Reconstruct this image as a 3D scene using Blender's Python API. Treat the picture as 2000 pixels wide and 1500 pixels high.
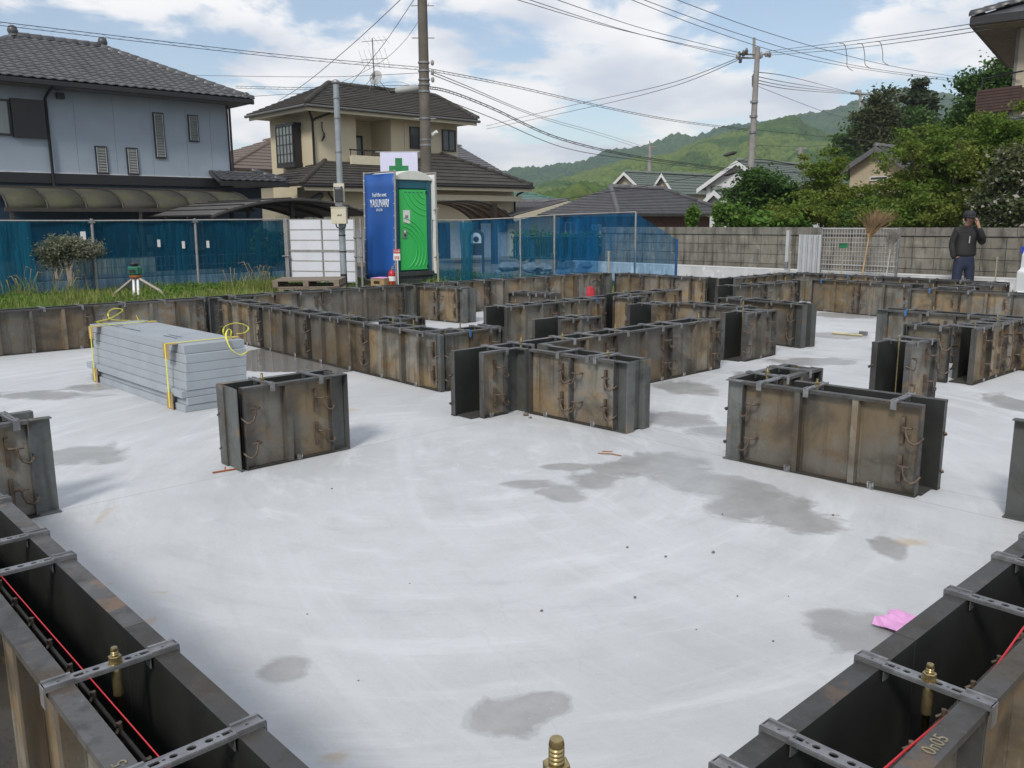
import bpy, bmesh, math, random
import numpy as np
from mathutils import Vector, Matrix
random.seed(7); rng = np.random.default_rng(7)
R = math.radians
scene = bpy.context.scene
for o in list(bpy.data.objects): bpy.data.objects.remove(o)
col = scene.collection

# ------------------------------------------------------------------ camera
# world axes: X runs along the foundation to the right rear, Y to the left rear, slab top is z = 0
EYE = Vector((0, 0, 1.31)); FOC = 1674.8
AXR = Vector((0.73231114, -0.68094917, -0.00534985))
AXD = Vector((-0.1311673, -0.13334306, -0.98235165))
AXF = Vector((0.66821818, 0.72008878, -0.18696688))
cam_d = bpy.data.cameras.new('camera'); cam = bpy.data.objects.new('camera', cam_d); col.objects.link(cam)
cam.matrix_world = Matrix(((AXR.x, -AXD.x, -AXF.x, EYE.x), (AXR.y, -AXD.y, -AXF.y, EYE.y), (AXR.z, -AXD.z, -AXF.z, EYE.z), (0, 0, 0, 1)))
cam_d.sensor_width = 36; cam_d.lens = 36 * FOC / 2000; cam_d.clip_start = .05; cam_d.clip_end = 6000
scene.camera = cam
# ------------------------------------------------------------------ sky and sun
SUN_EL, SUN_AZ = R(43), R(208)          # azimuth of the sun, counter-clockwise from +X
sun_dir = Vector((math.cos(SUN_EL) * math.cos(SUN_AZ), math.cos(SUN_EL) * math.sin(SUN_AZ), math.sin(SUN_EL)))
world = bpy.data.worlds.new('World'); scene.world = world; world.use_nodes = True
def build_world():
    nt = world.node_tree; N = nt.nodes; L = nt.links; N.clear()
    out = N.new('ShaderNodeOutputWorld')
    sky = N.new('ShaderNodeTexSky'); sky.sky_type = 'NISHITA'; sky.sun_disc = False
    sky.sun_elevation = SUN_EL; sky.sun_rotation = R(90) - SUN_AZ; sky.air_density = 1.0; sky.dust_density = .6; sky.ozone_density = 1.2
    bg = N.new('ShaderNodeBackground'); bg.inputs[1].default_value = .10
    L.new(sky.outputs[0], bg.inputs[0])
    tc = N.new('ShaderNodeTexCoord')
    sep = N.new('ShaderNodeSeparateXYZ'); L.new(tc.outputs['Generated'], sep.inputs[0])
    def math_(op, a, b=None, clamp=False):
        m = N.new('ShaderNodeMath'); m.operation = op; m.use_clamp = clamp
        for i, v in enumerate((a, b)):
            if v is None: continue
            if isinstance(v, (int, float)): m.inputs[i].default_value = v
            else: L.new(v, m.inputs[i])
        return m.outputs[0]
    zz = math_('ADD', math_('MAXIMUM', sep.outputs[2], 0.0), .22)
    comb = N.new('ShaderNodeCombineXYZ')
    L.new(math_('DIVIDE', sep.outputs[0], zz), comb.inputs[0]); L.new(math_('DIVIDE', sep.outputs[1], zz), comb.inputs[1])
    comb.inputs[2].default_value = 21.7
    n1 = N.new('ShaderNodeTexNoise'); n1.inputs['Scale'].default_value = 2.2; n1.inputs['Detail'].default_value = 9; n1.inputs['Roughness'].default_value = .56; n1.inputs['Distortion'].default_value = .25
    L.new(comb.outputs[0], n1.inputs['Vector'])
    n2 = N.new('ShaderNodeTexNoise'); n2.inputs['Scale'].default_value = 1.5; n2.inputs['Detail'].default_value = 6; n2.inputs['Roughness'].default_value = .5
    ofs = N.new('ShaderNodeVectorMath'); ofs.operation = 'ADD'; ofs.inputs[1].default_value = (5.3, 1.7, 2.2); L.new(comb.outputs[0], ofs.inputs[0]); L.new(ofs.outputs[0], n2.inputs['Vector'])
    cover = N.new('ShaderNodeMapRange'); cover.inputs['From Min'].default_value = .425; cover.inputs['From Max'].default_value = .525; cover.interpolation_type = 'SMOOTHSTEP'
    L.new(n1.outputs[0], cover.inputs[0])
    # base of dense clouds is greyer than their rims
    dense = N.new('ShaderNodeMapRange'); dense.inputs['From Min'].default_value = .42; dense.inputs['From Max'].default_value = .66; dense.interpolation_type = 'SMOOTHSTEP'
    L.new(n2.outputs[0], dense.inputs[0])
    cm = N.new('ShaderNodeMix'); cm.data_type = 'RGBA'
    cm.inputs[6].default_value = (.93, .92, .925, 1); cm.inputs[7].default_value = (.56, .61, .71, 1)
    L.new(dense.outputs[0], cm.inputs[0])
    bgc = N.new('ShaderNodeBackground'); L.new(cm.outputs[2], bgc.inputs[0]); bgc.inputs[1].default_value = CLOUD
    # thin veil of high cloud over the blue
    veil = math_('MULTIPLY_ADD', cover.outputs[0], .86); veil.node.inputs[2].default_value = .10
    mx = N.new('ShaderNodeMixShader'); L.new(veil, mx.inputs[0]); L.new(bg.outputs[0], mx.inputs[1]); L.new(bgc.outputs[0], mx.inputs[2])
    L.new(mx.outputs[0], out.inputs[0])
CLOUD = .90
build_world()
sl = bpy.data.lights.new('sun', 'SUN'); sl.energy = 2.2; sl.angle = R(12); sl.color = (1, .95, .87)
so = bpy.data.objects.new('sun', sl); col.objects.link(so)
so.rotation_euler = sun_dir.to_track_quat('Z', 'Y').to_euler(); so.location = sun_dir * 50
scene.view_settings.view_transform = 'Standard'; scene.view_settings.look = 'None'; scene.view_settings.gamma = 1
scene.view_settings.exposure = 0.33; scene.view_settings.use_curve_mapping = False

# ------------------------------------------------------------------ helpers
def ray(px, py): return AXF + AXR * ((px - 1000) / FOC) + AXD * ((py - 750) / FOC)
def at_d(px, py, dep): return EYE + ray(px, py) * dep
def at_z(px, py, z): r = ray(px, py); return EYE + r * ((z - EYE.z) / r.z)
def at_v(px, py, v): r = ray(px, py); return EYE + r * (v / r.y)
def at_u(px, py, u): r = ray(px, py); return EYE + r * (u / r.x)

MATS = {}
def _mix(nt, fac, a, b, mode='MIX'):
    m = nt.nodes.new('ShaderNodeMix'); m.data_type = 'RGBA'; m.blend_type = mode
    for sock, v in ((m.inputs[0], fac), (m.inputs[6], a), (m.inputs[7], b)):
        if hasattr(v, 'links') or hasattr(v, 'is_linked'): nt.links.new(v, sock)
        elif isinstance(v, (int, float)): sock.default_value = v
        else: sock.default_value = (*v[:3], 1)
    return m.outputs[2]
def _noise(nt, vec, scale, detail=4, rough=.55, dist=0):
    n = nt.nodes.new('ShaderNodeTexNoise'); n.inputs['Scale'].default_value = scale; n.inputs['Detail'].default_value = detail
    n.inputs['Roughness'].default_value = rough; n.inputs['Distortion'].default_value = dist
    nt.links.new(vec, n.inputs['Vector']); return n.outputs[0]
def _ramp(nt, v, a, b, lo=0, hi=1):
    m = nt.nodes.new('ShaderNodeMapRange'); m.interpolation_type = 'SMOOTHSTEP'
    m.inputs['From Min'].default_value = a; m.inputs['From Max'].default_value = b; m.inputs['To Min'].default_value = lo; m.inputs['To Max'].default_value = hi
    nt.links.new(v, m.inputs[0]); return m.outputs[0]
def _pos(nt, scale=None):
    g = nt.nodes.new('ShaderNodeNewGeometry')
    if scale is None: return g.outputs['Position']
    m = nt.nodes.new('ShaderNodeVectorMath'); m.operation = 'MULTIPLY'; m.inputs[1].default_value = scale
    nt.links.new(g.outputs['Position'], m.inputs[0]); return m.outputs[0]
def _bump(nt, h, strength, dist, bsdf):
    b = nt.nodes.new('ShaderNodeBump'); b.inputs['Strength'].default_value = strength; b.inputs['Distance'].default_value = dist
    nt.links.new(h, b.inputs['Height']); nt.links.new(b.outputs[0], bsdf.inputs['Normal'])
def _new(name):
    m = bpy.data.materials.new(name); m.use_nodes = True; nt = m.node_tree; MATS[name] = m
    return m, nt, nt.nodes['Principled BSDF']
def mat(name, c, rough=.6, metal=0, var=.25, scale=6, c2=None, bump=0, bscale=40, spec=.5, stretch=None, rnd=0):
    """plain procedural material: base colour broken up by two noises, optional per-object variation and bump"""
    if name in MATS: return MATS[name]
    m, nt, b = _new(name)
    p = _pos(nt, stretch)
    n = _noise(nt, p, scale, 5, .6); n2 = _noise(nt, p, scale * 7, 3, .6)
    dark = c2 if c2 else tuple(x * (1 - var) for x in c)
    cc = _mix(nt, _ramp(nt, n, .35, .65), c, dark)
    cc = _mix(nt, _ramp(nt, n2, .35, .7, 0, .35 * min(1, var * 3)), cc, tuple(x * (1 - var) for x in c))
    if rnd:
        oi = nt.nodes.new('ShaderNodeObjectInfo')
        cc = _mix(nt, _ramp(nt, oi.outputs['Random'], 0, 1, 0, rnd), cc, tuple(x * .45 for x in c))
    nt.links.new(cc, b.inputs['Base Color'])
    b.inputs['Roughness'].default_value = rough; b.inputs['Metallic'].default_value = metal; b.inputs['Specular IOR Level'].default_value = spec
    if bump: _bump(nt, _noise(nt, p, bscale, 4), bump, .01, b)
    return m

class MB:
    """collects faces in one list and links them as one mesh object"""
    def __init__(s): s.v = []; s.f = []; s.sm = []
    def add(s, vs, fs, smooth=False):
        n = len(s.v); s.v += [tuple(x) for x in vs]; s.f += [tuple(i + n for i in f) for f in fs]; s.sm += [smooth] * len(fs); return s
    def box(s, x0, x1, y0, y1, z0, z1, M=None):
        vs = [Vector((x, y, z)) for z in (z0, z1) for y in (y0, y1) for x in (x0, x1)]
        if M is not None: vs = [M @ q for q in vs]
        return s.add(vs, [(0, 2, 3, 1), (4, 5, 7, 6), (0, 1, 5, 4), (2, 6, 7, 3), (1, 3, 7, 5), (0, 4, 6, 2)])
    def tube(s, pts, r, seg=6, caps=True, smooth=True):
        pts = [Vector(q) for q in pts]; n = len(pts); rr = r if isinstance(r, (list, tuple)) else [r] * n
        vs = []; up = None
        for i, q in enumerate(pts):
            t = (pts[min(i + 1, n - 1)] - pts[max(i - 1, 0)])
            t = t.normalized() if t.length > 1e-9 else Vector((0, 0, 1))
            if up is None: up = Vector((0, 0, 1)) if abs(t.z) < .9 else Vector((1, 0, 0))
            a = t.cross(up); a = a.normalized() if a.length > 1e-6 else Vector((1, 0, 0)); b = a.cross(t).normalized(); up = b
            for k in range(seg):
                an = 2 * math.pi * k / seg; vs.append(q + (a * math.cos(an) + b * math.sin(an)) * rr[i])
        fs = [(i * seg + k, i * seg + (k + 1) % seg, (i + 1) * seg + (k + 1) % seg, (i + 1) * seg + k) for i in range(n - 1) for k in range(seg)]
        s.add(vs, fs, smooth)
        if caps: s.add([vs[k] for k in range(seg)], [tuple(range(seg))]); s.add([vs[(n - 1) * seg + k] for k in range(seg)], [tuple(reversed(range(seg)))])
        return s
    def lathe(s, prof, seg=12, c=(0, 0, 0), smooth=True):
        vs = []; c = Vector(c)
        for (r, z) in prof:
            for k in range(seg):
                a = 2 * math.pi * k / seg; vs.append(c + Vector((r * math.cos(a), r * math.sin(a), z)))
        n = len(prof)
        fs = [(i * seg + k, i * seg + (k + 1) % seg, (i + 1) * seg + (k + 1) % seg, (i + 1) * seg + k) for i in range(n - 1) for k in range(seg)]
        s.add(vs, fs, smooth)
        s.add([vs[k] for k in range(seg)], [tuple(reversed(range(seg)))]); s.add([vs[(n - 1) * seg + k] for k in range(seg)], [tuple(range(seg))])
        return s
    def slab(s, quad, th):
        """a thick sheet: the polygon given and its copy th below, along the face normal"""
        q = [Vector(a) for a in quad]; nrm = (q[1] - q[0]).cross(q[-1] - q[0]).normalized(); lo = [a - nrm * th for a in q]; n = len(q)
        return s.add(q + lo, [tuple(range(n)), tuple(reversed(range(n, 2 * n)))] + [(i, i + n, (i + 1) % n + n, (i + 1) % n) for i in range(n)])
    def prism(s, poly, axis, a0, a1):
        """poly of 2-D points extruded along an axis ('x','y','z')"""
        def mk(p, t):
            return {'x': (t, p[0], p[1]), 'y': (p[0], t, p[1]), 'z': (p[0], p[1], t)}[axis]
        n = len(poly); vs = [mk(p, a0) for p in poly] + [mk(p, a1) for p in poly]
        return s.add(vs, [tuple(range(n)), tuple(reversed(range(n, 2 * n)))] + [(i, i + n, (i + 1) % n + n, (i + 1) % n) for i in range(n)])
    def mesh(s, name):
        me = bpy.data.meshes.new(name); me.from_pydata(s.v, [], s.f)
        me.polygons.foreach_set('use_smooth', s.sm); me.update()
        bm = bmesh.new(); bm.from_mesh(me); bmesh.ops.recalc_face_normals(bm, faces=bm.faces); bm.to_mesh(me); bm.free()
        return me
    def build(s, name, m, parent=None, bevel=0):
        return link(name, s.mesh(name), m, parent, bevel)
def link(name, me, m, parent=None, bevel=0, loc=None, rz=0):
    o = bpy.data.objects.new(name, me); col.objects.link(o)
    if m is not None and not me.materials: me.materials.append(m)
    if parent is not None: setparent(o, parent)
    if loc is not None: o.location = loc
    if rz: o.rotation_euler.z = rz
    if bevel:
        b = o.modifiers.new('bevel', 'BEVEL'); b.width = bevel; b.segments = 2; b.limit_method = 'ANGLE'; b.angle_limit = R(40)
    return o
def setparent(o, parent):
    o.parent = parent
    if parent.get('_w'): o.matrix_parent_inverse = Matrix.Translation(-parent.location)
def tag(o, label, cat, group=None, kind=None):
    if label: o['label'] = label
    if cat: o['category'] = cat
    if group: o['group'] = group
    if kind: o['kind'] = kind
    return o
def thing(name, label, cat, loc=(0, 0, 0), rz=0, group=None, world_coords=True):
    """an Empty at the thing's base; world_coords: its parts are written in world coordinates"""
    o = bpy.data.objects.new(name, None); col.objects.link(o); o.empty_display_size = .2
    o.location = loc; o.rotation_euler.z = rz
    if world_coords: o['_w'] = 1
    return tag(o, label, cat, group)
def text_mesh(body, size, depth=.0, align='CENTER'):
    cu = bpy.data.curves.new('text', 'FONT'); cu.body = body; cu.size = size; cu.extrude = depth; cu.align_x = align; cu.align_y = 'CENTER'
    cu.resolution_u = 3
    o = bpy.data.objects.new('text', cu); col.objects.link(o); dg = bpy.context.evaluated_depsgraph_get()
    me = bpy.data.meshes.new_from_object(o.evaluated_get(dg)); bpy.data.objects.remove(o); bpy.data.curves.remove(cu); return me
def put_text(name, body, size, m, parent, origin, xdir, ydir, sx=1, depth=.002):
    me = text_mesh(body, size, depth); X = Vector(xdir).normalized(); Y = Vector(ydir).normalized(); Z = X.cross(Y)
    for vtx in me.vertices:
        c = vtx.co; vtx.co = Vector(origin) + X * c.x * sx + Y * c.y + Z * c.z
    me.materials.clear(); o = link(name, me, m, parent); return o
# ------------------------------------------------------------------ ground and slab
def slab_material():
    m, nt, b = _new('slab_concrete'); L = nt.links; p = _pos(nt)
    big = _noise(nt, p, .55, 5, .6, .4); mid = _noise(nt, p, 3.2, 6, .65, .3); fine = _noise(nt, p, 45, 4, .7); grit = _noise(nt, p, 210, 2, .6)
    c = _mix(nt, _ramp(nt, big, .36, .66), (.51, .53, .55), (.44, .46, .48))
    c = _mix(nt, _ramp(nt, mid, .42, .72, 0, .5), c, (.41, .42, .425))
    c = _mix(nt, _ramp(nt, fine, .5, .75, 0, .30), c, (.36, .37, .38))
    c = _mix(nt, _ramp(nt, grit, .66, .74, 0, .5), c, (.28, .28, .28))
    # sweeping trowel marks: streaks that follow arcs round where the finisher knelt
    for cx, cy, amt in ((2.9, 3.6, .55), (6.5, 1.2, .35)):
        sb_ = nt.nodes.new('ShaderNodeVectorMath'); sb_.operation = 'SUBTRACT'; sb_.inputs[1].default_value = (cx, cy, 0); L.new(p, sb_.inputs[0]); sx = nt.nodes.new('ShaderNodeSeparateXYZ'); L.new(sb_.outputs[0], sx.inputs[0])
        ln = nt.nodes.new('ShaderNodeVectorMath'); ln.operation = 'LENGTH'; L.new(sb_.outputs[0], ln.inputs[0]); an = nt.nodes.new('ShaderNodeMath'); an.operation = 'ARCTAN2'; L.new(sx.outputs[1], an.inputs[0]); L.new(sx.outputs[0], an.inputs[1])
        cb_ = nt.nodes.new('ShaderNodeCombineXYZ'); L.new(ln.outputs['Value'], cb_.inputs[0]); sc_ = nt.nodes.new('ShaderNodeMath'); sc_.operation = 'MULTIPLY'; sc_.inputs[1].default_value = .35; L.new(an.outputs[0], sc_.inputs[0]); L.new(sc_.outputs[0], cb_.inputs[1])
        tr_ = _noise(nt, cb_.outputs[0], 5.5, 6, .7, .15); c = _mix(nt, _ramp(nt, tr_, .50, .68, 0, amt), c, (.60, .625, .65)); c = _mix(nt, _ramp(nt, tr_, .46, .30, 0, amt * .7), c, (.36, .38, .40))
    # wet patches and rust marks, each with a place of its own
    def patches(lst, nscale, namp):
        cur = None
        for (px, py, hw, hh) in lst:
            q = at_z(px, py, 0); rx = (at_z(px + hw, py, 0) - q).length; ry = (at_z(px, py + hh, 0) - q).length
            mp = nt.nodes.new('ShaderNodeMapping'); mp.vector_type = 'TEXTURE'
            mp.inputs['Location'].default_value = q; mp.inputs['Rotation'].default_value = (0, 0, math.atan2(AXR.y, AXR.x)); mp.inputs['Scale'].default_value = (rx, ry, 1)
            L.new(p, mp.inputs[0]); ln = nt.nodes.new('ShaderNodeVectorMath'); ln.operation = 'LENGTH'; L.new(mp.outputs[0], ln.inputs[0])
            if cur is None: cur = ln.outputs['Value']
            else:
                mn = nt.nodes.new('ShaderNodeMath'); mn.operation = 'SMOOTH_MIN'; mn.inputs[2].default_value = .35; L.new(cur, mn.inputs[0]); L.new(ln.outputs['Value'], mn.inputs[1]); cur = mn.outputs[0]
        nz = _noise(nt, p, nscale, 9, .68, .7)
        ad = nt.nodes.new('ShaderNodeMath'); ad.operation = 'MULTIPLY_ADD'; L.new(nz, ad.inputs[0]); ad.inputs[1].default_value = namp; L.new(cur, ad.inputs[2]); return ad.outputs[0]
    damp = patches([(1030, 944, 58, 11), (1095, 962, 52, 16), (1110, 973, 46, 10), (1160, 938, 52, 18), (1110, 912, 50, 7), (1215, 914, 75, 18), (1290, 903, 85, 22), (1340, 930, 75, 20), (1400, 948, 95, 28), (1480, 985, 105, 32), (1565, 1018, 85, 28),
        (985, 1402, 92, 42), (1058, 1376, 52, 26), (556, 1306, 46, 28), (165, 886, 85, 20), (215, 898, 44, 11), (75, 772, 120, 8), (185, 756, 60, 8),
        (1310, 820, 85, 16), (1345, 757, 66, 15), (1420, 842, 90, 10), (1690, 1228, 115, 42), (1635, 1205, 50, 20), (1740, 1072, 36, 22),
        (1630, 655, 70, 7), (1590, 706, 90, 8), (1735, 612, 44, 7), (1990, 790, 50, 22), (1470, 735, 34, 9), (1660, 616, 80, 6)], 3.0, 2.6)
    tone = _noise(nt, p, 5, 5, .65)
    wet = _ramp(nt, damp, 2.36, 2.22); core = _ramp(nt, damp, 2.20, 2.02)
    c = _mix(nt, _ramp(nt, tone, .3, .7, .75, 1), c, c)
    wc = _mix(nt, _ramp(nt, tone, .35, .65), (.20, .20, .195), (.28, .28, .275))
    mw = nt.nodes.new('ShaderNodeMath'); mw.operation = 'MULTIPLY_ADD'; L.new(core, mw.inputs[0]); mw.inputs[1].default_value = .32; mh = nt.nodes.new('ShaderNodeMath'); mh.operation = 'MULTIPLY'; L.new(wet, mh.inputs[0]); mh.inputs[1].default_value = .36; L.new(mh.outputs[0], mw.inputs[2])
    c = _mix(nt, mw.outputs[0], c, wc)
    pud = patches([(575, 708, 130, 18), (520, 698, 90, 20), (640, 722, 55, 8)], 2.2, .45)
    pool = _ramp(nt, pud, 1.26, 1.18)
    c = _mix(nt, pool, c, (.20, .20, .195))
    rust = patches([(200, 1008, 14, 18), (190, 1020, 14, 5), (312, 1157, 24, 5), (290, 1215, 16, 10), (640, 1480, 40, 14), (1712, 1250, 14, 5), (215, 1140, 10, 4), (1780, 1060, 50, 8), (680, 800, 20, 4)], 7, 3.4)
    c = _mix(nt, _ramp(nt, rust, 2.75, 1.9, 0, .5), c, (.44, .32, .18))
    vor = nt.nodes.new('ShaderNodeTexVoronoi'); vor.feature = 'DISTANCE_TO_EDGE'; vor.inputs['Scale'].default_value = .55; wv2 = nt.nodes.new('ShaderNodeVectorMath'); wv2.operation = 'ADD'; L.new(p, wv2.inputs[0]); nv = nt.nodes.new('ShaderNodeTexNoise'); nv.inputs['Scale'].default_value = 1.3; nv.inputs['Detail'].default_value = 5; L.new(p, nv.inputs['Vector']); L.new(nv.outputs[1], wv2.inputs[1]); L.new(wv2.outputs[0], vor.inputs['Vector'])
    c = _mix(nt, _ramp(nt, vor.outputs['Distance'], .003, .0008, 0, .10), c, (.25, .26, .27))
    speck = _noise(nt, p, 130, 2, .5); c = _mix(nt, _ramp(nt, speck, .70, .74, 0, .55), c, (.74, .76, .78))
    # snapped setting-out lines
    sp = nt.nodes.new('ShaderNodeSeparateXYZ'); L.new(p, sp.inputs[0])
    for ax, val in ((1, 4.215), (0, 4.045), (0, 4.30)):
        s = nt.nodes.new('ShaderNodeMath'); s.operation = 'SUBTRACT'; L.new(sp.outputs[ax], s.inputs[0]); s.inputs[1].default_value = val
        a = nt.nodes.new('ShaderNodeMath'); a.operation = 'ABSOLUTE'; L.new(s.outputs[0], a.inputs[0])
        c = _mix(nt, _ramp(nt, a.outputs[0], .006, .001, 0, .5), c, (.20, .21, .24))
    L.new(c, b.inputs['Base Color'])
    rr = _mix(nt, wet, (.62,) * 3, (.34,) * 3); rr = _mix(nt, pool, rr, (.02,) * 3); L.new(rr, b.inputs['Roughness'])
    h = _mix(nt, pool, _mix(nt, .5, fine, mid), (.45,) * 3); _bump(nt, h, .22, .012, b)
    return m
slab = MB(); slab.prism([(.42, .44), (4.6, .44), (4.6, -.6), (13.2, -.6), (13.2, 7.35), (11.1, 7.35), (11.1, 9.72), (.42, 9.95)], 'z', -.25, 0)
tag(slab.build('concrete_slab', slab_material()), 'pale concrete foundation slab', None, None, 'structure')

def ground_material():
    m, nt, b = _new('soil'); p = _pos(nt)
    n = _noise(nt, p, .8, 6, .6); f = _noise(nt, p, 14, 5, .7)
    c = _mix(nt, _ramp(nt, n, .4, .65), (.16, .13, .095), (.24, .21, .165)); c = _mix(nt, _ramp(nt, f, .45, .7, 0, .6), c, (.10, .085, .065))
    nt.links.new(c, b.inputs['Base Color']); b.inputs['Roughness'].default_value = .95; _bump(nt, f, .6, .03, b); return m
g = MB(); S = 4000
g.add([(-S, -S, -.17), (S, -S, -.17), (S, S, -.17), (-S, S, -.17)], [(0, 1, 2, 3)])
tag(g.build('ground', ground_material()), 'bare brown soil ground around the slab', None, None, 'structure')
def verge_material():
    m, nt, b = _new('verge_turf'); p = _pos(nt); n = _noise(nt, p, 1.6, 5, .6); f = _noise(nt, p, 24, 4, .7)
    c = _mix(nt, _ramp(nt, n, .4, .6), (.075, .10, .03), (.15, .125, .07)); c = _mix(nt, _ramp(nt, f, .4, .7, 0, .6), c, (.04, .055, .02))
    nt.links.new(c, b.inputs['Base Color']); b.inputs['Roughness'].default_value = .95; _bump(nt, f, .7, .03, b); return m
def verge_z(x, y): return .02 + .045 * math.sin(x * .9) * math.cos(y * .7) + .03 * math.sin(x * 2.3 + y)
# raised grass verge between the form and the fence
vb = MB(); nx, ny = 46, 26
xs = [-3 + 17.2 * i / nx for i in range(nx + 1)]; ys = [9.98 + 7.4 * j / ny for j in range(ny + 1)]
vb.add([(x, y, verge_z(x, y) if y > 10.1 else -.2) for y in ys for x in xs], [(j * (nx + 1) + i, j * (nx + 1) + i + 1, (j + 1) * (nx + 1) + i + 1, (j + 1) * (nx + 1) + i) for j in range(ny) for i in range(nx)], True)
tag(vb.build('grass_verge', verge_material()), 'rough turf verge behind the left form wall', None, None, 'structure')
asph = mat('asphalt', (.065, .066, .068), .9, var=.35, scale=1.2, bump=.4, bscale=120)
a = MB(); a.box(-30, 15.5, 17.9, 24.2, -.3, -.13); tag(a.build('lane', asph), 'asphalt lane beyond the net fence', None, None, 'structure')
a = MB(); a.box(-30, 15.5, 24.2, 24.35, -.3, -.02); tag(a.build('kerb', mat('kerb', (.36, .36, .35), .85)), 'concrete kerb of the lane', None, None, 'structure')
a = MB(); a.box(13.6, 16.3, -3, 15.6, -.4, -.165); tag(a.build('pavement', mat('pavement', (.40, .40, .39), .85, var=.3, scale=2)), 'concrete strip in front of the block wall', None, None, 'structure')
# ------------------------------------------------------------------ steel foundation forms
def form_material(name, tan, grey, dark, tanamt):
    """old shuttering steel: grey-brown plate, warm rust bloom, dark drips, scraped cement"""
    m, nt, b = _new(name); p = _pos(nt); L = nt.links
    big = _noise(nt, p, 1.9, 4, .55, .2); mid = _noise(nt, p, 6, 6, .66, .3); fine = _noise(nt, p, 55, 5, .75); scr = _noise(nt, _pos(nt, (40, 40, 9)), 1.2, 4, .7)
    drip = _noise(nt, _pos(nt, (11, 11, .8)), 1.5, 4, .6); cloud = _noise(nt, p, 3.4, 5, .6, .5)
    c = _mix(nt, _ramp(nt, big, .56 - tanamt * .22, .72 - tanamt * .2), grey, tan)
    c = _mix(nt, _ramp(nt, cloud, .44, .70, 0, .8), c, dark)
    c = _mix(nt, _ramp(nt, mid, .55, .66, 0, .55), c, tuple(x * f for x, f in zip(tan, (.75, .55, .4))))
    c = _mix(nt, _ramp(nt, cloud, .42, .36, 0, .55), c, tuple(min(1, x * 1.45) for x in grey)); c = _mix(nt, _ramp(nt, mid, .40, .34, 0, .5), c, (.30, .17, .07))
    c = _mix(nt, _ramp(nt, drip, .50, .72, 0, .7), c, dark)
    c = _mix(nt, _ramp(nt, scr, .60, .72, 0, .35), c, (.30, .28, .24))
    c = _mix(nt, _ramp(nt, fine, .56, .74, 0, .55), c, tuple(x * .6 for x in dark))
    oi = nt.nodes.new('ShaderNodeObjectInfo'); c = _mix(nt, _ramp(nt, oi.outputs['Random'], .15, 1, 0, .6), c, tuple(x * .9 for x in dark))
    L.new(c, b.inputs['Base Color']); L.new(_ramp(nt, mid, .3, .7, .34, .66), b.inputs['Roughness'])
    b.inputs['Metallic'].default_value = .25; _bump(nt, _mix(nt, .5, mid, fine), .3, .004, b)
    return m
PANEL = form_material('form_steel', (.275, .205, .118), (.215, .208, .182), (.058, .050, .039), .62)
RIB = form_material('form_rib_steel', (.20, .155, .10), (.17, .162, .14), (.055, .047, .037), .6)
PLAIN = form_material('form_grey_steel', (.13, .12, .095), (.135, .145, .14), (.055, .06, .057), .2)
FLANGE = form_material('form_flange_steel', (.115, .10, .08), (.12, .12, .121), (.042, .040, .037), .35)
for _n in FLANGE.node_tree.nodes:
    if _n.type == 'BSDF_PRINCIPLED': _n.inputs['Metallic'].default_value = .45
INNER = mat('oiled_gap_shade', (.030, .033, .030), .5, .1, var=.4, scale=5)  # oil film, with the deep shade of the gap put into the colour too
GRIME_SHADE = mat('foot_shade_grime', (.04, .034, .027), .8, .1, var=.4, scale=9)  # bottom flange: contact shade painted in along with the grime
BEDM = mat('joint_shade_bed', (.045, .043, .04), .9, var=.4, scale=12)  # dark joint strip, coloured so the gap floor reads as shade
GALV = mat('galvanised', (.36, .365, .375), .42, .7, var=.4, scale=22, rnd=.45)
RUSTY = mat('rusty_rod', (.16, .12, .09), .6, .4, var=.5, scale=30)
BRASS = mat('zinc_yellow', (.42, .34, .17), .32, .85, var=.3, scale=60)
DARKROD = mat('oiled_rod', (.06, .05, .035), .45, .5, var=.5, scale=40)
FH, GAP, FL = .45, .075, .045
_cache = {}
def panel_mesh(Ln, h, z0=0.0):
    """x 0..L along the run, face at y = 0, flanges standing out to y = FL"""
    k = ('p', round(Ln, 3), h, z0)
    if k not in _cache:
        m = MB()
        m.box(0, Ln, 0, .004, z0, h)
        m.box(0, Ln, .004, FL, h - .007, h); m.box(0, Ln, FL - .005, FL, h - .016, h - .007)
        m.box(0, Ln, .004, FL, z0, z0 + .007)
        m.box(0.001, .006, .004, FL - .001, z0 + .007, h - .007); m.box(Ln - .006, Ln - .001, .004, FL - .001, z0 + .007, h - .007)
        _cache[k] = m.mesh('form_panel')
        _cache[k].materials.append(PANEL); _cache[k].materials.append(FLANGE); _cache[k].materials.append(INNER); _cache[k].materials.append(GRIME_SHADE)
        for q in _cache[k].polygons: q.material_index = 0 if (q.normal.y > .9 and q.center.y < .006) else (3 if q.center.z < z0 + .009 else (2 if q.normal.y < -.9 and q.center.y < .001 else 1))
    return _cache[k]
def rib_mesh(h, z0, w=.034):
    k = ('r', h, z0, w)
    if k not in _cache:
        m = MB(); d = FL - .006
        prof = [(-w / 2 - .012, .004), (-w / 2, .004), (-w / 2 + .004, d), (w / 2 - .004, d), (w / 2, .004), (w / 2 + .012, .004), (w / 2 + .012, .007), (w / 2 + .002, .007), (w / 2 - .002, d + .003), (-w / 2 + .002, d + .003), (-w / 2 - .002, .007), (-w / 2 - .012, .007)]
        m.prism(prof, 'z', z0 + .007, h - .007); _cache[k] = m.mesh('rib'); _cache[k].materials.append(RIB)
    return _cache[k]
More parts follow.
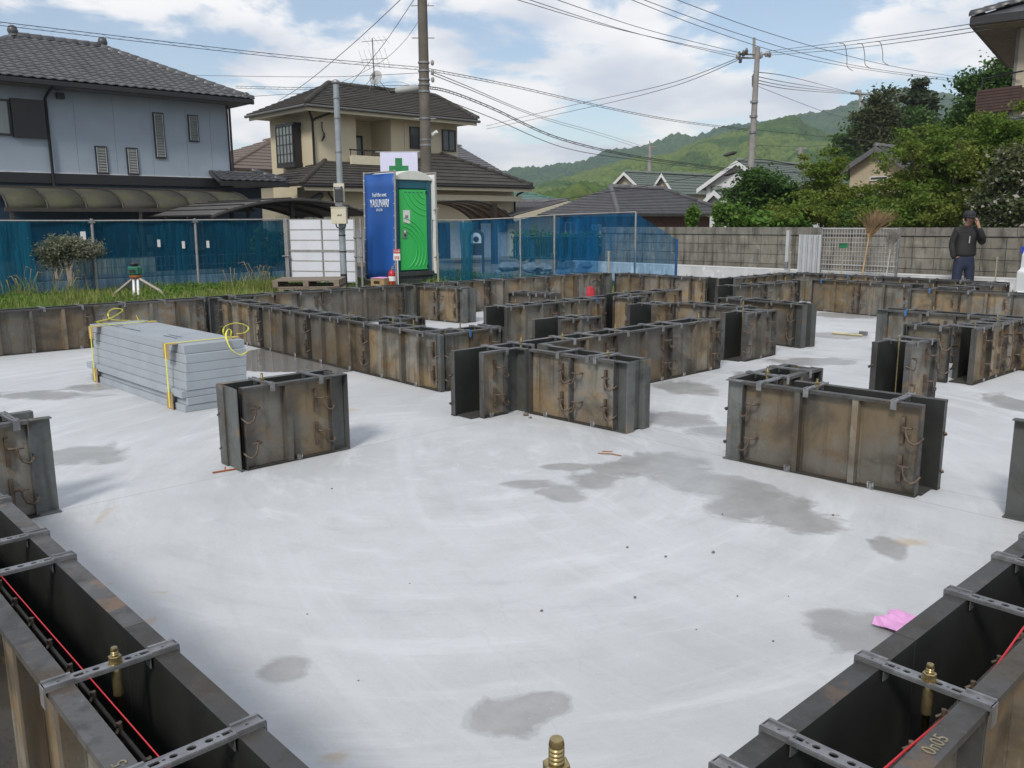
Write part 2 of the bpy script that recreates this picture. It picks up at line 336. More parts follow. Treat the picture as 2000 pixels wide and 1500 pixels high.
def hook_mesh():
    if 'h' not in _cache:
        m = MB(); y = FL + .008
        m.tube([(.075, .012, .0), (.075, y, .0), (.055, y + .003, .0), (.02, y + .003, 0)], .006, 6)
        m.tube([(.05, y + .006, 0), (.046, y + .008, -.03), (.032, y + .010, -.062), (.006, y + .010, -.074), (-.014, y + .004, -.062), (-.02, .02, -.046)], .006, 6)
        _cache['h'] = m.mesh('clamp_hook'); _cache['h'].materials.append(RUSTY)
    return _cache['h']
def plate_mesh():
    if 'pl' not in _cache:
        m = MB(); m.box(.068, .086, .004, .022, -.085, .045); _cache['pl'] = m.mesh('pin_bracket'); _cache['pl'].materials.append(RUSTY)
    return _cache['pl']
def clip_mesh():
    """wire clip at the foot of a panel"""
    if 'c' not in _cache:
        m = MB(); y = FL + .004; w = .014
        m.tube([(-w, y, 0), (-w, y + .004, .036), (w, y + .004, .036), (w, y, 0), (-w, y, .001)], .003, 5)
        m.box(-.008, .008, y - .003, y + .001, 0, .028); _cache['c'] = m.mesh('foot_clip'); _cache['c'].materials.append(GALV)
    return _cache['c']
def band_mesh(fine):
    """pressed spacer band over both flanges; x across the wall"""
    k = ('b', fine)
    if k not in _cache:
        half, w, t = GAP + FL + .006, (.014 if fine else .011), .003
        bm = bmesh.new()
        def loop(pts):
            vs = [bm.verts.new((x, y, 0)) for x, y in pts]; return [bm.edges.new((vs[i], vs[(i + 1) % len(vs)])) for i in range(len(vs))]
        es = loop([(-half, -w), (half, -w), (half, w), (-half, w)])
        holes = [(0, .0068), (.03, .0058), (-.03, .0058), (.046, .0025), (-.046, .0025), (.098, .0025), (-.098, .0025)] if fine else []
        for hx, hr in holes: es += loop([(hx + hr * 1.25 * math.cos(a * math.pi / 6), hr * math.sin(a * math.pi / 6)) for a in range(12)])
        for sx in (-1, 1):
            if fine: es += loop([(sx * .053, -.005), (sx * .071, -.005), (sx * .071, .005), (sx * .053, .005)])
        bmesh.ops.triangle_fill(bm, use_beauty=True, edges=es)
        bmesh.ops.solidify(bm, geom=bm.faces[:], thickness=t)
        me = bpy.data.meshes.new('x'); bm.to_mesh(me); bm.free()
        m = MB(); m.add([v.co.copy() for v in me.vertices], [tuple(f.vertices) for f in me.polygons]); bpy.data.meshes.remove(me)
        for s in (-1, 1):
            m.box(s * half - .002, s * half + .002, -w, w, -.040, .003)                      # turned-down tongue
            x0, x1 = sorted((s * (GAP - .002), s * (half - .001)))
            m.box(x0, x1, -w - .002, -w + .004, .001, .0065); m.box(x0, x1, w - .004, w + .002, .001, .0065)   # raised beads over the flange
            m.box(s * (GAP - .006) - .001, s * (GAP - .006) + .001, -w + .002, w - .002, -.030, 0)
        for s in (-1, 1): m.box(-half, half, s * w - .001, s * w + .001, -.006, .001)
        _cache[k] = m.mesh('spacer_band'); _cache[k].materials.append(GALV)
    return _cache[k]
BLUEC = mat('blue_plastic', (.03, .16, .38), .5)
def clip_blue():
    if 'bc' not in _cache:
        m = MB(); m.box(-GAP - FL - .011, -GAP - FL - .008, -.010, .010, -.05, .004); m.box(-GAP - FL - .011, -GAP - .01, -.010, .010, .004, .007); _cache['bc'] = m.mesh('blue_clip'); _cache['bc'].materials.append(BLUEC)
    return _cache['bc']
def bolt_mesh(fine, top=.50, r=.0075):
    k = ('a', fine, top, r)
    if k not in _cache:
        m = MB(); seg = 12 if fine else 8
        prof = [(r * .95, .0), (r * .95, top - .07)]
        z = top - .07; n = 15 if fine else 0
        for i in range(n): prof += [(r, z + .0042 * i), (r, z + .0042 * i + .0012), (r * .78, z + .0042 * i + .0021), (r * .78, z + .0042 * i + .0032)]
        prof += [(r, top - .006), (r * .82, top - .0005), (r * .8, top)]
        m.lathe(prof, seg); _cache[k] = (m.mesh('rod'), None)
        _cache[k][0].materials.append(BRASS)
        n = MB(); n.lathe([(r * 1.55, 0), (r * 1.7, .002), (r * 1.7, r * 1.6), (r * 1.5, r * 1.75), (r * 1.02, r * 1.75)], 6, smooth=False)
        n.lathe([(r * 1.9, -.004), (r * 1.9, 0)], 12); me = n.mesh('nut'); me.materials.append(BRASS)
        s = MB(); s.lathe([(r * 1.28, -.062), (r * 1.28, -.012), (r, -.006)], seg); ms = s.mesh('coupler'); ms.materials.append(BRASS)
        _cache[k] = (_cache[k][0], me, ms)
    return _cache[k]
def anchor_bolt(parent, x, y, z_band, fine, top=.50, r=.0075):
    rod, nut, cp = bolt_mesh(fine, top, r)
    o = link('anchor_bolt', rod, None, parent, loc=(x, y, 0)); 
    link('nut', nut, None, o, loc=(0, 0, z_band + .005)); link('coupler', cp, None, o, loc=(0, 0, z_band - .004)); return o

def split(a, b, maxl):
    n = max(1, math.ceil((b - a) / maxl - .05)); return [a + (b - a) * i / n for i in range(n + 1)]
def form_wall(label, P0, P1, left=None, right=None, end0=None, end1=None, bands=None, bolts=(), fine=False, hooks=True, maxl=.92, deep=None, group='steel foundation forms', hside=None, capband=True):
    """a run of double steel forms from P0 to P1. left / right: lists of (x0, x1) panel ranges on the +y / -y side"""
    P0, P1 = Vector((*P0, 0)), Vector((*P1, 0)); d = P1 - P0; Ln = d.length; rz = math.atan2(d.y, d.x)
    t = thing('steel_form', label, 'formwork', P0, rz, group, world_coords=False)
    for side, rngs in ((1, left if left is not None else [(0, Ln)]), (-1, right if right is not None else [(0, Ln)])):
        z0 = deep if (deep is not None and hside == side) else .002
        for (a, b) in rngs:
            cuts = split(a, b, maxl)
            for i in range(len(cuts) - 1):
                x0, x1 = cuts[i], cuts[i + 1]; pl = x1 - x0 - .002
                po = link('form_panel', panel_mesh(pl, FH, z0), None, t)
                if side > 0: po.location = (x0 + .001, GAP, 0)
                else: po.location = (x1 - .001, -GAP, 0); po.rotation_euler.z = math.pi
                nr = max(1, round(pl / .30)); 
                for k in range(1, nr):
                    link('rib', rib_mesh(FH, z0), None, po, loc=(pl * k / nr + random.uniform(-.01, .01), 0, 0))
                if hooks and pl > .2:
                    for hz in (.335, .145):
                        link('clamp_hook', hook_mesh(), None, po, loc=(.012, 0, hz)); link('pin_bracket', plate_mesh(), None, po, loc=(.012, 0, hz))
                    if b - a > .3 and i == len(cuts) - 2:
                        for hz in (.335, .145): h = link('clamp_hook', hook_mesh(), None, po, loc=(pl - .012, 0, hz)); h.scale.x = -1
                if z0 > -.05:
                    for k in range(max(1, round(pl / .45))):
                        link('foot_clip', clip_mesh(), None, po, loc=(pl * (k + .5) / max(1, round(pl / .45)) + random.uniform(-.05, .05), 0, .002))
    for e, x in ((end0, 0), (end1, Ln)):
        if not e: continue
        m = MB(); s = 1 if x == 0 else -1
        xx = x + s * e
        m.box(min(xx, xx + s * .004), max(xx, xx + s * .004), -GAP + .001, GAP - .001, .003, FH - .003)
        for sy in (-1, 1):   # turned edges of the stop-end standing out past the panels
            m.box(min(x, x - s * .005) , max(x, x - s * .005), min(sy * (GAP - .03), sy * (GAP + FL)), max(sy * (GAP - .03), sy * (GAP + FL)), .003, FH - .002)
        m.box(min(x - s * .005, xx), max(x - s * .005, xx), -GAP + .03, -GAP + .034, .004, FH - .004); m.box(min(x - s * .005, xx), max(x - s * .005, xx), GAP - .034, GAP - .03, .004, FH - .004)
        m.build('end_plate', PLAIN, t)
    bm_ = MB(); bm_.box(.02, Ln - .02, -GAP + .006, GAP - .006, .001, .012); bm_.build('joint_shade_bed', BEDM, t)  # strip added over the pale slab to darken the gap like shade
    if bands is None:
        n = max(2, round(Ln / .42)); bands = [Ln * (i + .5) / n + random.uniform(-.05, .05) for i in range(n)]
    for i, x in enumerate(bands):
        bo_ = link('spacer_band', band_mesh(fine), None, t, loc=(x, 0, FH + .0045), rz=R(90) + random.uniform(-.02, .02))
        if not fine and random.random() < .09: link('blue_clip', clip_blue(), None, bo_)
    for x in bolts:
        xb = min(bands, key=lambda q: abs(q - x)); anchor_bolt(t, xb, random.uniform(-.012, .012), FH + .0045, fine, round(.497 + random.uniform(-.01, .012), 2), .0075 if fine else .006)
    return t
def plain_panel(t, x0, x1, side, ext=0):
    """grey plain filler panel beyond the ribbed ones"""
    m = MB(); y0, y1 = sorted((side * GAP, side * (GAP + .004)))
    m.box(x0, x1, y0, y1, .003, FH - .001); y0, y1 = sorted((side * (GAP + .004), side * (GAP + FL)))
    m.box(x0, x1, y0, y1, FH - .006, FH - .001); m.box(x0, x1, y0, y1, .003, .008)
    return m.build('filler_panel', PLAIN, t)
def inner_corner(t, x, y, dx, dy, a=.13):
    """inside-corner form in the run's own axes: arms of length a towards dx and dy"""
    m = MB()
    def bx(x0, x1, y0, y1, z0, z1): m.box(min(x0, x1), max(x0, x1), min(y0, y1), max(y0, y1), z0, z1)
    bx(x, x + dx * a, y, y + dy * .006, .003, FH - .002); bx(x, x + dx * .006, y + dy * .006, y + dy * a, .003, FH - .002)
    bx(x, x + dx * a, y + dy * .006, y + dy * FL, FH - .008, FH + .001); bx(x + dx * .006, x + dx * FL, y + dy * FL, y + dy * a, FH - .008, FH + .001)
    bx(x + dx * (a - .005), x + dx * (a - .0005), y + dy * .006, y + dy * FL, .004, FH - .009); bx(x + dx * .006, x + dx * FL, y + dy * (a - .005), y + dy * (a - .0005), .004, FH - .009)
    return m.build('inside_corner_form', PLAIN, t)
def outer_corner(t, x, y, sx, sy):
    m = MB(); m.box(min(x, x + sx * FL), max(x, x + sx * FL), min(y, y + sy * FL), max(y, y + sy * FL), .003, FH - .001)
    return m.build('corner_post', PLAIN, t, bevel=.008)

A_ = .13   # arm of an inside corner form
# --- front boxes
L = .67
t = form_wall('short closed steel form box standing alone nearest the insulation boards', (1.94, 4.33), (2.61, 4.335), right=[(.03, .57)], left=[(.0, .66)], end0=.006, end1=.03, bands=[.20, .50], bolts=[.2], fine=True)
plain_panel(t, .575, .665, -1)
# --- T form
t = form_wall('long arm of the T-shaped steel form in the middle, running back right', (3.60, 4.375), (6.51, 4.40), right=[(.09, .44 - A_), (.64 + A_, 2.90)], left=[(0, 2.90)], end1=.05,
              bands=[.30, .55, .98, 1.26, 1.60, 2.05, 2.30, 2.72], bolts=[.5, .97, 1.6, 2.72], fine=True, maxl=.75)
inner_corner(t, .44, -GAP, -1, -1, A_); inner_corner(t, .64, -GAP, 1, -1, A_)
t = form_wall('short front arm of the T-shaped steel form with a grey closed end', (4.135, 4.30), (4.17, 3.33), left=[(0.0 + A_, .94)], right=[(A_, .87)], end1=.02, bands=[.40, .66, .72], bolts=[.72], fine=True, maxl=.42)
plain_panel(t, .875, .965, -1)
# --- wall C and its returns
t = form_wall('long steel form wall running from the rear left corner to the middle, past the insulation', (4.17, 5.29), (4.31, 9.46), left=[(-.075, 4.14)], right=[(.075 + A_, 1.06), (1.2 + A_, 4.14)],
              bands=[.10, .42, .70, .98, 1.42, 1.56, 1.95, 2.35, 2.75, 2.95, 3.3, 3.75], bolts=[.42, .7, 1.42, 2.35, 3.3], maxl=1.08)
inner_corner(t, .075, -GAP, 1, -1, A_); outer_corner(t, -.075, GAP, -1, 1)
t = form_wall('short steel return at the near end of the long middle form wall', (4.25, 5.30), (4.74, 5.335), right=[(-.155, .46)], left=[(A_, .46)], end1=.03, bands=[.10, .34, .44], bolts=[.1])
t = form_wall('stub of steel form projecting behind the long middle form wall', (4.36, 6.42), (4.76, 6.42), right=[(.06, .38)], left=[(.06, .38)], end1=.03, bands=[.12, .3])
# --- rear left wall D and its stub
t = form_wall('outer steel form wall along the grass verge at the rear left', (.55, 9.90), (11.0, 9.585), right=[(0, 3.60), (3.90, 6.35), (6.7, 10.3)], left=[(0, 10.4)], maxl=1.5, bolts=[1, 2.4, 5.2, 6.9, 8.6], capband=True)
inner_corner(t, 3.78, -GAP, -1, -1, A_); inner_corner(t, 6.50, -GAP, -1, -1, A_); inner_corner(t, 10.45, -GAP, -1, -1, A_)
t = form_wall('steel form stub reaching forward from the rear left wall below the toilet', (7.11, 9.46), (7.20, 8.57), right=[(.03, .80)], left=[(.03, .86)], end1=.03, bands=[.18, .42, .62, .78], bolts=[.42], maxl=.42)
plain_panel(t, .805, .865, -1)
# --- rear right
t = form_wall('rear outer steel form wall meeting the left one at the far corner', (11.085, 9.40), (10.99, 7.30), right=[(.1, 1.95)], left=[(.1, 2.0)], maxl=.7, bolts=[.5, 1.3])
t = form_wall('steel form jog at the rear leading outwards to the right wing', (11.08, 7.22), (13.05, 7.28), right=[(.05, 1.9)], left=[(-.1, 1.95)], maxl=.9, bolts=[.6, 1.4])
t = form_wall('outermost steel form wall of the right wing in front of the man', (13.12, 7.28), (12.85, 3.95), right=[(0, 3.2)], left=[(0, 3.3)], maxl=.9, bolts=[.5, 1.5, 2.6])
t = form_wall('steel form wall seen face on below the mesh panel, with tan and grey patches', (11.86, 6.25), (11.66, 4.62), right=[(.05, 1.55)], left=[(0, 1.6)], maxl=.95, bolts=[.4, 1.2], hooks=True)
t = form_wall('steel form run joining the open dark box to the face-on rear wall', (9.72, 6.40), (11.65, 6.22), left=[(0, 1.85)], right=[(.12, 1.5)], maxl=.7, bolts=[.5, 1.2])
t = form_wall('steel form wall at the far right edge, two tan panels beside the van', (11.12, 4.50), (11.20, 2.2), maxl=.62, bolts=[.4, 1.3], end0=.03)
t = form_wall('steel form run closing the right wing at its far side', (11.25, 4.28), (12.75, 3.98), right=[(.05, 1.45)], left=[(.05, 1.45)], maxl=.8, bolts=[.7])
# --- middle boxes
t = form_wall('small steel form box farthest back in front of the rear left wall', (7.26, 7.78), (7.38, 7.18), end0=.03, end1=.04, bands=[.08, .3, .42, .55])
t = form_wall('middle steel form run with an open dark left end behind the small box', (5.74, 6.49), (7.52, 6.53), right=[(.11, 1.66)], left=[(0, 1.9)], bands=[.16, .34, .62, .95, 1.2, 1.5], bolts=[.34, .95], maxl=.8)
t = form_wall('short steel form arm at the right end of the middle run', (7.64, 6.50), (7.68, 6.03), left=[(.0, .40)], right=[(.08, .34)], bands=[.1, .3], end1=.02)
t = form_wall('far steel form run behind the middle ones, below the low block course', (7.75, 6.62), (8.95, 6.60), maxl=.6, bolts=[.3, .8], end1=.04)
t = form_wall('small steel form box with an open left end between the middle runs', (5.37, 5.325), (5.93, 5.29), right=[(.06, .55)], left=[(-.08, .55)], bands=[.2, .38], bolts=[.38], end1=.04)
t = form_wall('upper leg of the U-shaped steel form group at centre right', (7.00, 5.60), (7.45, 5.58), right=[(.1, .42)], left=[(-.06, .5)], bands=[.12, .34])
t = form_wall('cross leg of the U-shaped steel form group at centre right', (7.55, 5.52), (7.56, 4.56), left=[(.1, .9)], right=[(.03, .85)], maxl=.5, bands=[.1, .3, .55, .8], bolts=[.3, .8])
t = form_wall('lower leg of the U-shaped steel form group with its dark open end', (6.93, 4.44), (7.55, 4.46), right=[(.06, .60)], left=[(0, .5)], bands=[.2, .42], bolts=[.3], end1=.03, maxl=.6)
t = form_wall('single steel form run with a grey end plate standing clear at right of centre', (8.41, 5.55), (8.25, 4.38), right=[(0.05, 1.08)], left=[(0, 1.15)], maxl=1.1, bands=[.2, .4, .8, 1.05], bolts=[.8], end1=.03)
plain_panel(t, 1.085, 1.17, -1)
# --- right cluster
t = form_wall('rear leg of the steel form cluster at right with a grey filler at its left', (8.36, 3.70), (8.40, 2.3), right=[(.12, 1.35)], left=[(.05, 1.38)], maxl=.7, bands=[.3, .5, .85, 1.1, 1.3], bolts=[.5, 1.1])
plain_panel(t, .01, .115, -1)
t = form_wall('front leg of the steel form cluster at right with a tan face', (7.33, 2.98), (7.33, 2.66), right=[(.02, .37)], left=[(.02, .2)], bands=[.1, .3], end0=.02, maxl=.6)
t = form_wall('long side of the steel form cluster at right running to the edge', (7.25, 2.54), (8.30, 2.52), right=[(-.0, 1.05)], left=[(.2, .9)], maxl=.36, bands=[.12, .3, .52, .75, .95], bolts=[.3, .75])
t = form_wall('narrow steel form box with an open dark left end at right of centre', (6.03, 2.57), (6.52, 2.545), right=[(.06, .47)], left=[(-.04, .47)], bands=[.14, .36], bolts=[.14], maxl=.6, end1=.02)
# --- right front L
t = form_wall('broad steel form of the front right L-shaped box with grey and rust panels', (4.125, 2.60), (4.19, 1.54), right=[(.10, 1.03)], left=[(.30, 1.07)], bands=[.20, .46, .90], bolts=[.46], fine=True, maxl=1.1)
plain_panel(t, .0, .095, -1)
t = form_wall('short rear arm of the front right L-shaped steel form', (4.22, 2.50), (4.72, 2.52), left=[(-.15, .49)], right=[(.02, .49)], bands=[.06, .33], bolts=[.06], end1=.02, fine=True, maxl=.7)
t = form_wall('end of a steel form wall cut off by the right edge of the picture', (4.19, 1.19), (4.21, .72), right=[(.12, .45)], left=[(.1, .45)], bands=[.15, .35], fine=True)
plain_panel(t, 0, .115, -1); plain_panel(t, 0, .095, 1)
t = form_wall('end of a steel form wall cut off by the left edge of the picture', (.62, 4.30), (1.045, 4.305), right=[(0, .33)], left=[(0, .3)], bands=[.12, .28], fine=True)
plain_panel(t, .335, .425, -1); plain_panel(t, .305, .40, 1)
# --- the two near walls below the camera
nl = form_wall('near steel form wall running along the lower left corner of the picture', (.48, .70), (.48, 4.15), left=[(-.3, 3.4)], right=[(.0, 3.4)], bands=[.08, .33, .60, .98, 1.65, 1.89, 2.3, 2.8, 3.1], bolts=[.98, 2.3], fine=True, maxl=1.14, deep=-.16, hside=1, hooks=False)
nr = form_wall('near steel form wall running along the lower right corner of the picture', (.40, .565), (4.05, .565), right=[(-.05, 3.6)], left=[(.2, 3.6)], bands=[.20, .40, .68, .83, 1.18, 1.63, 1.94, 2.15, 2.6, 3.1], bolts=[1.18, 2.6], fine=True, maxl=1.2, deep=-.16, hside=-1, hooks=False)
inner_corner(nl, -.06, -GAP, 1, -1, .1) if False else None
# reinforcing bar and setting-out line inside the near walls
RED = mat('red_line', (.50, .02, .03), .5, var=.1)
def near_bar(t, x0, x1, y, z):
    m = MB(); n = int((x1 - x0) / .012); m.tube([(x0 + (x1 - x0) * i / n, y, z) for i in range(n + 1)], [.0065 if i % 2 else .0058 for i in range(n + 1)], 6)
    o = m.build('reinforcing_bar', DARKROD, t)
    k = x0 + .06
    while k < x1:
        q = MB(); q.tube([(k, y, z - .12), (k, y, z + .018)], .0055, 6); q.tube([(k - .012, y + .01, z + .004), (k + .012, y - .006, z + .012)], .003, 5); q.build('tie_stub', RUSTY, o); k += .145
near_bar(nl, .05, 3.3, .040, .395); near_bar(nr, .1, 3.5, -.045, .395)
m = MB(); m.tube([(.455, .62, .448), (.436, 1.3, .449), (.433, 2.0, .449), (.43, 3.4, .449)], .0013, 6)
tag(m.build('string_line', RED), 'taut red string line above the near left form wall', 'string')
pts = [(1.00, .478), (1.12, .486), (1.25, .498), (1.36, .503), (1.47, .500), (1.6, .494), (1.76, .494), (1.95, .505), (2.2, .52), (2.6, .53), (3.2, .53)]
m = MB(); m.tube([(x, y, .452 - .02 * math.sin((x - 1) * 3) ** 2 if x > 1.3 else .45) for x, y in pts], .0024, 6)
tag(m.build('string_line', RED), 'slack wavy red cord in the near right form wall', 'string')
b = thing('hold_down_bolt', 'tall brass-coloured threaded bolt with hex nut at bottom centre', 'bolt', (.522, .504, 0), 0, None, world_coords=False)
rod, nut, cp = bolt_mesh(True, .835, .0078); link('rod', rod, None, b); link('nut', nut, None, b, loc=(0, 0, .797)); link('coupler', cp, None, b, loc=(0, 0, .79))
# chalk marks on the flanges
CHALK = mat('chalk', (.26, .23, .16), .9, var=.4, scale=90)
put_text('chalk_mark', 'CN 5', .034, CHALK, nl, (0, 0, 0), (1, 0, 0), (0, 1, 0), depth=.0005).location = (.62, .098, FH + .0012)
put_text('chalk_mark', '0n05', .034, CHALK, nr, (0, 0, 0), (1, 0, 0), (0, 1, 0), depth=.0005).location = (.99, -.098, FH + .0012)
put_text('chalk_mark', '45', .03, CHALK, nr, (0, 0, 0), (1, 0, 0), (0, 1, 0), depth=.0005).location = (.63, .098, FH + .0012)
# ------------------------------------------------------------------ things on the slab
CARD = mat('cardboard', (.40, .27, .14), .9, var=.3, scale=12)
YEL = mat('yellow_strap', (.75, .72, .08), .45, var=.15)
FOAM = mat('grey_foam', (.32, .355, .39), .75, var=.12, scale=3, bump=.15, bscale=300, rnd=.05)
PRINT = mat('print_ink', (.10, .16, .20), .8, var=.4, scale=60)
bs = Vector((2.285, 7.72, 0)); be = Vector((2.335, 5.84, 0)); bd = (be - bs).normalized(); bn = Vector((0, 0, 1)).cross(bd)   # length axis and width axis
BL, BW, nb = 1.86, .455, 8; zc = 0.0; tops = []
for i in range(nb):
    th = .05 if i < 3 else .063
    sh = (-.02, 0, -.03, .005, .008, .014, .020, .03)[i] ; slx = (0, .006, -.045, .02, .03, .036, .042, -.06)[i]; ln = BL + (0, 0, .03, -.03, -.04, -.05, -.06, .0)[i]
    o = bs - bd * (.0 - slx) + bn * (sh)
    m = MB(); M = Matrix.Translation(o) @ Matrix((( bd.x, bn.x, 0, 0), (bd.y, bn.y, 0, 0), (0, 0, 1, 0), (0, 0, 0, 1)))
    m.box(0, ln, 0, BW, zc + .001, zc + th - .001, M)
    b = m.build('insulation_board', FOAM, None, bevel=.002)
    names = ['bottom', 'second from bottom', 'third from bottom', 'fourth from bottom', 'fourth from top', 'third from top', 'second from top', 'topmost, printed']
    tag(b, f'grey foam insulation board, {names[i]} of the strapped pile', 'insulation board', 'grey insulation boards in the strapped pile')
    zc += th; TOPM = M; TOPL = ln
ZT = zc; BZ = Vector((0, 0, 1))
def bp(x, y, z): return bs + bd * x + bn * y + BZ * z
# faint print on the top board, as part of it
for (x0, x1, y) in ((.20, .42, .09), (.46, .80, .10), (.22, .34, .14), (1.22, 1.44, .12), (1.20, 1.42, .17), (.60, .66, .10)):
    m = MB(); x = x0
    while x < x1:
        l = random.uniform(.012, .03); M = TOPM @ Matrix.Translation((x, y, ZT + .0004)); m.box(0, l, random.uniform(-.002, .002), random.uniform(.012, .018), 0, .0006, M); x += l + random.uniform(.004, .010)
    m.build('print_mark', PRINT, b)
def strap(label, x, curl):
    t = thing('packing_strap', label, 'strap', bp(x, 0, 0), 0, 'yellow packing straps')
    w = .008; y0, y1 = -.045, BW + .05; zt = ZT + .006
    path = [(y0, .012), (y0, zt), (y1, zt), (y1, .012), ]
    m = MB()
    for (a, c) in zip(path[:-1], path[1:]):
        n = 5
        for i in range(n):
            p = [a[k] + (c[k] - a[k]) * i / n for k in (0, 1)]; q = [a[k] + (c[k] - a[k]) * (i + 1) / n for k in (0, 1)]
            dx, dz = q[0] - p[0], q[1] - p[1]; l = math.hypot(dx, dz); nx, nz = -dz / l * .0015, dx / l * .0015
            vs = [bp(x + sx * w, p[0] + s * nx, p[1] + s * nz) for sx in (-1, 1) for s in (-1, 1)] + [bp(x + sx * w, q[0] + s * nx, q[1] + s * nz) for sx in (-1, 1) for s in (-1, 1)]
            m.add(vs, [(0, 1, 5, 4), (2, 6, 7, 3), (1, 3, 7, 5), (0, 4, 6, 2)])
    m.build('strap_band', YEL, t)
    for cv in curl:
        c = MB(); P = [Vector(q) for q in cv]; n = 26; pts = []
        for i in range(n + 1):                                # Catmull-Rom through the given points
            s = i / n * (len(P) - 1); k = min(int(s), len(P) - 2); f = s - k
            p0, p1, p2, p3 = P[max(k - 1, 0)], P[k], P[k + 1], P[min(k + 2, len(P) - 1)]
            pts.append(.5 * ((2 * p1) + (p2 - p0) * f + (2 * p0 - 5 * p1 + 4 * p2 - p3) * f * f + (3 * p1 - p0 - 3 * p2 + p3) * f ** 3))
        for i in range(n):
            tt = (pts[i + 1] - pts[i]).normalized(); sd = tt.cross(Vector((.3, .5, .8))).normalized() * .0055; nn = tt.cross(sd).normalized() * .001
            c.add([pts[i] - sd - nn, pts[i] + sd - nn, pts[i] + sd + nn, pts[i] - sd + nn, pts[i + 1] - sd - nn, pts[i + 1] + sd - nn, pts[i + 1] + sd + nn, pts[i + 1] - sd + nn],
                  [(0, 1, 5, 4), (1, 2, 6, 5), (2, 3, 7, 6), (3, 0, 4, 7)])
        c.build('loose_end', YEL, t)
def pp(px, py, dep): return at_d(px, py, dep)
strap('yellow packing strap round the far left end of the insulation pile', .17, [[bp(.17, .1, ZT + .01), pp(188, 629, 7.1), pp(215, 622, 7.1), pp(240, 606, 7.1), pp(222, 603, 7.1), pp(211, 612, 7.15), pp(218, 624, 7.15), pp(255, 626, 7.2)], [bp(.17, .42, ZT + .01), pp(272, 626, 7.3), pp(266, 616, 7.3)]])
strap('yellow packing strap round the near right end with a big loose curl', 1.66, [[bp(1.66, .40, ZT + .01), pp(446, 664, 6.3), pp(452, 648, 6.25), pp(446, 643, 6.25), pp(441, 655, 6.2), pp(450, 680, 6.2), pp(468, 693, 6.2), pp(484, 686, 6.2), pp(470, 695, 6.15)], [bp(1.66, .42, ZT + .01), pp(436, 650, 6.3), pp(440, 637, 6.3), pp(462, 631, 6.35), pp(484, 638, 6.35), pp(480, 649, 6.35), pp(462, 652, 6.3)]])
k = 0
for x, lab in ((.17, 'far left'), (1.66, 'near right')):
    for y, z, lab2 in ((-.042, ZT, 'top front'), (BW + .046, ZT, 'top back'), (-.042, 0, 'bottom front')):
        m = MB(); M = Matrix.Translation(bp(x, y, z)) @ Matrix(((bd.x, bn.x, 0, 0), (bd.y, bn.y, 0, 0), (0, 0, 1, 0), (0, 0, 0, 1)))
        s = 1 if y < 0 else -1; w = .05
        if z: m.box(-w, w, min(0, s * .07), max(0, s * .07), .001, .004, M); m.box(-w, w, min(0, s * .003), max(0, s * .003), -.10, .001, M)
        else: m.box(-w, w, -.0, .004, .001, .12, M); m.box(-w - .008, -w, .0, .05, .001, .05, M)
        o = m.build('corner_protector', CARD); tag(o, f'brown cardboard corner guard at the {lab2} of the {lab} strap', 'cardboard guard', 'cardboard guards under the straps')
# pink paper, pebbles, twigs, staff on the slab
PINK = mat('pink_paper', (.72, .36, .66), .8, var=.12, scale=20)
pc = at_z(1752, 1222, .0); m = MB()
grid = {}
for i in range(6):
    for j in range(5):
        grid[i, j] = Vector((pc.x + (i - 2.5) * .028 + random.uniform(-.008, .008), pc.y + (j - 2) * .026 + random.uniform(-.008, .008), .030 + .012 * math.sin(i * 1.2) * math.cos(j * 1.3) + random.uniform(-.004, .006)))
ids = {k: n for n, k in enumerate(grid)}
m.add(list(grid.values()), [(ids[i, j], ids[i + 1, j], ids[i + 1, j + 1], ids[i, j + 1]) for i in range(5) for j in range(4)])
o = m.build('crumpled_paper', PINK); sd_ = o.modifiers.new('thick', 'SOLIDIFY'); sd_.thickness = .0015; o.location.z = -.012
tag(o, 'crumpled pink paper lying against the near right form', 'paper')
STONE = mat('pebble', (.20, .17, .13), .9, var=.4, scale=50)
def pebble(px, py, r, lab, grp):
    q = at_z(px, py, 0); m = MB(); bm = bmesh.new(); bmesh.ops.create_icosphere(bm, subdivisions=2, radius=1)
    ph = random.random() * 9
    m.add([Vector((v.co.x * r * (1 + .25 * math.sin(3 * v.co.y + ph)), v.co.y * r * .8 * (1 + .2 * math.sin(4 * v.co.x + ph)), v.co.z * r * .6 + r * .5)) + q for v in bm.verts], [tuple(v.index for v in f.verts) for f in bm.faces], True); bm.free()
    tag(m.build('pebble', STONE), lab, 'pebble', grp)
for i, (px, py, r) in enumerate([(1225, 1070, .006), (1300, 1088, .006), (1393, 1080, .008), (1240, 1168, .006), (1058, 1194, .006), (1627, 1007, .007), (1411, 1005, .005), (1510, 1253, .004), (1440, 1165, .004), (648, 955, .005), (1540, 1165, .003), (1360, 1230, .003), (600, 1200, .003), (700, 1330, .003), (800, 1140, .003)]):
    pebble(px, py, r, 'small dark pebble lying loose on the open slab', 'loose pebbles on the slab')
pebble(1027, 812, .022, 'larger crumb of mortar at the inner corner of the T-shaped form', None); pebble(1036, 817, .013, 'smaller crumb of mortar at the inner corner of the T-shaped form', None)
TWIG = mat('twig', (.36, .16, .07), .85, var=.3)
q0, q1 = at_z(1168, 885, .004), at_z(1214, 890, .004); m = MB(); m.tube([q0, q0.lerp(q1, .4) + Vector((0, 0, .004)), q0.lerp(q1, .55) + Vector((.01, 0, .002)), q1], .0035, 5); m.tube([at_z(1176, 881, .004), at_z(1196, 882, .004)], .003, 5)
tag(m.build('wood_splinter', TWIG), 'thin reddish splinter lying beside the wet patch', 'splinter')
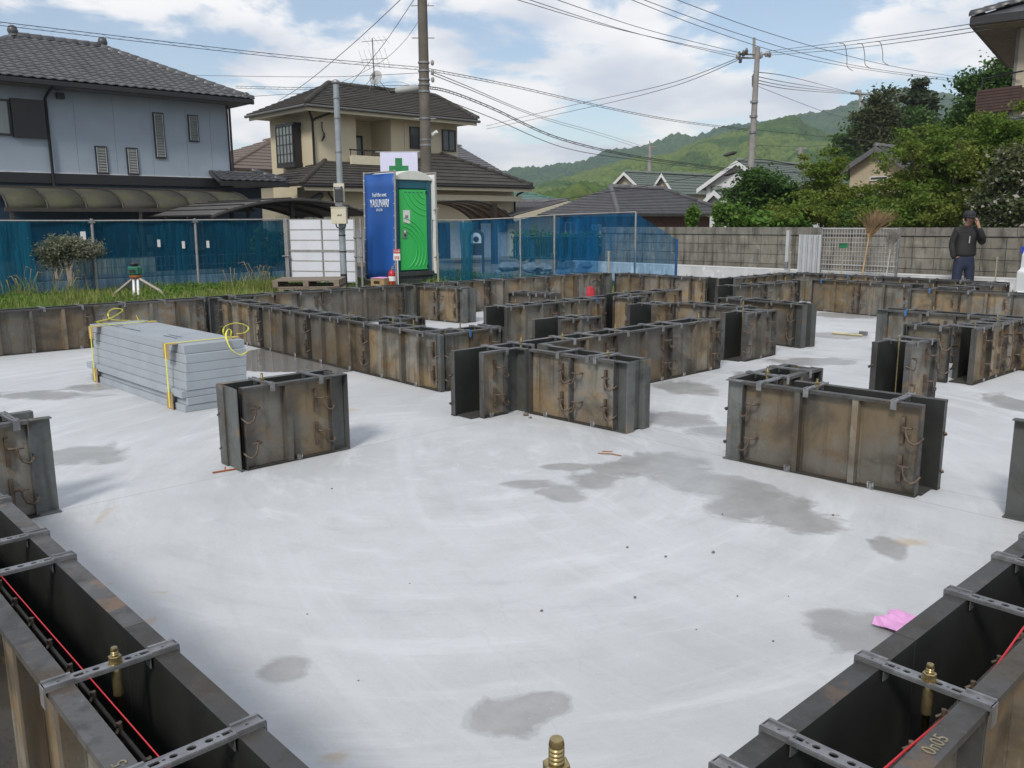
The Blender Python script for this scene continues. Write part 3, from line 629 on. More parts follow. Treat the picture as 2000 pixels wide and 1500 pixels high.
m = MB(); m.tube([at_z(415, 923, .006), at_z(470, 914, .006)], .005, 5); m.tube([at_z(440, 912, .02), at_z(440, 919, .006)], .004, 5)
tag(m.build('rusty_wire', mat('orange_rust', (.38, .12, .04), .85, var=.3)), 'rusty orange wire at the foot of the lone front box', 'wire')
st = thing('measuring_staff', 'pale yellow staff lying on the slab at right', 'staff', at_z(1655, 653, .01))
m = MB(); m.tube([at_z(1625, 650, .015), at_z(1684, 655, .015)], .012, 6); m.build('staff_rod', mat('pale_yellow', (.55, .50, .28), .6), st)
m = MB(); q = at_z(1686, 655, .0); m.box(q.x - .03, q.x + .03, q.y - .04, q.y + .04, .002, .045); m.box(q.x - .05, q.x - .03, q.y - .015, q.y + .015, .002, .03); m.build('staff_shoe', GALV, st)
# red and black kit against the rear corner
kt = thing('kit_bag', 'red and black kit bag with a dark strap at the rear corner', 'bag', at_d(1152, 575, 13.6))
c0 = at_d(1152, 566, 13.6); m = MB(); m.lathe([(.06, -.20), (.085, -.18), (.085, -.05), (.07, .03), (.05, .05), (.045, .052)], 8, c0, smooth=False); m.build('bag_body', mat('red_cloth', (.42, .02, .035), .6, var=.3), kt)
m = MB(); cs = at_d(1164, 566, 13.5); m.tube([cs + AXR * (.09 * math.cos(a)) + Vector((0, 0, .15 * math.sin(a))) for a in [R(-70 + 20 * i) for i in range(11)]], .016, 6); m.build('bag_strap', mat('black_web', (.015, .015, .016), .6), kt)
m = MB(); cs = at_d(1143, 570, 13.6); m.lathe([(.05, -.14), (.055, 0), (.04, .06), (.03, .065)], 7, cs, smooth=False); m.build('side_pocket', mat('grey_web', (.10, .10, .10), .7), kt)
# laser level on its tripod
lv = at_d(265, 545, 14.4)
base = Vector((lv.x, lv.y, 0)); GREEN = mat('level_green', (.02, .17, .11), .45); BLK = mat('black_plastic', (.02, .02, .021), .5)
WHT = mat('white_paint', (.72, .72, .72), .5, var=.1); ALU = mat('aluminium_leg', (.33, .30, .25), .55, .3)
tr = thing('tripod', 'low tripod with brown legs and a white front leg standing on the grass', 'tripod', base)
hz = at_d(265, 540, 14.4).z
m = MB(); m.lathe([(.09, -.02), (.10, 0), (.10, .02), (.06, .03)], 14, (lv.x, lv.y, hz)); m.build('tripod_head', mat('level_orange', (.30, .09, .03), .6), tr)
for (px, py, wm) in ((205, 590, ALU), (338, 583, ALU)):
    f = at_d(px, py, 14.3); m = MB(); m.tube([(lv.x, lv.y, hz), f.lerp(Vector((lv.x, lv.y, hz)), .35), f + Vector((0, 0, -.12))], [.028, .026, .018], 6); m.build('leg', wm, tr)
f = at_d(266, 592, 13.9); m = MB(); s = AXR * .035
for k in (-1, 1): m.tube([Vector((lv.x, lv.y, hz - .03)) + s * k, Vector((f.x, f.y, f.z - .1)) + s * k], .022, 6)
m.box(-.045, .045, -.012, .012, 0, .02, Matrix.Translation(Vector((lv.x, lv.y, hz - .05)))); m.build('leg', mat('leg_white', (.78, .78, .78), .4), tr)
ll = thing('laser_level', 'green rotating laser level mounted on the low tripod', 'laser level', (lv.x, lv.y, hz + .03))
m = MB(); m.lathe([(.10, .031), (.118, .05), (.118, .15), (.105, .165), (.09, .17)], 8, (lv.x, lv.y, hz), smooth=False); m.build('housing', GREEN, ll, bevel=.008)
m = MB(); m.lathe([(.055, .171), (.055, .20), (.075, .202), (.075, .212), (.05, .23)], 14, (lv.x, lv.y, hz)); m.build('rotor_cap', BLK, ll)
m = MB(); q = Vector((lv.x, lv.y, hz)) - Vector((AXF.x, AXF.y, 0)).normalized() * .116; m.box(-.05, .05, -.006, .006, .07, .12, Matrix.Translation(q) @ Matrix.Rotation(math.atan2(AXR.y, AXR.x), 4, 'Z')); m.build('control_panel', BLK, ll)
# ------------------------------------------------------------------ site edge: toilet, signs, fences
GRYM = mat('grey_tube', (.36, .36, .35), .5, .4, var=.25, scale=14)
BLUE = mat('banner_blue', (.012, .09, .36), .45, var=.12, scale=1.5)
TEAL = mat('toilet_teal', (.008, .10, .14), .4, var=.1); DGREEN = mat('door_green', (.045, .50, .11), .38, var=.08, scale=2)
CREAM = mat('roof_white', (.66, .68, .62), .5, var=.08); DBASE = mat('toilet_base', (.045, .05, .052), .6)
k0 = at_d(772, 440, 17.0); TX, TY = k0.x, k0.y; TZ = .05
T = thing('portable_toilet', 'portable toilet with green ridged door and teal body', 'portable toilet', (TX + .45, TY + .48, TZ))
W_, D_ = .90, .98
m = MB(); m.prism([(TX + .03, TZ), (TX + W_ - .03, TZ), (TX + W_ + .02, TZ + .26), (TX - .02 + .03, TZ + .26)], 'y', TY - .02, TY + D_); m.box(TX + .42, TX + .62, TY - .035, TY - .02, TZ + .02, TZ + .10); m.box(TX - .01, TX + W_ + .01, TY - .05, TY - .02, TZ + .17, TZ + .26)
m.build('base', DBASE, T, bevel=.01)
m = MB(); m.box(TX, TX + .10, TY, TY + .05, TZ + .26, 2.16); m.box(TX + W_ - .12, TX + W_, TY, TY + .05, TZ + .26, 2.16); m.box(TX + .10, TX + W_ - .12, TY, TY + .05, 1.95, 2.16); m.box(TX, TX + W_, TY + .05, TY + D_, TZ + .26, 2.16)
m.build('body', TEAL, T, bevel=.012)
m = MB(); dx0, dx1, dz0, dz1 = TX + .105, TX + W_ - .125, TZ + .29, 1.93
m.box(dx0, dx1, TY - .012, TY + .03, dz0, dz1); door = m.build('door', DGREEN, T, bevel=.008)
def ridge_arcs(cx, cz, radii, a0, a1):
    for r in radii:
        pts = []
        for i in range(25):
            a = R(a0 + (a1 - a0) * i / 24); x, z = cx + r * math.cos(a), cz + r * math.sin(a)
            if dx0 + .03 < x < dx1 - .03 and dz0 + .04 < z < dz1 - .06: pts.append((x, TY - .014, z))
        if len(pts) > 3: q = MB(); q.tube(pts, .010, 6); q.build('ridge', DGREEN, door)
ridge_arcs(dx0 + .0, .74, [.40, .48, .56, .64], -75, 82); ridge_arcs(dx1 + .02, 2.05, [.30, .41, .52, .63], 180, 268)
for k in range(5): q = MB(); q.box(dx0 + .13 + k * .10, dx0 + .18 + k * .10, TY - .018, TY - .012, dz1 - .06, dz1 - .045); q.build('vent_slot', TEAL, door)
m = MB(); m.box(dx0 + .06, dx0 + .15, TY - .03, TY - .012, .98, 1.15); lt = m.build('latch', mat('latch_grey', (.22, .23, .23), .5), door, bevel=.004)
m = MB(); m.box(dx0 + .085, dx0 + .125, TY - .04, TY - .03, 1.02, 1.06); m.build('latch_handle', BLK, lt)
m = MB(); m.box(dx0 + .085, dx0 + .125, TY - .034, TY - .0305, 1.09, 1.13); m.build('indicator', WHT, lt)
m = MB(); m.box(dx0 + .08, dx0 + .25, TY - .016, TY - .013, 1.27, 1.53); nt_ = m.build('notice', WHT, door)
m = MB()
for i in range(3): m.box(dx0 + .135 + .025 * i, dx0 + .15 + .025 * i, TY - .018, TY - .0165, 1.37, 1.43)
m.build('notice_print', BLK, nt_)
for zc_, xc in ((dz1 - .05, dx1 - .0), (dz0 + .06, dx1 - .0)): q = MB(); q.box(xc - .02, xc + .02, TY - .018, TY - .012, zc_ - .035, zc_ + .035); q.build('hinge', BLK, T)
m = MB(); n = 10; prof = [(TX - .02 + (W_ + .04) * i / n, 2.165 + .14 * math.sin(math.pi * i / n) ** .7) for i in range(n + 1)]
m.prism(prof + [(TX + W_ + .02, 2.12), (TX - .02, 2.12)], 'y', TY - .03, TY + D_ + .02); m.build('roof', CREAM, T, bevel=.01)
# blue banner on a pipe frame in front of the toilet's left side
B = thing('banner_screen', 'tall blue company banner laced to a grey pipe frame', 'banner', (TX - .09, TY + .45, TZ))
bx_, by0, by1 = TX - .09, TY - .10, TY + .98
def tilt(y, z): return (bx_ + .02 * (z - .05), y + .0 * z, z)
m = MB(); n = 8
vs = []; fs = []
for i in range(n + 1):
    for j in range(n + 1):
        y = by0 + .02 + (by1 - by0 - .04) * i / n; z = .10 + 2.14 * j / n; p = Vector(tilt(y, z)); p.x -= .012 * math.sin(i * 1.1) * math.sin(j * .9); vs.append(p)
fs = [(i * (n + 1) + j, (i + 1) * (n + 1) + j, (i + 1) * (n + 1) + j + 1, i * (n + 1) + j + 1) for i in range(n) for j in range(n)]
m.add(vs, fs, True); sh = m.build('banner_sheet', BLUE, B); sd_ = sh.modifiers.new('t', 'SOLIDIFY'); sd_.thickness = .004
PAPW = mat('banner_print', (.70, .76, .82), .6, var=.05)
for txt, sz, z, sx in (('Feel the next', .115, 1.83, .80), ('YASUNARI', .225, 1.66, .62), ('CO.,LTD.', .07, 1.535, .8)):
    put_text('lettering', txt, sz, PAPW, sh, (bx_ - .004 + .02 * z - .012, (by0 + by1) / 2 - .02, z), (0, -1, 0), (0, 0, 1), sx=sx, depth=.006)
for y in (by0, by1): m = MB(); m.tube([tilt(y, .0), tilt(y, 2.30)], .020, 8); m.build('frame_pole', GRYM, B)
for z in (.12, 2.27): m = MB(); m.tube([tilt(by0 - .02, z), tilt(by1 + .02, z)], .016, 8); m.build('frame_rail', GRYM, B)
for k in range(9):
    for y in (by0, by1): q = MB(); z = .25 + k * .235; a = Vector(tilt(y, z)); s = 1 if y == by0 else -1; q.tube([a + Vector((-.022, 0, 0)), a + Vector((-.01, s * .05, -.01))], .006, 5); q.build('lace', WHT, B)
# second screen on the right, seen edge on
B2 = thing('banner_screen', 'white sheet on a pipe frame at the right of the toilet, edge on', 'banner', (TX + W_ + .09, TY + .3, TZ))
ex = TX + W_ + .06
for y in (TY - .12, TY + .95): m = MB(); m.tube([(ex, y, 0), (ex - .02, y, 2.27)], .018, 8); m.build('frame_pole', GRYM, B2)
m = MB(); m.tube([(ex - .02, TY - .14, 2.27), (ex - .02, TY + .97, 2.27)], .016, 8); m.build('frame_rail', GRYM, B2)
m = MB(); m.box(ex - .030, ex - .022, TY - .10, TY + .93, .25, 2.24); m.build('sheet', WHT, B2)
for z in (.6, 1.55): m = MB(); m.tube([(ex - .09, TY - .12, z - .02), (ex + .05, TY - .12, z + .02)], .014, 6); m.build('pipe_clamp', GRYM, B2)
# green cross board behind
gc = at_d(779, 331, 18.6); G = thing('safety_cross_board', 'white board with a green cross rising behind the toilet', 'safety sign', (gc.x, gc.y, 0))
rx = Vector((AXR.x, AXR.y, 0)).normalized(); ry = Vector((AXF.x, AXF.y, 0)).normalized(); MX = Matrix(((rx.x, ry.x, 0, 0), (rx.y, ry.y, 0, 0), (0, 0, 1, 0), (0, 0, 0, 1)))
def facing(p): return Matrix.Translation(Vector((p[0], p[1], 0))) @ MX
Mg = facing(gc); m = MB(); m.box(-.40, .41, 0, .02, gc.z - .50, gc.z + .36, Mg); bo = m.build('board', mat('board_white', (.62, .62, .80), .5, var=.05), G)
CG = mat('cross_green', (.01, .20, .06), .5); m = MB(); m.box(-.075, .075, -.004, -.001, gc.z - .22, gc.z + .24, Mg); m.box(-.21, -.075, -.004, -.001, gc.z - .07, gc.z + .08, Mg); m.box(.075, .21, -.004, -.001, gc.z - .07, gc.z + .08, Mg); m.build('green_cross', CG, bo)
m = MB(); m.tube([Mg @ Vector((-.5, .03, gc.z + .37)), Mg @ Vector((.46, .03, gc.z + .37))], .012, 6); m.tube([Mg @ Vector((0, .03, 0)), Mg @ Vector((0, .03, gc.z + .37))], .02, 6); m.build('frame', GRYM, G)
# extinguisher and its sign
fe = at_d(766, 552, 16.6); fe.z = .05; F = thing('fire_extinguisher', 'red fire extinguisher standing beside the toilet', 'fire extinguisher', fe)
RD = mat('extinguisher_red', (.42, .012, .018), .3, var=.1)
m = MB(); m.lathe([(.06, .0), (.068, .01), (.068, .27), (.055, .31), (.022, .335), (.022, .35)], 14, fe); m.build('cylinder', RD, F)
m = MB(); m.lathe([(.0695, .13), (.0695, .22)], 14, fe); m.build('label_band', WHT, F)
m = MB(); m.tube([fe + Vector((0, 0, .35)), fe + Vector((0, 0, .39)), fe + rx * .06 + Vector((0, 0, .43))], .011, 6); m.tube([fe + Vector((0, 0, .37)), fe + rx * .05 + Vector((0, 0, .375))], .008, 5); m.build('handle', GALV, F)
m = MB(); m.tube([fe + Vector((0, 0, .36)), fe - rx * .07 + Vector((0, 0, .34)), fe - rx * .09 + Vector((0, 0, .24)), fe - rx * .075 + Vector((0, 0, .08))], .009, 6); m.build('hose', BLK, F)
sg = at_d(775, 498, 16.5); S_ = thing('extinguisher_sign', 'small red and white sign on a thin post by the extinguisher', 'sign', (sg.x, sg.y, 0)); Ms = facing(sg)
m = MB(); m.box(-.065, .065, 0, .004, sg.z - .10, sg.z + .11, Ms); pl = m.build('plate', WHT, S_); m = MB(); m.box(-.063, .063, -.003, -.001, sg.z + .03, sg.z + .108, Ms); m.build('red_header', RD, pl)
put_text('lettering', '消火器', .052, WHT, pl, Ms @ Vector((0, -.0045, sg.z + .068)), rx, (0, 0, 1), sx=.7, depth=.001); 
m = MB()
for i in range(3): m.box(-.045 + .034 * i, -.022 + .034 * i, -.003, -.001, sg.z - .085 + .01 * (i % 2), sg.z - .02, Ms)
m.build('small_print', mat('print_red', (.45, .16, .14), .7), pl)
m = MB(); m.tube([Ms @ Vector((0.01, .012, 0)), Ms @ Vector((0.01, .012, sg.z + .1))], .011, 6); m.build('post', WHT, S_)
# cardboard box with pink sheet
cb = at_d(737, 545, 16.5); Cb = thing('cardboard_box', 'brown carton with a hand hole under a pink sheet', 'carton', (cb.x, cb.y, 0)); Mc = facing((cb.x, cb.y)) @ Matrix.Rotation(R(-28), 4, 'Z')
m = MB(); m.box(-.16, .16, 0, .30, .04, .235, Mc); cbx = m.build('carton', CARD, Cb, bevel=.004); m = MB(); m.box(-.09, .05, -.003, -.001, .13, .185, Mc); m.build('hand_hole', mat('hole_dark', (.03, .02, .012), .9), cbx)
m = MB(); m.box(-.15, .17, -.01, .30, .237, .244, Mc); o = m.build('pink_sheet', PINK); tag(o, 'pink sheet lying on top of the brown carton', 'paper')
# pallets
WOOD = mat('pallet_wood', (.27, .22, .17), .85, var=.35, scale=9, rnd=.4, stretch=(1, 6, 6))
def pallet(lab, px, py, dep, z, rot, L_=1.15, Wd=1.0):
    q = at_d(px, py, dep); P_ = thing('pallet', lab, 'pallet', (q.x, q.y, z), math.atan2(rx.y, rx.x) + R(rot), 'wooden pallets on the grass', world_coords=False)
    for i in range(8): m = MB(); w = Wd / 8; m.box(-L_ / 2, L_ / 2, -Wd / 2 + i * w + .008, -Wd / 2 + (i + 1) * w - .008, .115, .133 + random.uniform(0, .003)); m.build('deck_board', WOOD, P_)
    for x in (-L_ / 2 + .05, 0, L_ / 2 - .05): m = MB(); m.box(x - .045, x + .045, -Wd / 2, Wd / 2, .022, .114); m.build('bearer', WOOD, P_)
    for i in range(3): m = MB(); y = -Wd / 2 + .06 + i * (Wd - .12) / 2; m.box(-L_ / 2, L_ / 2, y - .05, y + .05, .002, .021); m.build('bottom_board', WOOD, P_)
pallet('lower wooden pallet of two lying in the grass by the pole', 612, 556, 15.4, .04, 10); pallet('upper weathered wooden pallet on top of another by the pole', 606, 548, 15.4, .18, 4)
# temporary power pole
tp = at_d(667, 430, 15.9); Pw = thing('power_pole', 'slim grey steel supply pole with a meter and a switch box', 'pole', (tp.x, tp.y, 0)); Mp = facing((tp.x, tp.y))
zt = at_d(661, 172, 15.9).z; GP = mat('pole_paint', (.30, .34, .37), .5, .2, var=.2, scale=5)
m = MB(); m.tube([(tp.x, tp.y, .0), (tp.x, tp.y, .35)], .062, 12); m.build('butt', BLK, Pw); m = MB(); m.tube([(tp.x, tp.y, .34), (tp.x, tp.y, 1.5), (tp.x, tp.y, zt)], [.060, .058, .052], 12); m.build('shaft', GP, Pw)
for z in (.75, 1.05, 1.9, 2.55, 3.15, zt - .25): m = MB(); m.tube([(tp.x, tp.y, z), (tp.x, tp.y, z + .025)], .066, 12); m.build('steel_band', BLK if z < 2 else GALV, Pw)
m = MB(); m.lathe([(.06, 0), (.075, .02), (.075, .05), (.03, .08)], 10, (tp.x, tp.y, zt)); m.build('cap', GALV, Pw)
IV = mat('ivory_box', (.58, .54, .42), .5, var=.08); 
zb = at_d(668, 421, 15.8).z; m = MB(); m.box(-.145, .13, -.22, -.07, zb - .15, zb + .14, Mp); sb = m.build('switch_box', IV, Pw, bevel=.006); m = MB(); m.box(-.15, .135, -.23, -.06, zb + .14, zb + .155, Mp); m.build('lid', IV, sb)
m = MB()
for i in range(4): m.box(-.035 + .022 * i, -.02 + .022 * i, -.2225, -.2205, zb - .01, zb + .01 + .015 * (i % 2), Mp)
m.build('box_mark', BLK, sb)
m = MB(); m.tube([Mp @ Vector(p) for p in ((-.08, -.14, zb - .15), (-.06, -.15, zb - .21), (.02, -.16, zb - .25), (.09, -.15, zb - .22), (.10, -.14, zb - .15))], .012, 6); m.build('loop_cable', BLK, Pw)
zm = at_d(665, 377, 15.8).z; m = MB(); m.box(-.10, .09, -.11, -.065, zm - .17, zm + .17, Mp); mb = m.build('meter_board', IV, Pw); m = MB(); m.box(-.075, .065, -.20, -.112, zm - .16, zm + .12, Mp); mm = m.build('meter', mat('meter_dark', (.045, .05, .055), .25), mb, bevel=.01); m = MB(); m.box(-.05, .04, -.205, -.2, zm + .06, zm + .10, Mp); m.build('dial', mat('dial', (.25, .27, .28), .3), mm)
m = MB(); m.box(-.07, .06, -.18, -.112, zm - .24, zm - .162, Mp); m.build('terminal_cover', mat('cover_grey', (.16, .17, .17), .5), mb)
# white panel hoarding
hp0, hp1 = at_d(563, 440, 17.6), at_d(692, 440, 17.2); hd = (hp1 - hp0); hd.z = 0; hl = hd.length; hd.normalize()
Mh = Matrix.Translation((hp0.x, hp0.y, 0)) @ Matrix(((hd.x, -hd.y, 0, 0), (hd.y, hd.x, 0, 0), (0, 0, 1, 0), (0, 0, 0, 1)))
Hd = thing('panel_hoarding', 'white panel hoarding in a grey frame left of the toilet', 'hoarding', (hp0.x, hp0.y, 0)); HZ = 1.36
WPAN = mat('hoarding_panel', (.60, .62, .68), .5, var=.06, scale=3); rows = 6; ph = (HZ - .10) / rows
for i in range(rows):
    for j in range(2): m = MB(); x0 = hl * j / 2 + .02; m.box(x0 + .012, x0 + hl / 2 - .03, 0, .02, .10 + i * ph + .012, .10 + (i + 1) * ph - .012, Mh); m.build('panel', WPAN, Hd)
for i in range(rows + 1): m = MB(); th = .022 if i == 3 else .011; m.box(.0, hl, -.012 if i == 3 else .003, .018, .10 + i * ph - th, .10 + i * ph + th, Mh); m.build('rail', GRYM, Hd)
for x in (.01, hl / 2, hl - .01): m = MB(); m.box(x - .012, x + .012, .005, .03, .02, HZ, Mh); m.build('stile', GRYM, Hd)
for x in (-.06, -.02, hl + .03, hl + .16): m = MB(); q = Mh @ Vector((x, -.05, 0)); m.tube([q, q + Vector((0, 0, HZ + .02))], .024, 8); m.build('post', GRYM, Hd)
for x, z in ((-.04, .62), (hl + .1, .62), (hl + .1, 1.0)): m = MB(); q = Mh @ Vector((x, -.08, z)); m.tube([q - hd * .09, q + hd * .09], .016, 6); m.build('clamp', GALV, Hd)
# ---- net fences
def net_material(name, c, fac, tint):
    m, nt, b = _new(name); L = nt.links; N = nt.nodes
    b.inputs['Base Color'].default_value = (*c, 1); b.inputs['Roughness'].default_value = .8; b.inputs['Specular IOR Level'].default_value = .1
    tr = N.new('ShaderNodeBsdfTransparent'); tr.inputs[0].default_value = (*tint, 1)
    p = _pos(nt, (1, 1, .25)); n = _noise(nt, p, 2.2, 4, .6); fd = _noise(nt, _pos(nt, (6, 6, .5)), 2.4, 5, .65, .6); nf = N.new('ShaderNodeMath'); nf.operation = 'ADD'; L.new(n, nf.inputs[0]); L.new(fd, nf.inputs[1]); f = _ramp(nt, nf.outputs[0], .75, 1.25, fac - .22, fac + .18); _bump(nt, fd, .8, .08, b)
    w = N.new('ShaderNodeTexWave'); w.wave_type = 'BANDS'; w.bands_direction = 'Z'; w.inputs['Scale'].default_value = 17; w.inputs['Distortion'].default_value = 1.5; L.new(_pos(nt), w.inputs[0])
    ad = N.new('ShaderNodeMath'); ad.operation = 'MULTIPLY_ADD'; ad.use_clamp = True; L.new(w.outputs[1], ad.inputs[0]); ad.inputs[1].default_value = .10; L.new(f, ad.inputs[2])
    mx = N.new('ShaderNodeMixShader'); L.new(ad.outputs[0], mx.inputs[0]); L.new(tr.outputs[0], mx.inputs[1]); L.new(b.outputs[0], mx.inputs[2]); L.new(mx.outputs[0], N['Material Output'].inputs[0]); return m
NETL = net_material('net_teal', (.002, .062, .115), .68, (.5, .72, .9)); NETR = net_material('net_blue', (.008, .12, .28), .29, (.55, .75, .92)); NETD = net_material('net_doubled', (.006, .10, .17), .72, (.5, .7, .85))
def net_sheet(name, a, b, z0, z1a, z1b, m_, parent, nx=24, nz=8, sag=.03, z0b=None):
    m = MB(); a, b = Vector(a), Vector(b); d = (b - a); nrm = Vector((-d.y, d.x, 0)).normalized(); vs = []
    for i in range(nx + 1):
        f = i / nx
        for j in range(nz + 1):
            g = j / nz; zt = z1a + (z1b - z1a) * f; zb = z0 + ((z0b if z0b is not None else z0) - z0) * f; p = a.lerp(b, f); z = zb + (zt - zb) * g
            q = Vector((p.x, p.y, z)) + nrm * (sag * math.sin(f * 17 + g * 2) * (1.1 - g) + .4 * sag * math.sin(f * 41 + g * 5)); 
            if j == nz: q.z -= sag * .5 * abs(math.sin(f * 9))
            vs.append(q)
    m.add(vs, [(i * (nz + 1) + j, (i + 1) * (nz + 1) + j, (i + 1) * (nz + 1) + j + 1, i * (nz + 1) + j + 1) for i in range(nx) for j in range(nz)], True); return m.build(name, m_, parent)
FV = 16.95
def fl(px): q = at_v(px, 435, FV); return (q.x, FV)
NF = thing('net_fence', 'dark blue net fence on grey posts along the grass verge at left', 'fence', (*fl(300), 0)); NZ = 1.36
net_sheet('net', (fl(-120)[0], FV + .03, 0), (fl(563)[0], FV + .03, 0), .02, NZ, NZ, NETL, NF, 90, 10, .05)
net_sheet('net_overlap', (fl(-120)[0], FV - .03, 0), (fl(58)[0], FV - .03, 0), .02, NZ, NZ, NETD, NF, 14, 8, .05)
for px in (-60, 178, 380, 560): m = MB(); x, y = fl(px); m.tube([(x - .01, y, -.05), (x + .01, y, NZ + .03)], .026, 8); m.build('post', GRYM, NF); m = MB(); m.box(x - .05, x + .06, y - .035, y + .035, NZ - .05, NZ + .0); m.build('bracket', GALV, NF)
m = MB(); m.tube([(fl(-120)[0], FV, NZ), (fl(200)[0], FV, NZ - .01), (fl(563)[0], FV, NZ + .005)], .016, 8); m.build('top_rail', GRYM, NF)
for px, z in ((306, .92), (354, .88), (402, .88)): m = MB(); x, y = fl(px); m.box(x - .028, x + .028, y - .03, y - .02, z - .07, z + .07); m.build('tag', WHT, NF)
m = MB(); x, y = fl(159); m.box(x - .045, x + .045, y - .03, y - .02, 1.0, 1.16); tg = m.build('tag', WHT, NF); 
# right-hand nets
rp = {843: 17.6, 905: 17.3, 1016: 16.9, 1083: 16.6, 1242: 16.9, 1322: 16.6}; topy = {843: 430, 905: 430, 1016: 425, 1083: 420, 1242: 414, 1322: 466}
RF = thing('net_fence', 'bright blue net fence on thin posts right of the toilet', 'fence', (*at_d(1016, 440, 16.9).xy, -.1)); pv = None
for px in (843, 905, 1016, 1083, 1242, 1322):
    q = at_d(px, topy[px], rp[px]); m = MB(); m.tube([(q.x, q.y, -.15), (q.x, q.y, q.z)], .020 if px != 1322 else .026, 8); m.build('post', GRYM if px != 1322 else mat('net_bundle', (.008, .07, .22), .7), RF)
    if pv is not None:
        a, b = pv, q; net_sheet('net', (a.x, a.y, 0), (b.x, b.y, 0), -.1, a.z - .01, b.z - .01, NETR, RF, 16, 8, .03)
        if px < 1300: m = MB(); m.tube([a, b], .013, 6); m.build('top_rail', GRYM, RF)
    pv = q
a = at_d(1086, 440, 16.5); b = at_d(1168, 440, 16.55); net_sheet('net_overlap', (a.x, a.y, 0), (b.x, b.y, 0), -.1, 1.36, 1.40, NETR, RF, 14, 8, .06)
a = at_d(898, 440, 17.2); b = at_d(924, 440, 17.1); net_sheet('net_overlap', (a.x, a.y, 0), (b.x, b.y, 0), -.1, 1.30, 1.30, NETD, RF, 6, 8, .05)
for px, y0, dep, lab in ((855, 495, 16.6, 'short grey stake in the grass right of the toilet'), (1189, 492, 15.9, 'short pale stake in front of the low block course'), (1544, 492, 15.2, 'thin brass-coloured stake left of the folding gate'), (1948, 503, 13.8, 'thin brass-coloured stake at right of the man')):
    q = at_d(px, y0, dep); m = MB(); m.tube([(q.x, q.y, -.15), (q.x, q.y, q.z)], .018 if px < 1500 else .010, 7); m.tube([(q.x, q.y, q.z - .02), (q.x, q.y, q.z + .012)], .024 if px < 1500 else .017, 7); tag(m.build('marker_stake', mat('stake', (.36, .31, .22), .6, var=.2)), lab, 'stake')
# ---- concrete block wall with each block its own piece
def block_material(name, c, dk, amt):
    m, nt, b = _new(name); p = _pos(nt); L = nt.links
    n = _noise(nt, p, 3, 5, .65); st = _noise(nt, _pos(nt, (3, 3, .5)), 2.2, 5, .65, .4); f = _noise(nt, p, 70, 4, .7)
    oi = nt.nodes.new('ShaderNodeObjectInfo'); cc = _mix(nt, _ramp(nt, oi.outputs['Random'], 0, 1, 0, .28), c, tuple(x * .62 for x in c))
    cc = _mix(nt, _ramp(nt, st, .45, .68, 0, amt), cc, dk); cc = _mix(nt, _ramp(nt, n, .5, .72, 0, amt * .8), cc, dk); cc = _mix(nt, _ramp(nt, n, .46, .32, 0, .6), cc, tuple(x * 1.55 for x in c)); cc = _mix(nt, _ramp(nt, f, .55, .75, 0, .4), cc, tuple(x * .6 for x in c))
    L.new(cc, b.inputs['Base Color']); b.inputs['Roughness'].default_value = .92; _bump(nt, f, .5, .006, b); return m
BLK1 = block_material('old_block', (.20, .188, .158), (.06, .056, .045), .85); BLK2 = block_material('new_block', (.50, .51, .52), (.36, .36, .36), .3); CAP = block_material('cap_block', (.18, .17, .15), (.05, .05, .04), .8)
UW = 16.5; v0, v1 = 1.6, 14.45
BW_ = thing('block_wall', 'weathered grey concrete block wall along the right rear boundary', 'wall', (UW, 8, -.15))
m = MB(); m.box(UW + .022, UW + .10, v0, v1, -.2, 1.09); core = m.build('mortar_core', mat('mortar', (.10, .095, .085), .95, var=.3), BW_)
bmesh_ = MB(); bmesh_.box(-.045, .045, -.1925, .1925, -.0945, .0945); bme = bmesh_.mesh('block'); bme.materials.append(BLK1)
for r_ in range(4):
    z = .185 + .2 * (r_ + .5); y = v0 + .2
    while y < v1 - .1: o = link('block', bme, None, BW_); o.location = (UW + .055 + random.uniform(-.003, .003), y, z); y += .398
m_ = MB()
for i in range(15): 
    y0 = v0 + (v1 - v0) * i / 15; q = MB(); q.box(UW - .015, UW + .125, y0 + .003, y0 + (v1 - v0) / 15 - .003, .992 + .0, 1.145); q.build('cap_stone', CAP, BW_, bevel=.006)
LW = thing('low_block_course', 'low pale new block course at the foot of the old wall', 'wall', (UW - .2, 10, -.15))
nb_ = MB(); nb_.box(-.05, .05, -.196, .196, -.118, .118); nbe = nb_.mesh('block'); nbe.materials.append(BLK2); y = v0 + .2
while y < 15.0:
    for z in (-.03, .21 - .0): o = link('block', nbe, None, LW); o.location = (UW - .2, y, z - .05)
    y += .397
m = MB(); m.box(UW - .255, UW - .145, v0, 15.2, .280, .305); m.build('coping', mat('coping', (.62, .63, .63), .85, var=.1), LW)
# ---- mesh panel, folding gate, brooms
MU = 15.75
def mu(px, py): q = at_u(px, py, MU); return q
a, b = mu(1606, 450), mu(1756, 457); MESHW = mat('mesh_wire', (.50, .50, .49), .5, .3, var=.15); Mw = thing('mesh_panel', 'galvanised wire mesh panel with two posts against the block wall', 'mesh panel', (MU, a.y, -.15)); zt = 1.13
for q in (a, b): m = MB(); m.tube([(MU, q.y, -.15), (MU, q.y, zt + .03)], .026, 8); pst = m.build('post', GALV, Mw)
m = MB(); n = 26
for i in range(n + 1): y = a.y + (b.y - a.y) * i / n; m.tube([(MU, y, -.05), (MU, y, zt)], .0048, 4, caps=False)
vw = m.build('vertical_wires', MESHW, Mw); vw['kind'] = 'stuff'; m = MB()
for i in range(15): z = -.05 + (zt + .05) * i / 14; m.tube([(MU - .007, a.y, z), (MU - .007, b.y, z)], .0048 if i not in (0, 6, 14) else .010, 4, caps=False)
hw_ = m.build('horizontal_wires', MESHW, Mw); hw_['kind'] = 'stuff'
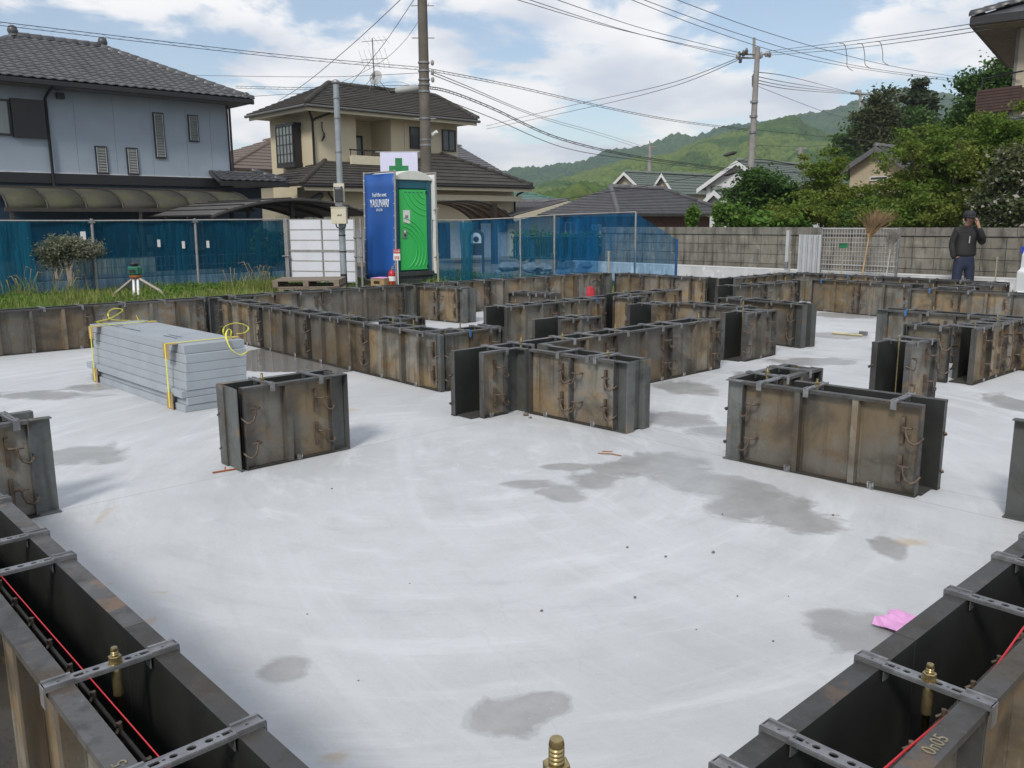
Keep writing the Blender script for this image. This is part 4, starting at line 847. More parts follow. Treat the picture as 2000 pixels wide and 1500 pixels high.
FG = thing('folding_gate', 'folded white concertina gate with bright bars beside the mesh panel', 'gate', (*mu(1580, 530).xy, -.15)); GW = mat('gate_white', (.62, .64, .67), .3, .5, var=.12)
for i in range(9):
    px = 1563 + i * 5.0; q = at_u(px, 460, MU - .35 + .0 * i); zt_ = at_u(1563 + i * 5, 458 + i * .4, MU - .35).z; m = MB(); x = MU - .35 + (.05 if i % 2 else 0); m.box(x - .012, x + .012, q.y - .018, q.y + .018, -.12, zt_); m.build('bar', GW, FG)
for i in range(8):
    q = at_u(1566 + i * 5.0, 470, MU - .32); m = MB(); m.box(MU - .33, MU - .322, q.y - .03, q.y + .03, .0, 1.02); m.build('slat', GW, FG)
q = mu(1560, 455); m = MB(); m.box(MU - .40, MU - .34, q.y - .02, q.y + .04, -.15, 1.10); m.build('end_post', GW, FG)
m = MB(); m.box(MU - .43, MU - .39, q.y - .03, q.y + .05, .38, .50); m.build('lock', GALV, FG)
BAM = mat('bamboo', (.36, .24, .11), .7, var=.25, scale=8); TWG = mat('broom_twig', (.30, .20, .10), .9, var=.35)
def broom(lab, foot, neck, head_pts, m_h, m_t, n, hl_, spread):
    t = thing('broom', lab, 'broom', foot); m = MB(); m.tube([foot, foot.lerp(neck, .5), neck], [.014, .0135, .012], 7); m.build('handle', m_h, t)
    m = MB(); ax = (head_pts - neck)
    for i in range(n):
        off = Vector((random.gauss(0, .3), random.gauss(0, .3), random.gauss(0, .1))) * spread; k = random.uniform(.75, 1.08); s0 = neck + Vector((random.gauss(0, .012), random.gauss(0, .012), random.uniform(-.05, .03)))
        e = neck + ax * k + off * k; md = s0.lerp(e, .5) + off * -.12; m.tube([s0, md, e], [.006, .0045, .0025], 3, caps=False)
    m.build('bristles', m_t, t); m = MB(); m.tube([neck + Vector((0, 0, -.03)), neck + Vector((0, 0, .05))], .03, 8); m.build('binding', m_h, t); return t
broom('tall bamboo twig broom standing bristles up against the mesh panel', at_d(1682, 548, 14.6), at_d(1697, 462, 15.2), at_d(1718, 418, 15.2), BAM, TWG, 260, .5, .50)
broom('worn grey fan broom with a faded flat head at the panel end', at_d(1731, 540, 14.4), at_d(1738, 492, 14.6), at_d(1746, 452, 14.7), GRYM, mat('faded_bristle', (.22, .20, .18), .9), 220, .35, .22)
q = at_d(1647, 481, 14.5); Br = thing('deck_brush', 'green brush head on a plain wooden pole in front of the mesh', 'brush', at_d(1642, 545, 14.5)); m = MB(); m.tube([at_d(1642, 548, 14.5), at_d(1647, 487, 14.5)], .012, 6); m.build('handle', mat('pole_wood', (.32, .28, .22), .7), Br)
m = MB(); m.box(-.065, .065, -.03, .03, q.z - .03, q.z + .015, facing(q)); m.build('brush_block', mat('brush_green', (.01, .18, .07), .5), Br, bevel=.005); m = MB(); m.box(-.06, .06, -.026, .026, q.z + .0155, q.z + .05, facing(q)); m.build('bristles', mat('bristle_green', (.012, .14, .055), .9), Br)
# ------------------------------------------------------------------ van at the right edge
va = at_d(1983, 545, 12.6); Vn = thing('parked_van', 'white van with a blue stripe cut off by the right edge', 'van', (va.x + 1.6, va.y - .5, -.16))
VW = mat('van_white', (.72, .73, .74), .25, var=.04, spec=.6); Vx = Matrix.Translation((va.x, va.y, 0)) @ Matrix.Rotation(R(-30), 4, 'Z')
prof = [(0, .22), (0.0, .55), (.05, .58), (.06, .78), (.33, 1.62), (.5, 1.70), (3.1, 1.70), (3.25, 1.5), (3.3, .22)]
m = MB(); n = len(prof); vs = [Vx @ Vector((x, -1.48, z)) for x, z in prof] + [Vx @ Vector((x, 0, z)) for x, z in prof]
m.add(vs, [tuple(range(n)), tuple(reversed(range(n, 2 * n)))] + [(i, i + n, (i + 1) % n + n, (i + 1) % n) for i in range(n)]); m.build('body', VW, Vn, bevel=.03)
m = MB(); m.box(.045, 3.28, .001, .004, .80, .90, Vx); m.build('stripe', mat('stripe_blue', (.02, .05, .40), .35), Vn)
m = MB(); m.prism([(.45, 1.0), (.62, 1.5), (1.5, 1.5), (1.5, 1.0)], 'y', .001, .006); m.v = [tuple(Vx @ Vector(q)) for q in m.v]; m.build('side_window', mat('van_glass', (.02, .025, .03), .08), Vn)
m = MB(); m.box(-.05, .0, -1.45, -.02, .02, .26, Vx); m.build('bumper', VW, Vn, bevel=.02)
for x in (.55, 2.7):
    m = MB(); c = [Vx @ Vector((x + .29 * math.cos(R(a)), y, .29 - .16 + .29 * math.sin(R(a)))) for y in (-.16, .01) for a in range(0, 360, 20)]; m.add(c, [tuple(range(18)), tuple(range(35, 17, -1))] + [(i, i + 18, (i + 1) % 18 + 18, (i + 1) % 18) for i in range(18)]); w = m.build('wheel', mat('tyre', (.02, .02, .02), .8), Vn)
# ------------------------------------------------------------------ buildings
TILE = mat('grey_roof_tile', (.125, .128, .135), .34, var=.3, scale=4, rnd=.35); TILED = mat('dark_roof_tile', (.07, .073, .08), .40, var=.3, scale=4, rnd=.35)
SHING = mat('brown_shingle', (.062, .055, .047), .8, var=.4, scale=3, rnd=.3); SHING4 = mat('slate_shingle', (.115, .115, .125), .6, var=.25, scale=3, rnd=.2); BLKT = mat('black_trim', (.012, .012, .014), .45, var=.1)
GLASS = mat('window_glass', (.05, .06, .065), .05, var=.2, scale=2, spec=.7); GLASSL = mat('pale_glass', (.20, .23, .22), .12, var=.3, scale=3); CURT = mat('curtain', (.33, .38, .37), .8, var=.3, scale=5, stretch=(14, 14, .4))  # the second glass simply has a paler, rougher surface
def roof_base(quad, m_, parent, th=.10, name='roof_deck'): q = MB(); q.slab(quad, th); return q.build(name, m_, parent)
def tile_face(A, B, C, D, w, row, m_, parent, limit=300, wave=.035, umin=-1e9, vmax=1e9):
    """pantiles on a sloping face: A,B eave; C,D upper edge. Every tile is an object; past the limit they are joined"""
    A, B, C, D = map(Vector, (A, B, C, D)); ex = (B - A).normalized(); mid = (D - A) - ex * (D - A).dot(ex); sl = mid.length; ey = mid.normalized(); ez = ex.cross(ey)
    if ez.z < 0: ez = -ez
    t = MB(); n = 5; vs = []
    for j, (yy, lift) in enumerate(((-.02, .045), (row * 1.1, .008))):
        for i in range(n + 1): f = i / n; z = wave * (math.sin(f * math.pi * 2) * .5 + .5) if f < .75 else wave * (.0 + (f - .75) * 4 * .5 + .0); vs.append(ex * (w * f * 1.02) + ey * yy + ez * (z + lift))
    for i in range(n + 1): vs.append(vs[i] - ez * .03)
    t.add(vs, [(i, i + 1, n + 2 + i, n + 1 + i) for i in range(n)] + [(2 * n + 2 + i, 2 * n + 3 + i, i + 1, i) for i in range(n)], True)
    me = t.mesh('roof_tile'); me.materials.append(m_); spots = []; nr = int(sl / row); la, lb = (D - A).dot(ex), (B - A).length; lc = (C - A).dot(ex)
    for r in range(nr):
        h = r * row; l = la * h / sl; rt = lb + (lc - lb) * h / sl; k = math.ceil((l - .02) / w)
        while (k + .75) * w < rt:
            p = A + ex * (k * w) + ey * h + ez * .01
            if p.x > umin and p.y < vmax: spots.append(p)
            k += 1
    for p in spots[:limit]: o = link('roof_tile', me, None, parent); o.location = p if not parent.get('_w') else p; 
    if len(spots) > limit:
        j = MB()
        for p in spots[limit:]: j.add([v.co + p for v in me.vertices], [tuple(f.vertices) for f in me.polygons], True)
        o = j.build('upper_roof_tiles', m_, parent); o['kind'] = 'stuff'
    return len(spots)
def course_face(A, B, C, D, n, m_, parent, th=.028, name='shingle_course'):
    """stepped shingle courses, one strip each"""
    A, B, C, D = map(Vector, (A, B, C, D)); nrm = (B - A).cross(D - A).normalized()
    if nrm.z < 0: nrm = -nrm
    for r in range(n):
        t0, t1 = r / n, min(1, (r + 1.12) / n); a, b, c, d = A.lerp(D, t0), B.lerp(C, t0), B.lerp(C, t1), A.lerp(D, t1)
        a1, b1, c1, d1 = a + nrm * (th + .012), b + nrm * (th + .012), c + nrm * .008, d + nrm * .008; m = MB()
        m.add([a1, b1, c1, d1, a, b], [(0, 1, 2, 3), (4, 5, 1, 0)]); m.build(name, m_, parent)
def ridge_cap(pts, r, m_, parent, step=.32, name='ridge_tile'):
    for a, b in zip(pts[:-1], pts[1:]):
        a, b = Vector(a), Vector(b); d = b - a; n = max(1, int(d.length / step)); d.normalize(); sd = d.cross(Vector((0, 0, 1))).normalized(); up = sd.cross(d).normalized()
        for i in range(n):
            p = a + d * (i * (b - a).length / n); q = a + d * ((i + 1.06) * (b - a).length / n); m = MB(); s = 6; vs = []
            for (pt, rr) in ((p, r * 1.08), (q, r * .96)):
                for k in range(s + 1): an = math.pi * k / s; vs.append(pt + sd * math.cos(an) * rr + up * (math.sin(an) * rr * 1.1))
            m.add(vs, [(k, k + 1, s + 2 + k, s + 1 + k) for k in range(s)] + [tuple(range(s + 1))], True); m.build(name, m_, parent)
def window_v(parent, u0, u1, z0, z1, v, fm, gm, mull=1, rails=0, dep=.06, fw=.05, name='window'):
    """window in a wall facing -y"""
    m = MB(); m.box(u0, u1, v - dep, v, z0, z0 + fw); m.box(u0, u1, v - dep, v, z1 - fw, z1); m.box(u0, u0 + fw, v - dep, v, z0 + fw, z1 - fw); m.box(u1 - fw, u1, v - dep, v, z0 + fw, z1 - fw)
    for i in range(1, mull): x = u0 + (u1 - u0) * i / mull; m.box(x - fw / 2, x + fw / 2, v - dep + .01, v - .01, z0 + fw, z1 - fw)
    for i in range(1, rails): z = z0 + (z1 - z0) * i / rails; m.box(u0 + fw, u1 - fw, v - dep + .012, v - .012, z - fw / 3, z + fw / 3)
    f = m.build(name, fm, parent); m = MB(); m.box(u0 + fw * .5, u1 - fw * .5, v - .03, v - .006, z0 + fw * .5, z1 - fw * .5); m.build('pane', gm, f); return f
def window_u(parent, v0, v1, z0, z1, u, fm, gm, mull=1, rails=0, dep=.06, fw=.05, name='window'):
    """window in a wall facing -x"""
    m = MB(); m.box(u - dep, u, v0, v1, z0, z0 + fw); m.box(u - dep, u, v0, v1, z1 - fw, z1); m.box(u - dep, u, v0, v0 + fw, z0 + fw, z1 - fw); m.box(u - dep, u, v1 - fw, v1, z0 + fw, z1 - fw)
    for i in range(1, mull): y = v0 + (v1 - v0) * i / mull; m.box(u - dep + .01, u - .01, y - fw / 2, y + fw / 2, z0 + fw, z1 - fw)
    for i in range(1, rails): z = z0 + (z1 - z0) * i / rails; m.box(u - dep + .012, u - .012, v0 + fw, v1 - fw, z - fw / 3, z + fw / 3)
    f = m.build(name, fm, parent); m = MB(); m.box(u - .03, u - .006, v0 + fw * .5, v1 - fw * .5, z0 + fw * .5, z1 - fw * .5); m.build('pane', gm, f); return f
# ---- blue house
H1 = thing('blue_house', 'two-storey blue-grey house with grey pantiled hip roof at left', 'house', (9.5, 30.5, -.15))
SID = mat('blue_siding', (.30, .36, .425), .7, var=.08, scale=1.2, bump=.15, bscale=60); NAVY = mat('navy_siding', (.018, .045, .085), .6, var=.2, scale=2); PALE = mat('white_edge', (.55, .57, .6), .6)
us = [5.2, 6.3, 7.66, 8.4, 9.5, 10.6, 11.7, 12.5, 13.12]
for a, b in zip(us[:-1], us[1:]): m = MB(); m.box(a + .003, b - .003, 27.8, 27.86, 2.74, 5.16); m.build('siding_panel', SID, H1)
m = MB(); m.box(5.2, 13.10, 27.87, 33.2, 2.5, 5.15); m.build('upper_wall', SID, H1)
m = MB(); m.box(13.085, 13.14, 27.785, 27.86, 2.72, 5.15); m.build('corner_trim', BLKT, H1); m = MB(); m.box(5.2, 13.14, 27.775, 27.798, 2.735, 2.765); m.build('edge_trim', PALE, H1)
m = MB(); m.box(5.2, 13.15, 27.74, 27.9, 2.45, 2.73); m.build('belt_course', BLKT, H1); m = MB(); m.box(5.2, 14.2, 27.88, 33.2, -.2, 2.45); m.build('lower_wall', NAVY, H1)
for u0, u1, z0, z1 in ((8.88, 9.22, 2.76, 3.57), (9.78, 10.12, 2.76, 3.57), (10.67, 11.0, 3.29, 4.67), (11.77, 12.1, 3.85, 4.68)):
    w = window_v(H1, u0, u1, z0, z1, 27.80, BLKT, GLASSL, dep=.05, fw=.035); n = int((z1 - z0) / .085)
    for i in range(n): q = MB(); z = z0 + .05 + i * (z1 - z0 - .1) / n; q.add([(u0 + .04, 27.775, z + .06), (u1 - .04, 27.775, z + .06), (u1 - .04, 27.745, z), (u0 + .04, 27.745, z), (u0 + .04, 27.78, z + .06), (u1 - .04, 27.78, z + .06)], [(0, 1, 2, 3), (4, 0, 1, 5)]); q.build('louvre', mat('louvre_glass', (.20, .215, .20), .25, var=.15), w)
    for uu in (u0 + .042, u1 - .042): q = MB(); q.box(uu - .008, uu + .008, 27.735, 27.742, z0 + .04, z1 - .04); q.build('louvre_rail', PALE, w)
window_v(H1, 5.5, 6.72, 3.73, 4.70, 27.80, BLKT, CURT, mull=2); m = MB(); m.box(6.74, 7.58, 27.66, 27.79, 3.70, 4.74); m.build('shutter_box', BLKT, H1)
m = MB(); m.box(7.95, 8.15, 27.64, 27.79, 4.83, 4.99); m.build('vent_hood', BLKT, H1)
m = MB(); m.tube([(7.72, 27.06, 5.10), (7.66, 27.5, 4.92), (7.64, 27.70, 4.8), (7.64, 27.70, 2.3)], .045, 8); m.build('downpipe', BLKT, H1)
m = MB(); m.tube([(13.16, 27.72, 5.0), (13.16, 27.72, 2.7)], .04, 8); m.build('downpipe', BLKT, H1)
m = MB(); m.box(4.4, 13.6, 27.02, 33.9, 5.08, 5.16); m.build('soffit', mat('soffit_grey', (.20, .20, .21), .8), H1); m = MB(); m.box(4.3, 13.66, 26.92, 27.02, 5.06, 5.20); m.build('gutter', BLKT, H1, bevel=.02)
A, B, C, D = (4.35, 27, 5.22), (13.65, 27, 5.22), (10.2, 30.5, 6.9), (7.8, 30.5, 6.9); E_, F_ = (4.35, 34, 5.22), (13.65, 34, 5.22)
rf = None
for q in ((A, B, C, D), (E_, A, D), (B, F_, C), (F_, E_, D, C)): roof_base([Vector(p) for p in q], TILED, H1)
tile_face(A, B, C, D, .275, .235, TILE, H1, 300, umin=5.9)
j0 = tile_face(E_, A, D, D, .275, .235, TILE, H1, 0)
ridge_cap([C + () if False else C, D], .13, TILE, H1); ridge_cap([B, C], .11, TILE, H1); ridge_cap([A, D], .11, TILE, H1)
m = MB(); m.box(7.6, 10.35, 30.40, 30.60, 6.86, 7.0); m.build('ridge_course', TILE, H1)
for u in (7.7, 10.3): m = MB(); m.lathe([(.13, 0), (.16, .08), (.12, .2), (.05, .24)], 8, (u, 30.5, 6.98)); m.build('ridge_ornament', TILED, H1)
m = MB(); m.lathe([(.10, 0), (.13, .06), (.09, .14), (.03, .17)], 8, (13.5, 27.15, 5.28)); m.build('ridge_ornament', TILED, H1)
# small lower roof at the right
a, b, c, d = (12.35, 26.95, 2.62), (14.65, 26.95, 2.62), (13.9, 27.78, 2.98), (12.35, 27.78, 2.98); roof_base([Vector(p) for p in (a, b, c, d)], TILED, H1); roof_base([Vector(p) for p in ((14.65, 26.95, 2.62), (14.65, 31, 2.62), (13.9, 31, 2.98), (13.9, 27.78, 2.98))], TILED, H1); tile_face(a, b, c, d, .27, .2, TILED, H1, 60)
ridge_cap([(14.65, 26.95, 2.66), (13.9, 27.78, 3.02)], .09, TILED, H1); m = MB(); m.box(12.3, 14.72, 26.86, 26.95, 2.46, 2.62); m.build('gutter', BLKT, H1)
# ground-floor doors and panes seen through the net
DOORP = mat('door_pane', (.30, .33, .35), .3, var=.15)
for (x0, y0, x1, y1) in ((247, 455, 259, 488), (265, 457, 275, 486), (284, 456, 303, 485), (248, 492, 259, 520), (265, 490, 276, 520), (284, 490, 304, 520), (28, 445, 50, 500)):
    p, q = at_v(x0, y0, 27.86), at_v(x1, y1, 27.86); window_v(H1, p.x, q.x, q.z, p.z, 27.875, BLKT, DOORP, dep=.05, fw=.03)
p, q = at_v(365, 428, 27.86), at_v(403, 490, 27.86); window_v(H1, p.x, q.x, q.z, p.z, 27.875, BLKT, mat('pale_door', (.42, .43, .46), .6), dep=.05, fw=.03, name='door')
# awning along the ground floor
AW = thing('terrace_awning', 'mossy ribbed polycarbonate awning along the ground floor of the blue house', 'awning', (9, 26.2, 0)); POLY = mat('polycarbonate', (.042, .039, .033), .85, var=.35, scale=1.6, c2=(.058, .060, .026)); BRZ = mat('bronze_frame', (.045, .038, .03), .5)
wx = [5.9 + i * .98 for i in range(8)]; prof = [(27.7, 2.30), (27.1, 2.28), (26.5, 2.18), (26.0, 2.02), (25.75, 1.85), (25.7, 1.70)]
for a, b in zip(wx[:-1], wx[1:]):
    m = MB(); n = len(prof); m.add([(x, y, z) for x in (a + .02, b - .02) for y, z in prof], [(i, i + 1, n + i + 1, n + i) for i in range(n - 1)], True); o = m.build('roof_sheet', POLY, AW); s = o.modifiers.new('t', 'SOLIDIFY'); s.thickness = .012
for x in wx: m = MB(); m.tube([(x, y - .005, z + .012) for y, z in prof], .022, 6); m.build('rib', BRZ, AW)
m = MB(); m.box(5.85, 12.8, 25.66, 25.74, 1.62, 1.72); m.build('front_beam', BRZ, AW); m = MB(); m.box(5.85, 12.8, 27.65, 27.73, 2.26, 2.36); m.build('back_beam', BRZ, AW)
for x in (6.0, 9.3, 12.6): m = MB(); m.box(x - .04, x + .04, 25.68, 25.74, -.15, 1.62); m.build('post', BRZ, AW)
# arched carport
CPt = thing('carport', 'dark arched carport roof with corrugated flank beside the blue house', 'carport', (14, 24, -.15)); CPM = mat('carport_sheet', (.105, .10, .095), .5, var=.25, scale=3); CPI = mat('carport_frame', (.022, .019, .016), .6)
c0 = at_v(412, 421, 21.6); c1 = at_v(735, 418, 21.6); ap = at_v(570, 387, 21.6); u0, u1, zr = c0.x, c1.x, ap.z - c0.z; n = 22
def arch(f, lift=0): return (u0 + (u1 - u0) * f, c0.z + zr * (1 - (2 * f - 1) ** 2) + lift)
for i in range(n):
    (x0, z0), (x1, z1) = arch(i / n), arch((i + 1) / n); m = MB(); m.slab([(x0, 21.6, z0), (x1 - .02, 21.6, z1 - .004), (x1 - .02, 26.2, z1 - .004), (x0, 26.2, z0)], .015); m.build('roof_strip', CPM, CPt)
    if i % 2 == 0: m = MB(); m.tube([(x0, 21.6, z0 + .012), (x0, 26.2, z0 + .012)], .018, 5); m.build('batten', CPI, CPt)
for v in (21.6, 23.1, 24.6, 26.2): m = MB(); m.tube([(arch(i / 24)[0], v, arch(i / 24)[1] - .06) for i in range(25)], .045, 6); m.build('arch_beam', CPI, CPt)
for f in (.5, .98): 
    for v in (22.0, 25.8): m = MB(); x, z = arch(f); m.box(x - .05, x + .05, v - .05, v + .05, -.15, z - .05); m.build('post', CPI, CPt)
# ---- cream house
H2 = thing('cream_house', 'two-storey cream house with brown shingle hip roofs and a balcony', 'house', (20.5, 31.5, -.15))
CRM = mat('cream_siding', (.57, .505, .355), .75, var=.08, scale=1.0, bump=.12, bscale=50); CRL = mat('cream_trim', (.60, .55, .41), .7, var=.06)
us = [17.0, 17.9, 18.84]
for a, b in zip(us[:-1], us[1:]): m = MB(); m.box(a + .010, b - .010, 29, 29.06, 2.6, 5.36); m.build('siding_panel', CRM, H2)
for a, b in ((20.44, 21.1), (21.1, 22.3), (22.3, 23.2), (23.2, 23.85)): m = MB(); m.box(a + .010, b - .010, 29, 29.06, 2.6, 5.3); m.build('siding_panel', CRM, H2)
m = MB(); m.box(17.01, 18.83, 29.07, 32.35, -.2, 5.36); m.box(20.45, 23.84, 29.07, 32.35, -.2, 5.3); m.box(18.83, 20.45, 30.4, 32.35, -.2, 5.3); m.build('wall', CRM, H2)
m = MB(); m.box(18.83, 20.45, 29.0, 30.4, 3.35, 3.62); m.build('balcony_floor', CRL, H2)
m = MB(); m.box(18.3, 21.4, 28.55, 28.66, 3.45, 3.78); bal = m.build('balcony_parapet', CRL, H2)
m = MB(); m.tube([(18.25, 28.6, 3.98), (21.45, 28.6, 3.98)], .03, 6); m.build('handrail', BLKT, bal)
for x in (18.3, 18.9, 19.7, 20.5, 21.4): m = MB(); m.tube([(x, 28.6, 3.76), (x, 28.6, 3.98)], .016, 5); m.build('rail_post', BLKT, bal)
window_v(H2, 18.9, 20.0, 3.62, 4.70, 30.39, BLKT, CURT, mull=2, fw=.07); m = MB(); m.lathe([(.12, 0), (.15, .05), (.10, .11)], 12); m.v = [(19.35 + x, 30.38 - z, 5.0 + y) for x, y, z in m.v]; m.build('wall_lamp', mat('lamp_tan', (.34, .28, .18), .6), H2)
window_v(H2, 21.35, 22.25, 4.20, 5.05, 28.995, BLKT, GLASS, mull=2); window_v(H2, 23.0, 23.72, 4.18, 5.05, 28.995, BLKT, GLASS, mull=2)
bw = window_u(H2, 29.95, 31.25, 3.50, 4.90, 16.70, BLKT, GLASSL, mull=5, rails=4, fw=.04, name='bay_window'); m = MB(); m.box(16.68, 17.0, 29.9, 31.3, 4.86, 4.98); m.build('bay_roof', BLKT, bw); m = MB(); m.box(16.66, 17.0, 29.9, 31.3, 3.36, 3.50); m.build('bay_sill', BLKT, bw)
m = MB(); m.box(16.7, 16.99, 29.93, 29.97, 3.5, 4.88); m.box(16.7, 16.99, 31.23, 31.27, 3.5, 4.88); m.build('bay_side', BLKT, bw)
m = MB(); m.tube([(16.55, 28.5, 5.30), (16.85, 28.85, 5.05), (16.93, 28.93, 4.9), (16.93, 28.93, 3.2)], .045, 8); m.tube([(17.6, 28.4, 5.3), (17.05, 28.9, 5.05), (16.93, 28.93, 4.95)], .045, 8); m.build('downpipe', BLKT, H2)
m = MB(); m.tube([(17.35, 28.97, 4.95), (17.3, 28.9, 4.7), (17.4, 28.9, 4.4), (17.28, 28.92, 4.25), (17.42, 28.92, 4.55)], .022, 5); m.build('service_cable', BLKT, H2)
A, B, C, D = Vector((16.3, 28.25, 5.46)), Vector((24.35, 28.25, 5.46)), Vector((23.9, 30.55, 6.62)), Vector((18.65, 30.55, 6.62)); E_, F_ = Vector((16.3, 32.85, 5.46)), Vector((24.35, 32.85, 5.46))
m = MB(); m.box(16.4, 24.25, 28.32, 32.75, 5.28, 5.38); m.build('soffit', CRL, H2)
for q in ((A, B, C, D), (E_, A, D), (B, F_, C), (F_, E_, D, C)): roof_base(q, SHING, H2, .09)
course_face(A, B, C, D, 13, SHING, H2); course_face(E_, A, D, D, 13, SHING, H2); ridge_cap([A + Vector((0, 0, .05)), D], .10, SHING, H2); ridge_cap([B + Vector((0, 0, .05)), C], .10, SHING, H2); ridge_cap([D, C], .10, SHING, H2)
m = MB(); m.tube([(16.25, 28.18, 5.38), (24.4, 28.18, 5.38)], .06, 6); m.tube([(16.24, 28.2, 5.38), (16.24, 32.85, 5.38)], .06, 6); m.build('gutter', mat('gutter_grey', (.10, .105, .10), .5), H2); m = MB(); m.box(16.34, 24.3, 28.26, 28.31, 5.22, 5.37); m.box(16.34, 16.39, 28.32, 32.75, 5.22, 5.37); m.build('fascia', CRL, H2)
# ground floor
m = MB(); m.box(16.2, 25.5, 27.3, 29.0, -.2, 2.55); m.build('lower_wall', CRM, H2); m = MB(); m.box(17.4, 25.0, 27.22, 27.3, -.2, 1.05); m.build('plinth_cladding', mat('white_brick', (.50, .50, .50), .8, var=.15, scale=8), H2)
for a, b, c, d in (((15.0, 26.5, 2.58), (20.6, 26.5, 2.62), (20.4, 28.95, 3.55), (17.4, 28.95, 3.55)), ((19.9, 26.3, 2.70), (25.65, 26.3, 2.72), (22.9, 28.95, 4.05), (22.2, 28.95, 4.05))):
    q = [Vector(p) for p in (a, b, c, d)]; roof_base(q, SHING, H2, .08); course_face(*q, 9, SHING, H2); ridge_cap([q[0] + Vector((0, 0, .04)), q[3]], .09, SHING, H2); ridge_cap([q[1] + Vector((0, 0, .04)), q[2]], .09, SHING, H2)
    e = Vector((a[0], 31.4, a[2])); roof_base([e, q[0], q[3]], SHING, H2, .08); course_face(e, q[0], q[3], q[3], 9, SHING, H2); m = MB(); m.tube([(a[0] - .02, a[1] - .06, a[2] - .06), (b[0], b[1] - .06, b[2] - .06)], .055, 6); m.build('gutter', BLKT, H2); m = MB(); m.box(a[0] + .1, b[0] - .05, a[1] + .0, a[1] + .05, a[2] - .22, a[2] - .09); m.build('fascia', CRL, H2)
roof_base([Vector(p) for p in ((25.65, 26.3, 2.72), (25.65, 31, 2.72), (22.9, 31, 4.05), (22.9, 28.95, 4.05))], SHING, H2, .08)
m = MB(); m.box(20.3, 25.3, 26.6, 26.75, 2.10, 2.32); m.build('porch_beam', CRL, H2); m = MB(); m.tube([(16.1, 26.6, 2.5), (16.3, 27.0, 2.3), (16.6, 27.2, 2.1), (16.6, 27.2, 0)], .045, 8); m.tube([(25.5, 26.4, 2.62), (25.45, 27.0, 2.4), (25.45, 27.2, 2.2), (25.45, 27.2, 0)], .045, 8); m.build('downpipe', BLKT, H2)
m = MB(); m.tube([(15.7, 27.25, .0), (15.7, 27.25, 1.7), (15.85, 27.25, 2.1), (16.2, 27.3, 2.25)], .12, 8); m.build('vent_duct', mat('duct', (.10, .12, .13), .5), H2)
for u in (23.3, 24.75): w = window_v(H2, u - .2, u + .2, .85, 1.62, 27.22, BLKT, GLASS, fw=.05); q = MB(); q.prism([(u - .24, 1.62), (u - .16, 1.72), (u, 1.78), (u + .16, 1.72), (u + .24, 1.62)], 'y', 27.12, 27.22); q.build('window_head', BLKT, w)
m = MB(); m.box(20.6, 21.9, 27.2, 27.29, -.15, 1.25); dr = m.build('front_door', mat('door_navy', (.02, .025, .035), .5), H2); m = MB(); m.box(20.78, 20.82, 27.12, 27.2, .5, 1.0); m.build('door_handle', PALE, dr)
# dish and aerial on the ridge
da = at_v(731, 152, 30.5); AE = thing('roof_aerial', 'television aerial mast with a white dish on the cream house roof', 'aerial', (da.x, 30.5, 6.6)); AEM = mat('aerial_metal', (.20, .19, .19), .5, .4)
m = MB(); m.tube([(da.x, 30.5, 6.4), (da.x - .03, 30.5, 8.55)], .022, 6); mast = m.build('mast', AEM, AE)
for dx in (-.5, .5): 
    for dy in (-.35, .35): m = MB(); m.tube([(da.x, 30.5, 7.15), (da.x + dx, 30.5 + dy, 6.45)], .012, 5); m.build('stay', AEM, AE)
m = MB(); fwd = -Vector((AXF.x * .9 + AXR.x * .3, AXF.y * .9 + AXR.y * .3, -.35)).normalized(); sd = fwd.cross(Vector((0, 0, 1))).normalized(); up = sd.cross(fwd); cd = Vector((da.x, 30.4, da.z)); vs = [cd - fwd * .06]
for rr, o in ((.10, -.055), (.20, -.03), (.28, 0)):
    for k in range(14): an = 2 * math.pi * k / 14; vs.append(cd + sd * (rr * math.cos(an)) + up * (rr * 1.1 * math.sin(an)) + fwd * o)
m.add(vs, [(0, 1 + k, 1 + (k + 1) % 14) for k in range(14)] + [(1 + r * 14 + k, 1 + (r + 1) * 14 + k, 1 + (r + 1) * 14 + (k + 1) % 14, 1 + r * 14 + (k + 1) % 14) for r in (0, 1) for k in range(14)], True); o = m.build('dish', mat('dish_white', (.40, .41, .42), .5), AE); s = o.modifiers.new('t', 'SOLIDIFY'); s.thickness = .01
m = MB(); m.tube([cd - up * .28, cd + fwd * .25 - up * .05], .012, 5); m.tube([cd + fwd * .25 - up * .08, cd + fwd * .25 + up * .03], .03, 6); m.build('feed_arm', AEM, AE)
for z, ln, el in ((8.45, 1.1, .28), (7.75, 1.15, .42)):
    m = MB(); b0 = Vector((da.x - .02, 30.5, z)); m.tube([b0 - sd * ln * .55, b0 + sd * ln * .45], .011, 5); bm_ = m.build('boom', AEM, AE)
    for k in range(5 if z > 8 else 6): m = MB(); p = b0 - sd * ln * .55 + sd * (ln * k / 5); d2 = (fwd + up * .7).normalized() if z < 8 else fwd; m.tube([p - d2 * el, p + d2 * el], .006, 4); m.build('element', AEM, bm_)
